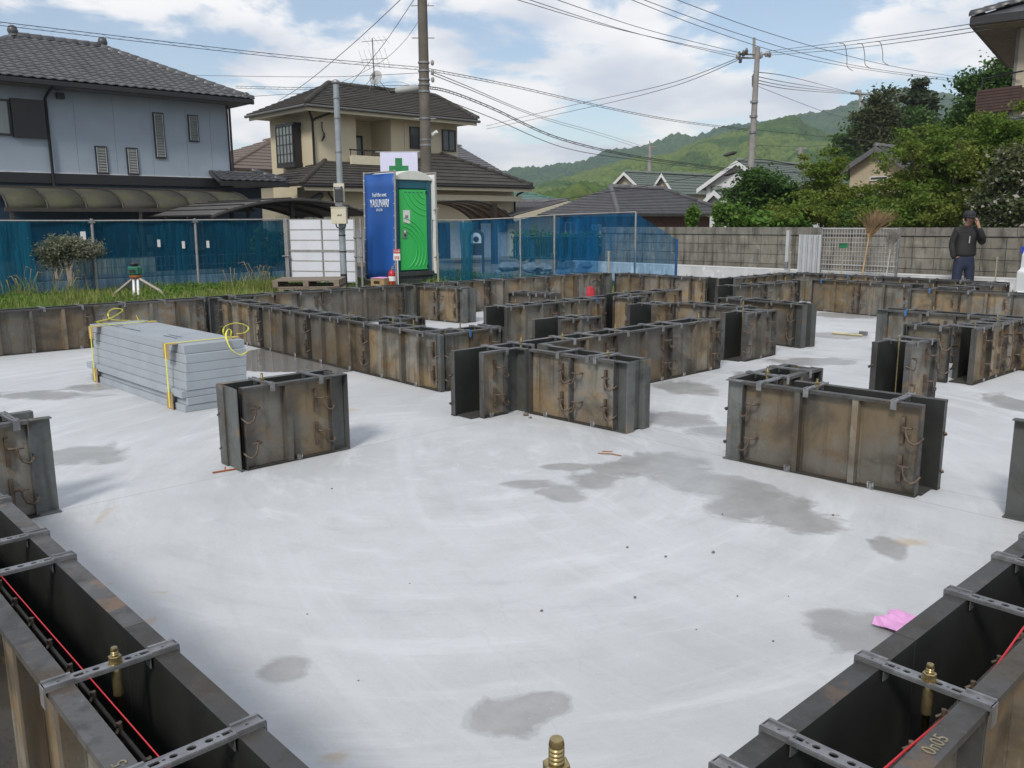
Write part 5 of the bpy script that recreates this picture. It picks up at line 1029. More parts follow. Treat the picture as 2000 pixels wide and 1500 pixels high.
# bronze carport of the cream house
C3 = thing('carport', 'brown translucent arched carport right of the toilet', 'carport', (22, 22, -.15)); BRS = mat('bronze_sheet', (.20, .135, .10), .25, var=.3, scale=2)
q0 = at_v(846, 400, 22.6); q1 = at_v(1003, 430, 22.6); qa = at_v(905, 393, 22.6); prof = []
for f in [i / 14 for i in range(15)]:
    x = q0.x + (q1.x - q0.x) * (f if f < .8 else .8 + (f - .8) * 1.0); a = f
    z = qa.z - .28 * max(0, (.38 - f)) ** 1.5 - 1.15 * max(0, f - .38) ** 2.6 * 2.0; prof.append((x, z))
VV = [22.6 + .55 * i for i in range(5)]
for a, b in zip(VV[:-1], VV[1:]):
    m = MB(); n = len(prof); m.add([(x, y, z) for y in (a + .02, b - .02) for x, z in prof], [(i, i + 1, n + i + 1, n + i) for i in range(n - 1)], True); o = m.build('roof_sheet', BRS, C3); s = o.modifiers.new('t', 'SOLIDIFY'); s.thickness = .01
for v in VV: m = MB(); m.tube([(x, v, z + .01) for x, z in prof], .035, 6); m.build('rib', CPI, C3)
m = MB(); x, z = prof[-1]; m.box(x - .05, x + .05, VV[0], VV[-1], z - .08, z); m.build('eave_beam', CPI, C3)
ppx = at_v(968, 430, 22.5); m = MB(); m.box(ppx.x - .09, ppx.x + .09, 22.5, 22.66, -.2, qa.z - .05); m.build('post', CPI, C3)
# ---- farther houses
def house(name, label, c, sx, sy, zb, ze, zr, wm, rm, axis='x', hip=.0, wins=(), over=.5, n=10, cm=None):
    """c = (x, y) of the nearest corner; walls c..c+s; ridge along an axis; hip = run of the hips (0 = gable)"""
    t = thing(name, label, 'house', (c[0] + sx / 2, c[1] + sy / 2, zb)); x0, y0, x1, y1 = c[0], c[1], c[0] + sx, c[1] + sy
    m = MB(); m.box(x0, x1, y0, y1, zb, ze)
    if not hip:
        if axis == 'x': 
            for xx in (x0, x1): m.add([(xx, y0, ze), (xx, y1, ze), (xx, (y0 + y1) / 2, zr - .12)], [(0, 1, 2)])
        else:
            for yy in (y0, y1): m.add([(x0, yy, ze), (x1, yy, ze), ((x0 + x1) / 2, yy, zr - .12)], [(0, 1, 2)])
    m.build('wall', wm, t); o = over; dz = o * (zr - ze) / ((sy if axis == 'x' else sx) / 2)
    a, b, c2, d = Vector((x0 - o, y0 - o, ze - dz)), Vector((x1 + o, y0 - o, ze - dz)), Vector((x1 + o, y1 + o, ze - dz)), Vector((x0 - o, y1 + o, ze - dz))
    if axis == 'x': r0, r1 = Vector((x0 - o + hip, (y0 + y1) / 2, zr)), Vector((x1 + o - hip, (y0 + y1) / 2, zr)); faces = [(a, b, r1, r0), (c2, d, r0, r1)] + ([(d, a, r0), (b, c2, r1)] if hip else [])
    else: r0, r1 = Vector(((x0 + x1) / 2, y0 - o + hip, zr)), Vector(((x0 + x1) / 2, y1 + o - hip, zr)); faces = [(d, a, r0, r1), (b, c2, r1, r0)] + ([(a, b, r0), (c2, d, r1)] if hip else [])
    for f in faces:
        roof_base(list(f), rm, t, .09)
        if f[0] in (a, d) and n: course_face(*(f if len(f) == 4 else (f[0], f[1], f[2], f[2])), n, rm, t)
    ridge_cap([r0, r1], .12, rm, t, 1.0)
    if hip:
        for p, q in ((a, r0), (b, r1 if axis == 'x' else r0)): ridge_cap([p + Vector((0, 0, .03)), q], .10, rm, t, .6)
    else:
        g = cm or CRL
        if axis == 'y': ends = [(a, r0, b)]
        else: ends = [(d, r0, a)]
        for e in ends:
            for p, q in ((e[0], e[1]), (e[1], e[2])): k = MB(); nn = Vector((0, -.03, 0)) if axis == 'y' else Vector((-.03, 0, 0)); k.add([p + nn, q + nn, q + nn - Vector((0, 0, .22)), p + nn - Vector((0, 0, .22)), p, q, q - Vector((0, 0, .22)), p - Vector((0, 0, .22))], [(0, 1, 2, 3), (4, 5, 1, 0), (3, 2, 6, 7), (7, 6, 5, 4)]); k.build('barge_board', g, t)
    for w in wins:
        if w[0] == 'v': window_v(t, w[1], w[2], w[3], w[4], y0, w[5], w[6], mull=2)
        else: window_u(t, w[1], w[2], w[3], w[4], x0, w[5], w[6], mull=2)
    return t
WFR = mat('white_frame', (.62, .62, .60), .5); BRK = mat('brown_brick', (.11, .055, .04), .85, var=.4, scale=9, c2=(.06, .035, .03))
P = at_d(1208, 418, 30); ly = at_u(1050, 421, P.x).y; rx_ = at_v(1428, 417, P.y).x; vr = (P.y + ly) / 2; rz = at_v(1250, 368, vr).z; o_ = .6
p1, p2 = at_u(1105, 463, P.x + o_), at_u(1128, 433, P.x + o_); p3, p4 = at_u(1157, 463, P.x + o_), at_u(1175, 438, P.x + o_)
house('bungalow', 'brick bungalow under a wide slate-grey hip roof behind the nets', (P.x + o_, P.y + o_), rx_ - P.x - 2 * o_, ly - P.y - 2 * o_, -1.0, P.z + o_ * (rz - P.z) / ((ly - P.y) / 2), rz, BRK, SHING4, 'x', (ly - P.y) / 2 * .95,
      [('u', p2.y, p1.y, p1.z, p2.z, WFR, GLASSL), ('u', p4.y, p3.y, p3.z, p4.z, WFR, GLASSL)], o_, 17)
def quick(name, lab, px, py, dep, sx, sy, ze, zr, wm, rm, **k):
    q = at_d(px, py, dep); return house(name, lab, (q.x, q.y), sx, sy, -.3, ze, zr, wm, rm, **k)
def zat(px, py, dep): return at_d(px, py, dep).z
BRR = mat('brown_roof', (.14, .105, .085), .7, var=.2); GRNR = mat('green_roof', (.12, .15, .13), .6, var=.2); REDR = mat('red_roof', (.15, .075, .065), .7, var=.2); WALLC = mat('cream_wall', (.45, .41, .31), .8, var=.08); WALLW = mat('white_wall', (.62, .63, .65), .8, var=.06); TEALR = mat('teal_roof', (.07, .17, .135), .5, var=.15)
hs = quick('far_house', 'brown-roofed house with solar panels between the blue and cream houses', 452, 330, 42, 9, 9, zat(500, 322, 42), zat(452, 268, 46), WALLC, BRR, axis='y', hip=4.4, n=10)
s0, s1 = at_d(455, 300, 44), at_d(505, 272, 44); m = MB()
quick('far_house', 'house with a grey pantiled roof rising behind the cream house at right', 893, 335, 44, 3.3, 8, zat(985, 336, 44), zat(893, 284, 48), WALLC, SHING4, axis='x', hip=0, n=14, over=.2)
quick('far_house', 'low cream house with a grey tiled gable roof left of the bungalow', 1004, 430, 36, 5.5, 4.2, zat(1004, 418, 36), zat(1010, 392, 36), WALLC, SHING4, axis='y', hip=0, n=12)
quick('far_house', 'house with a teal hip roof just right of the cream house', 1006, 400, 62, 5, 4, zat(1006, 392, 62), zat(1022, 375, 62), WALLC, TEALR, axis='x', hip=2.2, n=6)
def gabled(lab, pl, pr, ye, ya, dep, sx, wm, rm, n, cm, wins=()):
    """house whose gable faces the left front, placed by the ends of that gable"""
    c = at_d(pr, ye, dep); y1 = at_u(pl, ye, c.x).y; ze = c.z; zr = at_u((pl + pr) / 2, ya, c.x).z
    return house('far_house', lab, (c.x, c.y), sx, y1 - c.y, -1.5, ze, zr, wm, rm, 'x', 0, wins, .35, n, cm)
gabled('cream house with a green roof and a wide gable behind the bungalow', 1194, 1256, 366, 336, 58, 8, WALLC, GRNR, 9, WALLW)
gabled('smaller cream gable with green roof right of the thin pole', 1280, 1316, 366, 339, 54, 7, WALLC, GRNR, 7, WALLW)
quick('far_house', 'house with a dull red roof beside the white gabled house', 1375, 400, 60, 7, 5, zat(1370, 380, 60), zat(1372, 352, 60), WALLC, REDR, axis='x', hip=2, n=8)
hw = gabled('white gabled house with a green roof behind the second pole', 1380, 1512, 356, 314, 42, 8, WALLW, GRNR, 12, WALLW)
gu = hw.location.x - 4
for (x0, y0, x1, y1) in ((1387, 362, 1412, 378),): a, b = at_u(x0, y0, gu), at_u(x1, y1, gu); window_u(hw, b.y, a.y, b.z, a.z, gu, WFR, GLASSL, mull=2, fw=.05)
gv = hw.location.y - (hw.location.y - at_d(1512, 356, 42).y)
for (x0, y0, x1, y1) in ((1550, 360, 1562, 376),): a, b = at_v(x0, y0, gv), at_v(x1, y1, gv); window_v(hw, a.x, b.x, b.z, a.z, gv, WFR, GLASS, mull=1, fw=.06)
gabled('low white wing with a shallow gable in front of the white house', 1374, 1432, 398, 372, 38, 2.5, WALLW, GRNR, 4, WALLW)
hb = gabled('beige gabled house half hidden behind the maples', 1662, 1772, 318, 286, 34, 4, mat('beige_wall', (.40, .34, .24), .8, var=.08), SHING4, 8, mat('barge_grey', (.12, .12, .13), .6))
gu = at_d(1772, 318, 34).x
for (x0, y0, x1, y1, gm) in ((1699, 293, 1711, 310, mat('gable_vent', (.22, .18, .15), .7)), (1717, 301, 1723, 320, GLASSL), (1700, 345, 1735, 352, GLASS)): a, b = at_u(x0, y0, gu), at_u(x1, y1, gu); window_u(hb, b.y, a.y, b.z, a.z, gu, WFR, gm, fw=.04)
# house at the right edge
HR = thing('edge_house', 'tall cream-sided house corner with eaves and brown balcony at the right edge', 'house', (*at_d(2050, 440, 16.5).xy, -.15)); dpr = 19.5
e0 = at_d(1990, 60, dpr); ux = Vector((.2, -.98, 0)).normalized(); uy = Vector((.98, .2, 0)).normalized(); Mr = Matrix.Translation((e0.x, e0.y, 0)) @ Matrix(((ux.x, uy.x, 0, 0), (ux.y, uy.y, 0, 0), (0, 0, 1, 0), (0, 0, 0, 1)))
ze_ = at_d(1985, 55, dpr).z; m = MB(); m.box(0, 5, 0, 6, .8, ze_, Mr); m.build('wall', mat('edge_siding', (.40, .36, .28), .75, var=.1, bump=.2, bscale=30), HR); m = MB(); m.box(-.03, .03, -.03, .03, .8, ze_, Mr); m.build('corner_trim', mat('trim_grey', (.16, .15, .15), .6), HR)
m = MB(); m.box(-.80, 5, -.80, 6, ze_, ze_ + .06, Mr); m.build('soffit', mat('soffit_tan', (.24, .21, .17), .8), HR); m = MB(); m.box(-.88, 5, -.90, -.82, ze_ + .02, ze_ + .19, Mr); m.box(-.90, -.82, -.82, 6, ze_ + .02, ze_ + .19, Mr); m.build('gutter', BLKT, HR)
zt_ = ze_ + .18; roof_base([Mr @ Vector(p) for p in ((-.86, -.86, zt_), (5, -.86, zt_), (5, 3, zt_ + 1.5), (3, 3, zt_ + 1.5))], TILED, HR, .05); roof_base([Mr @ Vector(p) for p in ((-.86, 6, zt_), (-.86, -.86, zt_), (3, 3, zt_ + 1.5), (3, 6, zt_ + 1.5))], TILED, HR, .05)
tile_face(Mr @ Vector((-.86, 6, zt_)), Mr @ Vector((-.86, -.86, zt_)), Mr @ Vector((1.2, 1.2, zt_ + .75)), Mr @ Vector((1.2, 6, zt_ + .75)), .28, .24, TILED, HR, 120); ridge_cap([Mr @ Vector((-.86, -.86, zt_ + .05)), Mr @ Vector((3, 3, zt_ + 1.55))], .1, TILED, HR)
zb0, zb1 = at_d(1910, 222, dpr + .8).z, at_d(1910, 177, dpr + .8).z; b0 = at_d(1906, 200, dpr + .8); b1 = at_d(1992, 200, dpr); BRD = mat('brown_slat', (.075, .042, .036), .7, var=.2); dd = (b1 - b0); dd.z = 0; L_ = dd.length; dd.normalize(); Mb = Matrix.Translation((b0.x, b0.y, 0)) @ Matrix(((dd.x, -dd.y, 0, 0), (dd.y, dd.x, 0, 0), (0, 0, 1, 0), (0, 0, 0, 1)))
bl = None
for i in range(8): m = MB(); z = zb0 + (zb1 - zb0) * i / 8; m.box(0, L_, 0, .03, z + .006, z + (zb1 - zb0) / 8 - .006, Mb); m.build('balcony_board', BRD, HR)
m = MB(); m.box(0, L_, .031, 1.5, zb0, zb1 - .05, Mb); m.build('balcony_body', BRD, HR); m = MB(); m.tube([Mb @ Vector((.1, .02, zb1 + .24)), Mb @ Vector((L_, .02, zb1 + .30))], .02, 6); m.tube([Mb @ Vector((.1, .02, zb1)), Mb @ Vector((.1, .02, zb1 + .24))], .015, 5); m.build('balcony_rail', BLKT, HR)
q0, q1 = at_d(1925, 262, dpr - .6), at_d(2030, 250, dpr - 1.2); zlow = q0.z; a, b = Vector((q0.x, q0.y, zlow)), Vector((q1.x, q1.y, zlow)); up2 = uy * 1.1 + Vector((0, 0, .45)); roof_base([a, b, b + up2, a + up2 + (b - a) * .15], TILED, HR, .06); tile_face(a, b, b + up2, a + up2 + (b - a) * .15, .27, .22, TILED, HR, 90); m = MB(); m.tube([a - Vector((0, 0, .05)), b - Vector((0, 0, .05))], .05, 6); m.build('lower_gutter', PALE, HR)
# ---- garden things seen through the right net
GF = thing('picket_fence', 'dark green picket fence seen through the blue net', 'fence', (*at_d(1085, 480, 25).xy, -.2)); a, b = at_d(1004, 462, 25.5), at_d(1168, 462, 23.5); dd = b - a; dd.z = 0; GFM = mat('fence_green', (.015, .07, .05), .5)
for f0 in (0, .97): m = MB(); m.tube([a + Vector((0, 0, -.02 - f0 * .62)), b + Vector((0, 0, -.02 - f0 * .62))], .03, 6); m.build('rail', GFM, GF)
for i in range(34): m = MB(); p = a.lerp(b, i / 33); m.box(p.x - .018, p.x + .018, p.y - .018, p.y + .018, p.z - .62, p.z); m.build('picket', GFM, GF)
m = MB(); q = at_d(930, 475, 21.5); Mq = facing(q); LB = thing('letterbox_stand', 'arched dark letterbox stand behind the blue net', 'letterbox', (q.x, q.y, -.2)); zq = q.z
prof = [(-.20, zq - .30), (-.20, zq + .15)] + [(.20 * math.cos(R(180 - 18 * i)), zq + .15 + .2 * math.sin(R(18 * i))) for i in range(1, 10)] + [(.20, zq + .15), (.20, zq - .30)]
m.prism(prof, 'y', 0, .12); m.v = [tuple(Mq @ Vector(v)) for v in m.v]; m.build('case', mat('letterbox_dark', (.025, .03, .035), .5), LB); m = MB()
prof = [(-.13, zq + .0), (-.13, zq + .13)] + [(.13 * math.cos(R(180 - 18 * i)), zq + .13 + .13 * math.sin(R(18 * i))) for i in range(1, 10)] + [(.13, zq + .13), (.13, zq + .0)]; m.prism(prof, 'y', -.015, -.002); m.v = [tuple(Mq @ Vector(v)) for v in m.v]; pl = m.build('plate', WALLW, LB); m = MB(); m.lathe([(.07, 0), (.07, .01)], 14); m.v = [tuple(Mq @ Vector((x, -.017 - z, zq + .10 + y))) for x, y, z in m.v]; m.build('disc', BLK, pl)
for s in (-.17, .17): m = MB(); m.box(s - .03, s + .03, .03, .09, -.3, zq - .3, Mq); m.build('leg', mat('letterbox_dark', (.025, .03, .035), .5), LB)
for i in range(16):
    q = at_d(random.uniform(960, 1160), random.uniform(518, 536), random.uniform(19, 21)); q.z = max(q.z, -.12); m = MB(); r = random.uniform(.10, .28); bm = bmesh.new(); bmesh.ops.create_icosphere(bm, subdivisions=2, radius=1); ph = random.random() * 9
    m.add([q + Vector((v.co.x * r * (1 + .3 * math.sin(3 * v.co.y + ph)), v.co.y * r * (1 + .3 * math.sin(4 * v.co.z + ph)), v.co.z * r * .5)) for v in bm.verts], [tuple(v.index for v in f.verts) for f in bm.faces]); bm.free(); tag(m.build('garden_rock', mat('rock', (.26, .26, .25), .9, var=.35, scale=6)), 'grey garden rock of the low heap behind the blue net', 'rock', 'garden rocks behind the blue net')
# low garden wall and wire fence across the lane
GWl = thing('garden_fence', 'low wire garden fence on blocks behind the left net', 'fence', (6, 20.2, -.15)); m = MB(); m.box(2, 13, 20.2, 20.32, -.2, .08); m.build('base_course', BLK2, GWl); m = MB()
for i in range(110): x = 2 + i * .1; m.tube([(x, 20.24, .08), (x, 20.24, .55)], .005, 4, caps=False)
for z in (.12, .33, .54): m.tube([(2, 20.24, z), (13, 20.24, z)], .006, 4, caps=False)
o = m.build('wires', GALV, GWl); o['kind'] = 'stuff'
m = MB(); m.box(2, 9.2, 24.6, 24.72, -.2, .35); tag(m.build('low_garden_wall', WALLC), 'low pale wall in front of the blue house', 'wall')
# ------------------------------------------------------------------ vegetation and hills
def leaf_material(name, c, c2, trans=.35, extra=None):
    m, nt, b = _new(name); L = nt.links; N = nt.nodes; g = N.new('ShaderNodeNewGeometry'); p = _pos(nt)
    n = _noise(nt, p, 1.1, 3, .6); cc = _mix(nt, _ramp(nt, n, .38, .64), c, c2); cc = _mix(nt, _ramp(nt, g.outputs['Random Per Island'], 0, 1, 0, .55), cc, tuple(x * .45 for x in c))
    if extra: cc = _mix(nt, _ramp(nt, g.outputs['Random Per Island'], .82, .90, 0, .7), cc, extra)
    L.new(cc, b.inputs['Base Color']); b.inputs['Roughness'].default_value = .6; b.inputs['Specular IOR Level'].default_value = .25
    t = N.new('ShaderNodeBsdfTranslucent'); L.new(cc, t.inputs[0]); mx = N.new('ShaderNodeMixShader'); mx.inputs[0].default_value = trans; L.new(b.outputs[0], mx.inputs[1]); L.new(t.outputs[0], mx.inputs[2]); L.new(mx.outputs[0], N['Material Output'].inputs[0]); return m
def np_mesh(name, V, F, m_, parent=None, smooth=False):
    me = bpy.data.meshes.new(name); k = F.shape[1]; me.vertices.add(len(V)); me.vertices.foreach_set('co', V.astype(np.float32).ravel()); me.loops.add(F.size); me.loops.foreach_set('vertex_index', F.astype(np.int32).ravel())
    me.polygons.add(len(F)); me.polygons.foreach_set('loop_start', (np.arange(len(F)) * k).astype(np.int32)); me.polygons.foreach_set('loop_total', np.full(len(F), k, np.int32)); me.polygons.foreach_set('use_smooth', np.full(len(F), smooth)); me.update(calc_edges=True)
    me.materials.append(m_); return link(name, me, None, parent)
def leaf_cloud(centres, radii, n, size, flat=.5, droop=0.0):
    """n diamond leaves scattered in gaussian clumps; returns verts, faces"""
    k = rng.integers(0, len(centres), n); c = np.array(centres)[k]; r = np.array(radii)[k]
    P = c + rng.normal(0, .5, (n, 3)) * r[:, None] * np.array([1, 1, flat])
    nrm = rng.normal(0, 1, (n, 3)); nrm[:, 2] = np.abs(nrm[:, 2]) * 1.3 + .3; nrm /= np.linalg.norm(nrm, axis=1)[:, None]
    a = np.cross(nrm, rng.normal(0, 1, (n, 3))); a /= np.linalg.norm(a, axis=1)[:, None] + 1e-9; b = np.cross(nrm, a); s = size * rng.uniform(.6, 1.3, (n, 1))
    V = np.empty((n, 4, 3)); V[:, 0] = P - a * s; V[:, 1] = P + b * s * .55 + nrm * s * .12; V[:, 2] = P + a * s; V[:, 3] = P - b * s * .55 + nrm * s * .12
    V[:, 2, 2] -= droop * s[:, 0]
    return V.reshape(-1, 3), np.arange(n * 4).reshape(n, 4)
BARK = mat('bark', (.10, .08, .06), .9, var=.4, scale=10, bump=.5, bscale=30)
def crown_points(blobs, n, surf=.55):
    """clump centres spread through ellipsoids given as (centre, (rx, ry, rz))"""
    out = []; w = np.array([b[1][0] * b[1][1] * b[1][2] for b in blobs]) ** .6; w /= w.sum()
    for _ in range(n):
        c, r = blobs[rng.choice(len(blobs), p=w)]; d = rng.normal(0, 1, 3); d /= np.linalg.norm(d); f = rng.uniform(surf, 1.0) if rng.random() < .82 else rng.uniform(1.0, 1.28); out.append(np.array(c) + d * np.array(r) * f)
    return out
def tree(name, lab, cat, foot, blobs, nclump, cr, nleaf, lsize, lm, trunk_r=.10, flat=.5, limbs=12, group=None, surf=.5, bark=BARK):
    t = thing(name, lab, cat, foot, 0, group); cp = crown_points(blobs, nclump, surf); V, F = leaf_cloud(cp, [cr * random.uniform(.7, 1.3) for _ in cp], nleaf, lsize, flat); np_mesh('crown', V, F, lm, t)
    foot = Vector(foot); cen = Vector(np.mean([b[0] for b in blobs], axis=0)); m = MB(); fork = foot.lerp(cen, .45); m.tube([foot - Vector((0, 0, .1)), foot.lerp(fork, .5) + Vector((random.uniform(-.06, .06), random.uniform(-.06, .06), 0)), fork], [trunk_r, trunk_r * .85, trunk_r * .7], 8)
    for i in range(limbs): e = Vector(cp[i * len(cp) // limbs]); md = fork.lerp(e, .5) + Vector((random.uniform(-.1, .1), random.uniform(-.1, .1), .12)); m.tube([fork, md, e], [trunk_r * .55, trunk_r * .32, trunk_r * .1], 5)
    m.build('trunk', bark, t); return t
def pxblob(px, py, dep, rw, rh, rd=None):
    """an ellipsoid of foliage: centre, half-width and half-height as angles turned into metres at its distance"""
    c = at_d(px, py, dep); k = dep / FOC; return (tuple(c), (rw * k, rw * k if rd is None else rd, rh * k))
MAPLE = leaf_material('maple_leaf', (.14, .225, .03), (.20, .24, .045), .42); MAPLE2 = leaf_material('maple_leaf_warm', (.125, .215, .03), (.21, .245, .05), .42); DARKL = leaf_material('evergreen_leaf', (.05, .115, .025), (.075, .15, .03), .3); BRIGHT = leaf_material('bright_shrub_leaf', (.10, .22, .03), (.13, .24, .04), .4); FLOWER = leaf_material('flowering_leaf', (.07, .10, .035), (.11, .12, .04), .3, (.50, .46, .42)); CONIF = leaf_material('conifer_leaf', (.035, .065, .026), (.055, .07, .03), .2); CONIFR = leaf_material('rusty_conifer_leaf', (.06, .085, .03), (.08, .085, .035), .25)
def ft(px, dep, z=-.1): q = at_d(px, 500, dep); return (q.x, q.y, z)
tree('garden_tree', 'dense glossy dark green round tree behind the block wall', 'tree', ft(1485, 22), [pxblob(1485, 385, 22, 62, 48), pxblob(1460, 400, 22, 45, 35), pxblob(1520, 400, 22, 40, 40), pxblob(1490, 430, 22, 50, 30)], 170, .26, 14000, .062, DARKL, flat=.8)
tree('shrub', 'low bright green leafy shrub above the block wall', 'shrub', ft(1450, 19.5), [pxblob(1455, 425, 19.5, 42, 18), pxblob(1490, 438, 19.5, 50, 14), pxblob(1525, 440, 19.5, 40, 12)], 45, .22, 4200, .07, BRIGHT, .04)
tree('garden_tree', 'light green feathery maple above the folding gate', 'tree', ft(1610, 20.5), [pxblob(1600, 335, 21, 50, 40), pxblob(1648, 388, 21, 72, 30), pxblob(1620, 395, 20.5, 85, 32), pxblob(1580, 420, 20, 100, 20), pxblob(1690, 408, 20, 60, 26), pxblob(1560, 425, 20, 60, 16)], 240, .20, 28000, .044, MAPLE, .09, .55, surf=.35)
tree('garden_tree', 'big yellow-green maple filling the right above the man', 'tree', ft(1850, 18.5), [pxblob(1815, 290, 19, 55, 42), pxblob(1850, 330, 18.5, 110, 60), pxblob(1805, 375, 18.5, 72, 50), pxblob(1900, 290, 18.5, 90, 55), pxblob(1960, 260, 18, 60, 45), pxblob(1870, 400, 18, 120, 40), pxblob(1760, 420, 18, 90, 26), pxblob(1950, 330, 18, 70, 50)], 560, .20, 70000, .040, MAPLE2, .12, .5, 9, surf=.3)
tree('garden_tree', 'darker green maple low between the two lighter ones', 'tree', ft(1730, 20), [pxblob(1720, 412, 20, 70, 28), pxblob(1790, 410, 20, 90, 40), pxblob(1700, 430, 19.5, 90, 18)], 150, .23, 17000, .045, DARKL, .08, .55)
tree('shrub', 'shrub speckled with whitish blossom at the far right', 'shrub', ft(1970, 16), [pxblob(1965, 390, 16.2, 50, 55), pxblob(1990, 330, 16.2, 40, 40), pxblob(1940, 430, 16.2, 40, 22)], 80, .26, 9500, .05, FLOWER, .06)
tree('wood_tree', 'dark evergreen mass on the slope behind the beige house', 'tree', ft(1700, 60), [pxblob(1690, 280, 60, 50, 55), pxblob(1740, 260, 60, 65, 50), pxblob(1790, 280, 60, 50, 40), pxblob(1670, 320, 58, 35, 30), pxblob(1750, 310, 58, 70, 35)], 220, .75, 22000, .17, DARKL, .3, .6)
tree('wood_tree', 'brownish conifer clump rising from the dark wood', 'tree', ft(1715, 57), [pxblob(1712, 215, 57, 24, 32), pxblob(1722, 255, 57, 30, 45), pxblob(1715, 300, 57, 28, 35)], 60, .8, 8000, .14, CONIFR, .25, .5)
tree('wood_tree', 'dark spreading fir standing out against the sky', 'tree', ft(1792, 62), [pxblob(1794, 172, 62, 10, 14), pxblob(1788, 190, 62, 26, 7), pxblob(1800, 200, 62, 28, 6), pxblob(1792, 215, 62, 20, 8), pxblob(1795, 240, 62, 18, 20)], 50, .6, 4200, .18, CONIF, .25, .3)
tree('wood_tree', 'mid green broadleaf tree behind the brown balcony', 'tree', ft(1935, 30), [pxblob(1935, 165, 30, 48, 34), pxblob(1970, 150, 30, 40, 34), pxblob(1900, 235, 30, 40, 40), pxblob(1920, 210, 30, 45, 30), pxblob(1975, 200, 30, 30, 30)], 110, .5, 20000, .075, DARKL, .2, .5)
# trained pine behind the left fence
PINE = leaf_material('garden_pine', (.19, .225, .14), (.25, .25, .18), .35); GBARK = mat('pale_bark', (.26, .23, .20), .9, var=.35, scale=14); q = at_d(138, 560, 15.2); pf = (q.x, q.y, 0)
pt = thing('umbrella_tree', 'small umbrella-shaped garden tree with pale forked trunk before the left net', 'tree', pf); bl = [pxblob(140, 482, 15.2, 42, 13, .35), pxblob(105, 500, 15.2, 22, 22, .3), pxblob(170, 492, 15.2, 22, 14, .3), pxblob(128, 478, 15.2, 25, 10, .3)]
cp = crown_points(bl, 90, .2); V, F = leaf_cloud(cp, [.15] * 90, 9000, .026, .7); np_mesh('crown', V, F, PINE, pt); m = MB(); b0 = Vector(pf)
for pts in ([(138, 560), (131, 520), (122, 500), (108, 487)], [(131, 520), (128, 500), (138, 488)], [(139, 555), (139, 525), (146, 508), (158, 495)], [(112, 545), (108, 520), (104, 505)]): m.tube([at_d(x, y, 15.2) for x, y in pts], [.036, .03, .022, .012][:len(pts)], 6)
m.build('trunk', GBARK, pt)
tree('shrub', 'small dark shrub behind the left net near the carport', 'shrub', ft(525, 19), [pxblob(525, 475, 19, 22, 22), pxblob(540, 500, 19, 18, 20)], 30, .16, 2200, .05, DARKL, .03)
tree('hedge', 'leafy hedge behind the dark green picket fence', 'hedge', ft(1085, 26), [pxblob(1030 + 32 * i, 480, 26.2, 22, 18) for i in range(5)], 60, .25, 5200, .07, BRIGHT, .03, .8)
for px, dep, lab in ((1352, 20, 'thin climbing plant on the bungalow fence, left'), (1402, 19.5, 'thin pale plant sticking up over the wall by the round tree')): tree('wall_plant', lab, 'plant', ft(px, dep), [pxblob(px, 425, dep, 8, 22)], 14, .10, 700, .05, BRIGHT, .015, 1.2, 3)
# grass and weeds
GRS = leaf_material('grass_blade', (.16, .27, .04), (.25, .27, .08), .35, (.30, .25, .12)); STRAW = leaf_material('straw', (.36, .30, .17), (.30, .24, .12), .3)
def blades(name, P, h, lean, w, m_, parent=None):
    n = len(P); ang = rng.uniform(0, 2 * np.pi, n); d = np.stack([np.cos(ang), np.sin(ang), np.zeros(n)], 1); s = np.stack([-d[:, 1], d[:, 0], np.zeros(n)], 1) * (w * rng.uniform(.6, 1.3, n))[:, None]; h = h * rng.uniform(.5, 1.25, n); l = (lean * rng.uniform(.2, 1.2, n) * h)[:, None]; up = np.array([0, 0, 1.0]); V = np.empty((n, 5, 3))
    V[:, 0] = P - s; V[:, 1] = P + s; V[:, 2] = P + d * l * .35 + up * (h * .6)[:, None] + s * .7; V[:, 3] = P + d * l * .35 + up * (h * .6)[:, None] - s * .7; V[:, 4] = P + d * l + up * h[:, None]
    b = np.arange(n)[:, None] * 5; F = np.concatenate([np.stack([b + 0, b + 1, b + 2], 2), np.stack([b + 0, b + 2, b + 3], 2), np.stack([b + 3, b + 2, b + 4], 2)], 1).reshape(-1, 3); return np_mesh(name, V.reshape(-1, 3), F, m_, parent)
n = 46000; gx = rng.uniform(1.0, 13.8, n); gy = 10.15 + 6.9 * rng.random(n); clump = np.sin(gx * 1.7 + 1) * np.cos(gy * 1.3) + np.sin(gx * 4.1) * .4; keep = (rng.random(n) < .55 + .35 * clump) & ~((gx > 9.3) & (gx < 11.6) & (gy > 11.5) & (gy < 15.5) & (rng.random(n) < .8)); gx, gy = gx[keep], gy[keep]; gz = .02 + .045 * np.sin(gx * .9) * np.cos(gy * .7) + .03 * np.sin(gx * 2.3 + gy)
hh = np.where(gx < 9, .15, .10) + .10 * np.clip(np.sin(gx * 1.7 + 1) * np.cos(gy * 1.3), 0, 1); near = gy < 11.2; hh = np.where(near, hh * .55, hh); o = blades('grass', np.stack([gx, gy, gz - .01], 1), hh, .7, .0085, GRS); tag(o, 'long green grass on the verge behind the left form wall', 'grass', None, 'stuff')
n = 5200; wx = rng.uniform(2.0, 13.5, n); wy = 10.4 + 6.2 * rng.random(n); k_ = (np.sin(wx * 2.1) * np.cos(wy * 1.9 + 1) > .15); cc_ = np.stack([wx[k_], wy[k_], .07 + .05 * rng.random(k_.sum())], 1)
V, F = leaf_cloud(cc_, [.12] * len(cc_), 16000, .03, .6); o = np_mesh('weeds', V, F, BRIGHT); tag(o, 'low leafy weeds growing among the verge grass', 'weeds', None, 'stuff')
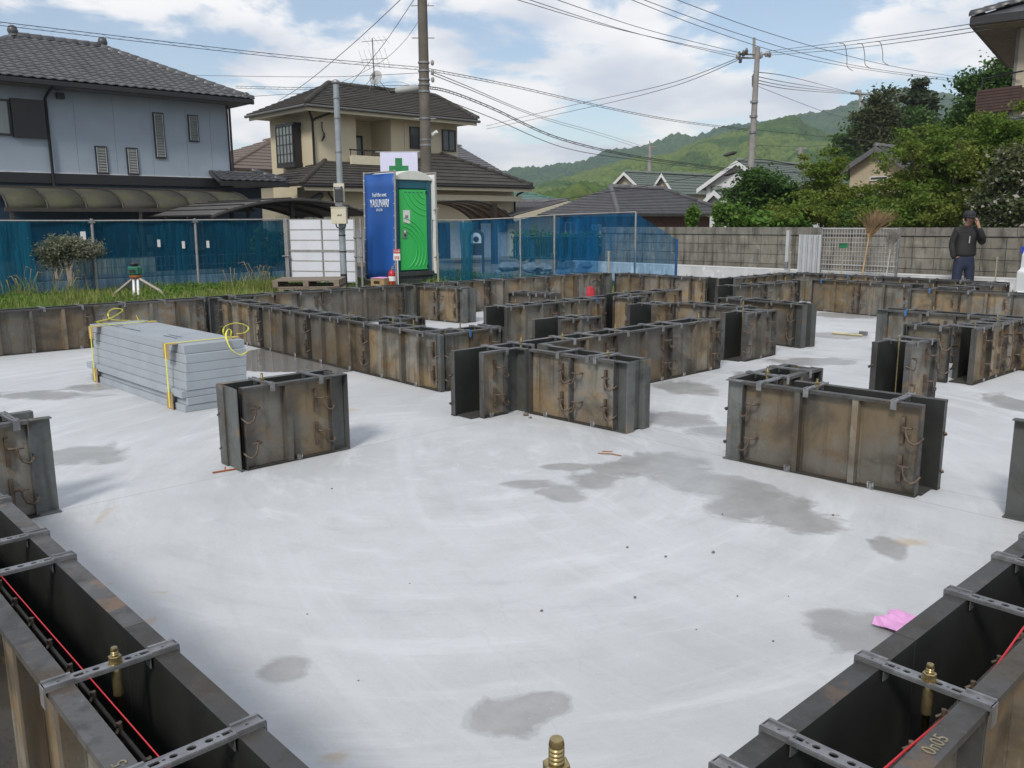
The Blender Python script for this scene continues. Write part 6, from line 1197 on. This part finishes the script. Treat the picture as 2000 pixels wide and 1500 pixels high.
def tall_clump(lab, px, dep, n, h):
    q = at_d(px, 548, dep); P = np.stack([rng.normal(q.x, .16, n), rng.normal(q.y, .16, n), np.full(n, .0)], 1); t = thing('grass_clump', lab, 'plant', (q.x, q.y, 0)); blades('leaf_blades', P, np.full(n, h * .75), .8, .008, GRS, t); m = MB()
    for i in range(max(5, n // 10)):
        b = Vector(P[i]); a = random.uniform(0, 6.28); r = random.uniform(.15, .45) * h; hz = h * random.uniform(.8, 1.3); d = Vector((math.cos(a), math.sin(a), 0)); m.tube([b, b + d * r * .25 + Vector((0, 0, hz * .6)), b + d * r * .7 + Vector((0, 0, hz * .95)), b + d * r * 1.2 + Vector((0, 0, hz * .9))], [.004, .004, .009, .003], 4)
    m.build('seed_heads', STRAW, t)
tall_clump('tall seeding grass clump left of the pallets', 508, 15.2, 150, .52); tall_clump('smaller seeding grass clump at the fence', 462, 15.8, 60, .42); tall_clump('upright weeds in front of the umbrella tree', 128, 14.6, 90, .45); tall_clump('pale flowering weeds at the far left of the verge', 40, 14.6, 90, .50); tall_clump('grass tuft beside the short stake right of the toilet', 862, 15.8, 120, .22)
# ---- wooded hills
def hill_material(name, c, c2, c3):
    m, nt, b = _new(name); g = nt.nodes.new('ShaderNodeNewGeometry'); p = _pos(nt); n = _noise(nt, p, .022, 4, .6, .4); f = _noise(nt, p, .5, 4, .7)
    cc = _mix(nt, _ramp(nt, n, .46, .54), c, c2); cc = _mix(nt, _ramp(nt, g.outputs['Random Per Island'], 0, 1, 0, .55), cc, c3); cc = _mix(nt, _ramp(nt, f, .4, .7, 0, .5), cc, tuple(x * .5 for x in c)); nt.links.new(cc, b.inputs['Base Color']); b.inputs['Roughness'].default_value = .95; b.inputs['Specular IOR Level'].default_value = .1; return m
ico = bmesh.new(); bmesh.ops.create_icosphere(ico, subdivisions=1, radius=1); IV_ = np.array([v.co[:] for v in ico.verts]); IF_ = np.array([[v.index for v in f.verts] for f in ico.faces]); ico.free()
def hill(lab, outline, D, foot, m_, crowns, cr, back=.25, tmax=.85):
    xs = np.array([q[0] for q in outline], float); ysx = np.array([q[1] for q in outline], float); nx, nt_ = 90, 14; px = np.linspace(xs[0], xs[-1], nx); py = np.interp(px, xs, ysx); ts = np.concatenate([[-back], np.linspace(0, 1, nt_)]); V = []
    def surf(x, y, t):
        top = at_d(x, y, D); d = D + (foot - D) * t if t >= 0 else D * (1 - t); g = at_d(x, 440, d); z = -1 + (top.z + 1) * ((1 - t) ** 1.15 if t >= 0 else (1 + 3 * t)); return (g.x + 6 * math.sin(g.y * .02), g.y, z + (2.5 * math.sin(x * .05 + t * 9) * t * (1 - t) * 4 if t > 0 else 0))
    V = np.array([surf(x, y, t) for x, y in zip(px, py) for t in ts]); k = len(ts); F = np.array([[i * k + j, (i + 1) * k + j, (i + 1) * k + j + 1, i * k + j + 1] for i in range(nx - 1) for j in range(k - 1)])
    o = np_mesh('hill', V, F, m_, None, True); tag(o, lab, None, None, 'structure')
    n = crowns; X = rng.uniform(xs[0], xs[-1], n); T_ = rng.random(n) ** 1.3 * tmax; Y = np.interp(X, xs, ysx); C = np.array([surf(x, y + cr / D * FOC * .75, t) for x, y, t in zip(X, Y, T_)]); R_ = cr * rng.uniform(.6, 1.35, n)
    jit = rng.uniform(.86, 1.14, (n, len(IV_), 1)); W = C[:, None, :] + IV_[None] * jit * R_[:, None, None] * np.array([1, 1, 1.05]); FF = (np.arange(n)[:, None, None] * len(IV_) + IF_[None]).reshape(-1, 3); o = np_mesh('hillside_wood', W.reshape(-1, 3), FF, m_, None, True); tag(o, 'treetops covering the ' + lab, 'wood', None, 'stuff')
HF = hill_material('far_wood', (.032, .075, .048), (.05, .10, .05), (.022, .055, .042)); HM = hill_material('bamboo_wood', (.11, .155, .048), (.035, .08, .035), (.06, .105, .042)); HN = hill_material('near_wood', (.06, .11, .03), (.11, .15, .035), (.05, .08, .03))
hill('blue-green far mountain ridge behind the houses', [(880, 350), (984, 338), (1020, 330), (1056, 330), (1094, 325), (1130, 321), (1164, 313), (1190, 299), (1202, 294), (1240, 293), (1262, 289), (1291, 279), (1315, 266), (1334, 266), (1346, 274), (1380, 262), (1411, 249), (1440, 248), (1467, 243), (1533, 230), (1587, 223), (1633, 210), (1683, 193), (1743, 178), (1817, 188), (1867, 199), (1930, 215), (2100, 230)], 820, 430, HF, 9000, 3.9)
hill('light green bamboo hillside in front of the ridge', [(1030, 372), (1056, 364), (1128, 346), (1190, 330), (1236, 314), (1320, 306), (1368, 283), (1440, 263), (1500, 246), (1550, 234), (1575, 252), (1620, 270), (1660, 300), (1720, 330)], 420, 180, HM, 9500, 1.9)
hill('dark green wooded slope low behind the teal roof', [(985, 398), (1020, 390), (1060, 378), (1110, 366), (1150, 368), (1200, 372), (1240, 372), (1330, 372), (1420, 368), (1500, 350), (1580, 345), (1660, 330), (1760, 320), (1900, 300), (2100, 290)], 190, 80, HN, 3000, 1.6)
# ------------------------------------------------------------------ poles and wires
CONC = mat('pole_concrete', (.135, .12, .10), .85, var=.3, scale=4); CONC2 = mat('pole_grey', (.27, .26, .25), .85, var=.2, scale=4); WIRE = mat('wire_black', (.03, .03, .035), .6, var=.1); PORC = mat('insulator', (.35, .33, .33), .4)
mp = at_d(835, 440, 20.5); MP = thing('utility_pole', 'tall brown-grey concrete utility pole behind the toilet', 'utility pole', (mp.x, mp.y, -.15)); tpz = 9.5
m = MB(); m.tube([(mp.x, mp.y, -.2), (mp.x, mp.y, 4), (mp.x, mp.y, tpz)], [.15, .12, .095], 14); sh = m.build('shaft', CONC, MP); m = MB(); 
def pz(py): return at_d(833, py, 20.5).z
for y in (133, 148, 164, 173, 186, 236, 276, 286, 375): m = MB(); z = pz(y); m.tube([(mp.x, mp.y, z - .02), (mp.x, mp.y, z + .02)], .135, 14); m.build('steel_band', GALV, MP)
for y in (236, 30, 88): m = MB(); z = pz(y); m.tube([Vector((mp.x, mp.y, z)) - AXR * .26, Vector((mp.x, mp.y, z)) + AXR * .26], .012, 5); m.build('step_bolt', GALV, MP)
for y in (133, 150, 164): m = MB(); z = pz(y); c = Vector((mp.x, mp.y, z)) + AXR * .2; m.lathe([(.02, -.06), (.04, -.03), (.04, .03), (.02, .06)], 8, c); m.build('cable_grip', PORC, MP)
m = MB(); z0, z1 = pz(395), pz(420); m.lathe([(.137, z0 + .15), (.140, z0 - .1)], 14, (mp.x, mp.y, 0)); m.build('white_label', WHT, MP)
q0 = at_d(772, 178, 20.3); q1 = at_d(818, 172, 20.3); LM = thing('junction_closure', 'long grey cable closure slung beside the tall pole', 'cable closure', q0); m = MB(); m.tube([q0, q0.lerp(q1, .1), q0.lerp(q1, .9), q1], [.05, .085, .095, .05], 8); m.build('case', mat('closure_grey', (.34, .36, .36), .5, var=.1), LM); m = MB(); m.tube([q0 - AXR * .12, q0 + AXR * .02], .04, 6); m.tube([q1, q1 + AXR * .06], .035, 6); m.build('end_cap', BLK, LM)
q = at_d(846, 264, 20.2); SL = thing('street_lamp', 'small white street lamp head clamped to the tall pole', 'lamp', q); m = MB(); m.tube([at_d(838, 272, 20.3), at_d(844, 265, 20.2), at_d(853, 257, 20.1)], [.03, .05, .04], 8); m.build('lamp_head', WHT, SL); m = MB(); m.tube([at_d(836, 262, 20.4), at_d(842, 262, 20.3)], .04, 6); m.build('bracket', WHT, SL)
p2 = at_d(1462, 440, 33); P2 = thing('utility_pole', 'grey utility pole with crossarms above the white gabled house', 'utility pole', (p2.x, p2.y, -1)); tz = at_d(1466, 104, 33).z
m = MB(); m.tube([(p2.x - .1, p2.y, -1), (p2.x, p2.y, 4), (p2.x + .05, p2.y - .02, tz)], [.15, .12, .09], 12); m.build('shaft', CONC2, P2); m = MB(); ex = at_d(1473, 74, 33); m.tube([at_d(1472, 112, 33), ex], .055, 8); m.build('top_extension', CONC2, P2)
for px0, px1, y in ((1440, 1500, 106), (1448, 1486, 113)): m = MB(); m.tube([at_d(px0, y, 32.7), at_d(px1, y, 32.9)], .04, 6); m.build('crossarm', CONC2, P2)
for px, y in ((1441, 110), (1446, 117), (1452, 104), (1458, 100), (1480, 101), (1487, 107), (1497, 105), (1503, 106), (1472, 150), (1472, 157), (1472, 164), (1444, 106)): c = at_d(px, y, 32.6); m = MB(); m.lathe([(.02, -.12), (.07, -.09), (.05, -.03), (.085, 0), (.05, .05), (.03, .11)], 8, c); m.build('insulator', PORC if px % 2 else mat('insulator_dark', (.09, .09, .09), .4), P2)
for y in (205, 232, 262): m = MB(); z = at_d(1461, y, 33).z; m.tube([(p2.x, p2.y, z - .04), (p2.x, p2.y, z + .04)], .150, 12); m.build('steel_band', GALV, P2)
p3 = at_d(1268, 400, 72); P3 = thing('utility_pole', 'thin distant utility pole above the bungalow roof', 'utility pole', (p3.x, p3.y, -1)); m = MB(); m.tube([(p3.x, p3.y, -1), at_d(1269, 285, 72)], [.22, .15], 8); m.build('shaft', CONC2, P3); m = MB(); m.tube([at_d(1269, 286, 72), at_d(1269, 275, 72)], .05, 6); m.tube([at_d(1258, 288, 72), at_d(1281, 287, 72)], .05, 6); m.tube([at_d(1260, 306, 72), at_d(1279, 304, 72)], .05, 6); m.build('crossarm', CONC2, P3)
p4 = at_d(1563, 400, 64); P4 = thing('utility_pole', 'short distant pole end between the white house and the maples', 'utility pole', (p4.x, p4.y, -1)); m = MB(); m.tube([(p4.x, p4.y, -1), at_d(1564, 288, 64)], [.22, .18], 8); m.build('shaft', CONC2, P4); m = MB(); m.tube([at_d(1553, 293, 64), at_d(1575, 291, 64)], .06, 6); m.build('crossarm', CONC2, P4)
p5 = at_d(1680, 440, 95); P5 = thing('utility_pole', 'far pole top with a cluster of fittings above the dark wood', 'utility pole', (p5.x, p5.y, -1)); m = MB(); m.tube([(p5.x, p5.y, -1), at_d(1680, 176, 95)], [.2, .14], 7); m.build('shaft', CONC2, P5); m = MB(); m.tube([at_d(1662, 182, 95), at_d(1698, 184, 95)], .14, 6); m.tube([at_d(1672, 176, 95), at_d(1684, 190, 95)], .18, 6); m.build('crossarm', CONC2, P5)
def wire(lab, pts, deps, r=.012, lash=0, group='overhead wires'):
    """cable through picture points given at their own distances, smoothed"""
    P = [at_d(x, y, d) for (x, y), d in zip(pts, deps)]; n = max(10, 8 * (len(P) - 1)); out = []
    for i in range(n + 1):
        s = i / n * (len(P) - 1); k = min(int(s), len(P) - 2); f = s - k; p0, p1, p2_, p3_ = P[max(k - 1, 0)], P[k], P[k + 1], P[min(k + 2, len(P) - 1)]
        out.append(.5 * ((2 * p1) + (p2_ - p0) * f + (2 * p0 - 5 * p1 + 4 * p2_ - p3_) * f * f + (3 * p1 - p0 - 3 * p2_ + p3_) * f ** 3))
    r *= .68; m = MB(); m.tube(out, r, 5); 
    if lash:
        m.tube([p - Vector((0, 0, lash)) for p in out], r * .9, 5); tot = sum((b - a).length for a, b in zip(out[:-1], out[1:])); nn = int(tot / .075); hx = []
        for i in range(nn + 1): s = i / nn * (len(out) - 1); k = min(int(s), len(out) - 2); p = out[k].lerp(out[k + 1], s - k); a = i * .9; hx.append(p - Vector((0, 0, lash * .5 + lash * .62 * math.sin(a))) + AXF * (.02 * math.cos(a)))
        m.tube(hx, r * .45, 4)
    tag(m.build('overhead_wire', WIRE), lab, 'wire', group)
wire('lashed pair of cables sweeping from the upper left to the tall pole', [(-60, 36), (0, 43), (270, 75), (560, 108), (828, 132)], [15.5, 16, 17.5, 19, 20.5], .010, .06)
wire('lashed cable from the tall pole down right to the second pole', [(838, 134), (1000, 166), (1200, 212), (1330, 236), (1460, 252)], [20.5, 23, 27, 30, 33], .012, .05)
wire('thick coiled cable falling right from the tall pole', [(770, 174), (800, 168), (836, 169), (880, 178), (960, 209), (1090, 268), (1240, 304), (1400, 326), (1462, 336)], [20.3, 20.4, 20.5, 21, 22, 25, 28, 31.5, 33], .018, .05)
wire('plain thick cable just below the coiled one', [(842, 185), (960, 230), (1100, 288), (1240, 312), (1400, 332), (1462, 340)], [20.5, 22, 25, 28, 31.5, 33], .014)
wire('lashed cable from the tall pole left to the blue house', [(832, 166), (720, 168), (600, 171), (460, 168)], [20.5, 22, 24, 26.8], .010, .06)
wire('thin lower cable to the blue house eaves', [(700, 178), (560, 184), (468, 190)], [23, 25, 26.8], .010)
wire('thin level wire crossing at the height of the aerial', [(830, 142), (640, 150), (430, 148), (360, 146)], [20.5, 23, 26, 27], .009)
wire('slanting wire from the top edge down to the cream house ridge, left', [(788, -6), (690, 85), (600, 160), (545, 196)], [18, 21, 25, 28], .012)
wire('slanting wire from the top edge behind the aerial', [(812, -6), (745, 92), (682, 168)], [18, 22, 27], .011)
wire('second slanting wire close to the tall pole', [(838, 6), (790, 80), (730, 130), (640, 172)], [20, 22, 24, 27], .008)
wire('thin service wire from pole to the cream house corner', [(832, 190), (780, 160), (700, 172)], [20.5, 22, 26], .006)
wire('pair wire fanning right below the coiled cable, upper', [(842, 140), (900, 163), (1050, 225), (1180, 262), (1268, 290)], [20.5, 24, 40, 56, 72], .016)
wire('pair wire fanning right below the coiled cable, lower', [(842, 145), (910, 172), (1060, 232), (1190, 270), (1268, 296)], [20.5, 24, 40, 56, 72], .016)
for i, (a, b) in enumerate((((995, -5), (1440, 108)), ((1020, -5), (1446, 114)), ((1075, -5), (1452, 105)))): wire(f"high wire from the top edge to the second pole's crossarm, {('left', 'middle', 'right')[i]} of three", [a, ((a[0] + b[0]) / 2, (a[1] + b[1]) / 2 + 8), b], [22, 27, 32.6], .014)
for i, (a, md, b) in enumerate((((1222, -5), (1545, 108), (1900, 163)), ((1245, -5), (1610, 115), (1900, 158)), ((1310, -5), (1640, 105), (1905, 155)))): wire(f'high line crossing above the second pole to the right, {("lowest", "middle", "highest")[i]} of three', [a, ((a[0] + md[0]) / 2, (a[1] + md[1]) / 2 + 6), md, ((md[0] + b[0]) / 2, (md[1] + b[1]) / 2 + 5), b], [26, 30, 34, 42, 55], .016)
for i, y in enumerate((100, 104, 108)): wire(f'line from the crossarm to the right house eaves, {("top", "middle", "bottom")[i]} of three', [(1500, y), (1640, y - 17 + i * 3), (1780, y - 36 + i * 4), (1935, y - 59 + i * 4)], [32.7, 26, 20, 15.3], .012)
for i, (x, y0, y1) in enumerate(((1652, 88, 134), (1687, 88, 130), (1722, 84, 124))): wire(f'hanging jumper between crossing lines, {("left", "middle", "right")[i]} of three', [(x - 12, y0 - 3), (x - 2, y0), (x + 2, (y0 + y1) / 2), (x + 3, y1 - 4), (x + 14, y1 + 4)], [27, 28, 30, 32, 33], .016)
for i, y in enumerate((148, 155, 161, 140)): wire(f'low-voltage line from the second pole to the far pole top, {("second", "third", "bottom", "top")[i]} of four', [(1472, y), (1560, y + 17 - i), (1680, 183 + i)], [33, 55, 95], .026)
wire('thin wire falling right from the second pole across the hill', [(1474, 166), (1560, 200), (1640, 228), (1760, 262)], [33, 36, 40, 46], .013)
wire('wire from the second pole to the right behind the trees, upper', [(1462, 252), (1560, 262), (1700, 275)], [33, 36, 42], .014); wire('wire from the second pole to the right behind the trees, lower', [(1462, 282), (1560, 286), (1700, 280)], [33, 40, 60], .014)
wire('drooping thin line left of the second pole, upper', [(1440, 114), (1300, 165), (1120, 205), (950, 246)], [32.6, 40, 52, 66], .02); wire('drooping thin line left of the second pole, lower', [(1440, 118), (1310, 170), (1140, 212), (950, 252)], [32.6, 40, 52, 66], .02)
wire('wire from second pole foot level down left over the bungalow', [(1462, 308), (1380, 340), (1250, 365), (1060, 395)], [33, 32, 30, 28], .016); wire('dark low cable across the white gabled house', [(1462, 310), (1500, 313), (1560, 322), (1640, 326)], [33, 33, 34, 36], .03); wire('second low cable across the white gabled house', [(1462, 330), (1520, 336), (1600, 338)], [33, 33, 34], .02)
wire('loop of wire beside the second pole', [(1474, 288), (1486, 284), (1496, 296), (1490, 308), (1478, 306), (1474, 294)], [32.5] * 6, .012)
for px, py, dep, lab, L_ in ((1426, 300, 31, 'black cable sleeve hanging above the white house, upper', .55), (1427, 338, 32, 'black cable sleeve hanging in front of the white gable, lower', .5)): a, b = at_d(px - 13, py + 4, dep), at_d(px + 13, py - 3, dep); m = MB(); m.tube([a, a.lerp(b, .2), a.lerp(b, .8), b], [.03, .07, .07, .03], 7); tag(m.build('cable_sleeve', BLK), lab, 'cable sleeve')
# ------------------------------------------------------------------ the man on the phone
def skinned(name, chains, m_, parent, sub=2):
    """chains: list of lists of (point, radius); chains that share a point are joined there. Skin + subdivision"""
    vs, rs, es, idx = [], [], [], {}
    for ch in chains:
        prev = None
        for p, r in ch:
            key = tuple(round(c, 4) for c in p)
            if key not in idx: idx[key] = len(vs); vs.append(p); rs.append(r)
            i = idx[key]
            if prev is not None and prev != i: es.append((prev, i))
            prev = i
    me = bpy.data.meshes.new(name); me.from_pydata(vs, es, []); o = bpy.data.objects.new(name, me); col.objects.link(o); me.materials.append(m_)
    md = o.modifiers.new('skin', 'SKIN'); md.use_smooth_shade = True; sd = o.modifiers.new('sub', 'SUBSURF'); sd.levels = sub; sd.render_levels = sub
    for i, r in enumerate(rs):
        rr = r if isinstance(r, tuple) else (r, r); me.skin_vertices[0].data[i].radius = rr
    me.skin_vertices[0].data[0].use_root = True; dg = bpy.context.evaluated_depsgraph_get(); nm = bpy.data.meshes.new_from_object(o.evaluated_get(dg)); bpy.data.objects.remove(o); bpy.data.meshes.remove(me)
    nm.polygons.foreach_set('use_smooth', [True] * len(nm.polygons)); nm.materials.clear(); return link(name, nm, m_, parent)
pq = at_d(1884, 500, 14.4); face_a = math.atan2(-AXF.y, -AXF.x) + R(90) - R(8)
PR = thing('person', 'person in black jacket, navy trousers and dark cap holding a phone to the ear', 'person', (pq.x, pq.y, -.165), face_a, None, world_coords=False); PR.scale = (.955,) * 3
# local axes: the man faces -y, his left hand is at +x (right in the picture)
SKIN = mat('skin', (.36, .20, .14), .55, var=.1); JKT = mat('black_jacket', (.016, .014, .016), .75, var=.3, scale=8, bump=.5, bscale=25); TRS = mat('navy_trousers', (.016, .024, .055), .8, var=.25, scale=9, bump=.4, bscale=30); CAPM = mat('dark_cap', (.012, .014, .02), .7); SHOE = mat('shoe', (.03, .025, .02), .6)
hip, sh_z = .86, 1.36
head = (0.0, -.07, 1.545)
body = [[((0, 0, .95), .09), ((0, .01, 1.15), .10), ((0, .0, 1.33), .08), ((0, -.01, 1.42), .052), ((0, -.05, 1.475), .055), ((0, -.065, 1.53), .082), ((0, -.06, 1.60), .072), ((0, -.055, 1.645), .04)],
        [((0, .0, 1.33), .08), ((.17, 0, 1.34), .055), ((.27, -.03, 1.12), .042), ((.19, -.20, 1.22), .036), ((.115, -.185, 1.42), .026), ((.095, -.175, 1.47), .030)],
        [((0, .0, 1.33), .08), ((-.17, 0, 1.34), .055), ((-.225, .01, 1.10), .036), ((-.205, -.04, .92), .028), ((-.18, -.055, .86), .024)],
        [((0, 0, .95), .09), ((.095, 0, .84), .08), ((.105, -.01, .47), .055), ((.12, .01, .10), .04), ((.13, -.11, .045), .035)],
        [((0, 0, .95), .09), ((-.095, 0, .84), .08), ((-.11, -.02, .47), .055), ((-.14, .01, .10), .04), ((-.16, -.10, .045), .035)]]
hnd = Vector((.095, -.175, 1.47))
for i, (dx, ln) in enumerate(((-.020, .050), (-.007, .058), (.007, .055), (.020, .045))): b = hnd + Vector((dx * .6, -.008, .025)); body.append([(tuple(hnd), .030), (tuple(b), .010), (tuple(b + Vector((-.014, -.012, ln * .5))), .009), (tuple(b + Vector((-.032, -.002, ln))), .0075)])
body.append([(tuple(hnd), .030), (tuple(hnd + Vector((-.03, -.012, .0))), .011), (tuple(hnd + Vector((-.04, -.012, .035))), .009)])
skinned('body', body, SKIN, PR, 2)
skinned('jacket', [[((0, .005, .87), (.185, .14)), ((0, .005, .93), (.198, .148)), ((0, .01, 1.02), (.195, .142)), ((0, .015, 1.15), (.185, .13)), ((0, .01, 1.31), (.155, .115)), ((0, -.0, 1.40), (.085, .08)), ((0, -.03, 1.45), (.072, .075))],
    [((0, .01, 1.31), (.155, .115)), ((.165, 0, 1.325), .078), ((.265, -.03, 1.11), .060), ((.195, -.195, 1.225), .058), ((.125, -.188, 1.395), .045)],
    [((0, .01, 1.31), (.155, .115)), ((-.165, 0, 1.325), .078), ((-.225, .01, 1.10), .060), ((-.215, -.03, .98), .054), ((-.20, -.045, .88), .048), ((-.18, -.05, .85), .03)]], JKT, PR, 2)
skinned('trousers', [[((0, 0, .98), (.14, .11)), ((0, 0, .86), (.16, .122)), ((.092, -.005, .74), .10), ((.105, -.015, .46), .080), ((.12, .01, .10), .072), ((.12, .0, .06), .074)], [((0, 0, .86), (.16, .122)), ((-.095, -.005, .74), .10), ((-.112, -.025, .46), .080), ((-.14, .01, .10), .072), ((-.14, .0, .06), .074)]], TRS, PR, 2)
for s in (.125, -.145): m = MB(); m.lathe([(.045, 0), (.05, .02), (.045, .06), (.03, .085)], 10, (0, 0, 0)); m.v = [(x * .95 + s, y * 2.4 - .045, z + .002) for x, y, z in m.v]; m.build('shoe', SHOE, PR)
m = MB(); n = 12; m.lathe([(.098, 0), (.102, .025), (.096, .06), (.075, .09), (.035, .105), (.005, .108)], 16, (0, -.052, 1.575)); cp_ = m.build('cap', CAPM, PR)
m = MB(); vs = []
for i in range(9): a = R(-160 + 17.5 * i); vs += [(.098 * math.cos(a), -.055 + .10 * math.sin(a), 1.582), (.10 * math.cos(a) * .95, -.055 + (.10 + .085 * math.sin(-a)) * math.sin(a), 1.560)]
m.add(vs, [(2 * i, 2 * i + 1, 2 * i + 3, 2 * i + 2) for i in range(8)], True); o = m.build('cap_peak', CAPM, cp_); s = o.modifiers.new('t', 'SOLIDIFY'); s.thickness = .008
m = MB(); m.lathe([(.085, -.06), (.092, .0), (.092, .03)], 14, (0, -.035, 1.56)); m.build('hair', mat('dark_hair', (.01, .009, .008), .6), PR)
m = MB(); m.tube([(-.0, -.145, 1.545), (-.0, -.163, 1.52), (.0, -.150, 1.508)], [.011, .015, .010], 6); m.build('nose', SKIN, PR)
for s in (-.03, .03): m = MB(); m.tube([(s - .012, -.140, 1.548), (s + .012, -.140, 1.548)], .006, 5); m.build('eye', BLK, PR)
m = MB(); m.tube([(-.022, -.138, 1.487), (.022, -.138, 1.487)], .006, 5); m.build('mouth', mat('lips', (.25, .09, .08), .5), PR)
m = MB(); m.tube([(-.088, -.055, 1.535), (-.094, -.06, 1.52), (-.088, -.06, 1.50)], [.012, .016, .010], 6); m.build('ear', SKIN, PR)
m = MB(); m.tube([(.005, -.142, 1.12), (.01, -.138, 1.24)], .009, 5); m.build('white_zip', mat('zip_white', (.55, .55, .55), .5), PR)
m = MB(); m.box(-.005, .005, -.036, .036, -.07, .07, Matrix.Translation((.080, -.150, 1.515)) @ Matrix.Rotation(R(15), 4, 'Y') @ Matrix.Rotation(R(-20), 4, 'X')); o = m.build('phone', BLK); o.parent = None
Mm = Matrix.Translation((pq.x, pq.y, -.165)) @ Matrix.Rotation(face_a, 4, 'Z') @ Matrix.Scale(.955, 4); o.data.transform(Mm); tag(o, "dark phone held in the man's raised hand at his ear", 'phone')
# ------------------------------------------------------------------ air
hz_ = MB(); hz_.box(-900, 1500, -900, 1700, -4, 150); 
m = bpy.data.materials.new('haze'); m.use_nodes = True; nt = m.node_tree; nt.nodes.clear(); out = nt.nodes.new('ShaderNodeOutputMaterial'); v = nt.nodes.new('ShaderNodeVolumePrincipled'); v.inputs['Color'].default_value = (.86, .91, .97, 1); v.inputs['Density'].default_value = .0003; v.inputs['Anisotropy'].default_value = .2; nt.links.new(v.outputs[0], out.inputs['Volume'])
tag(hz_.build('haze', m), 'thin blue air haze', None, None, 'stuff')
for o in bpy.data.objects:
    if '_w' in o: del o['_w']
scene.cycles.volume_bounces = 3
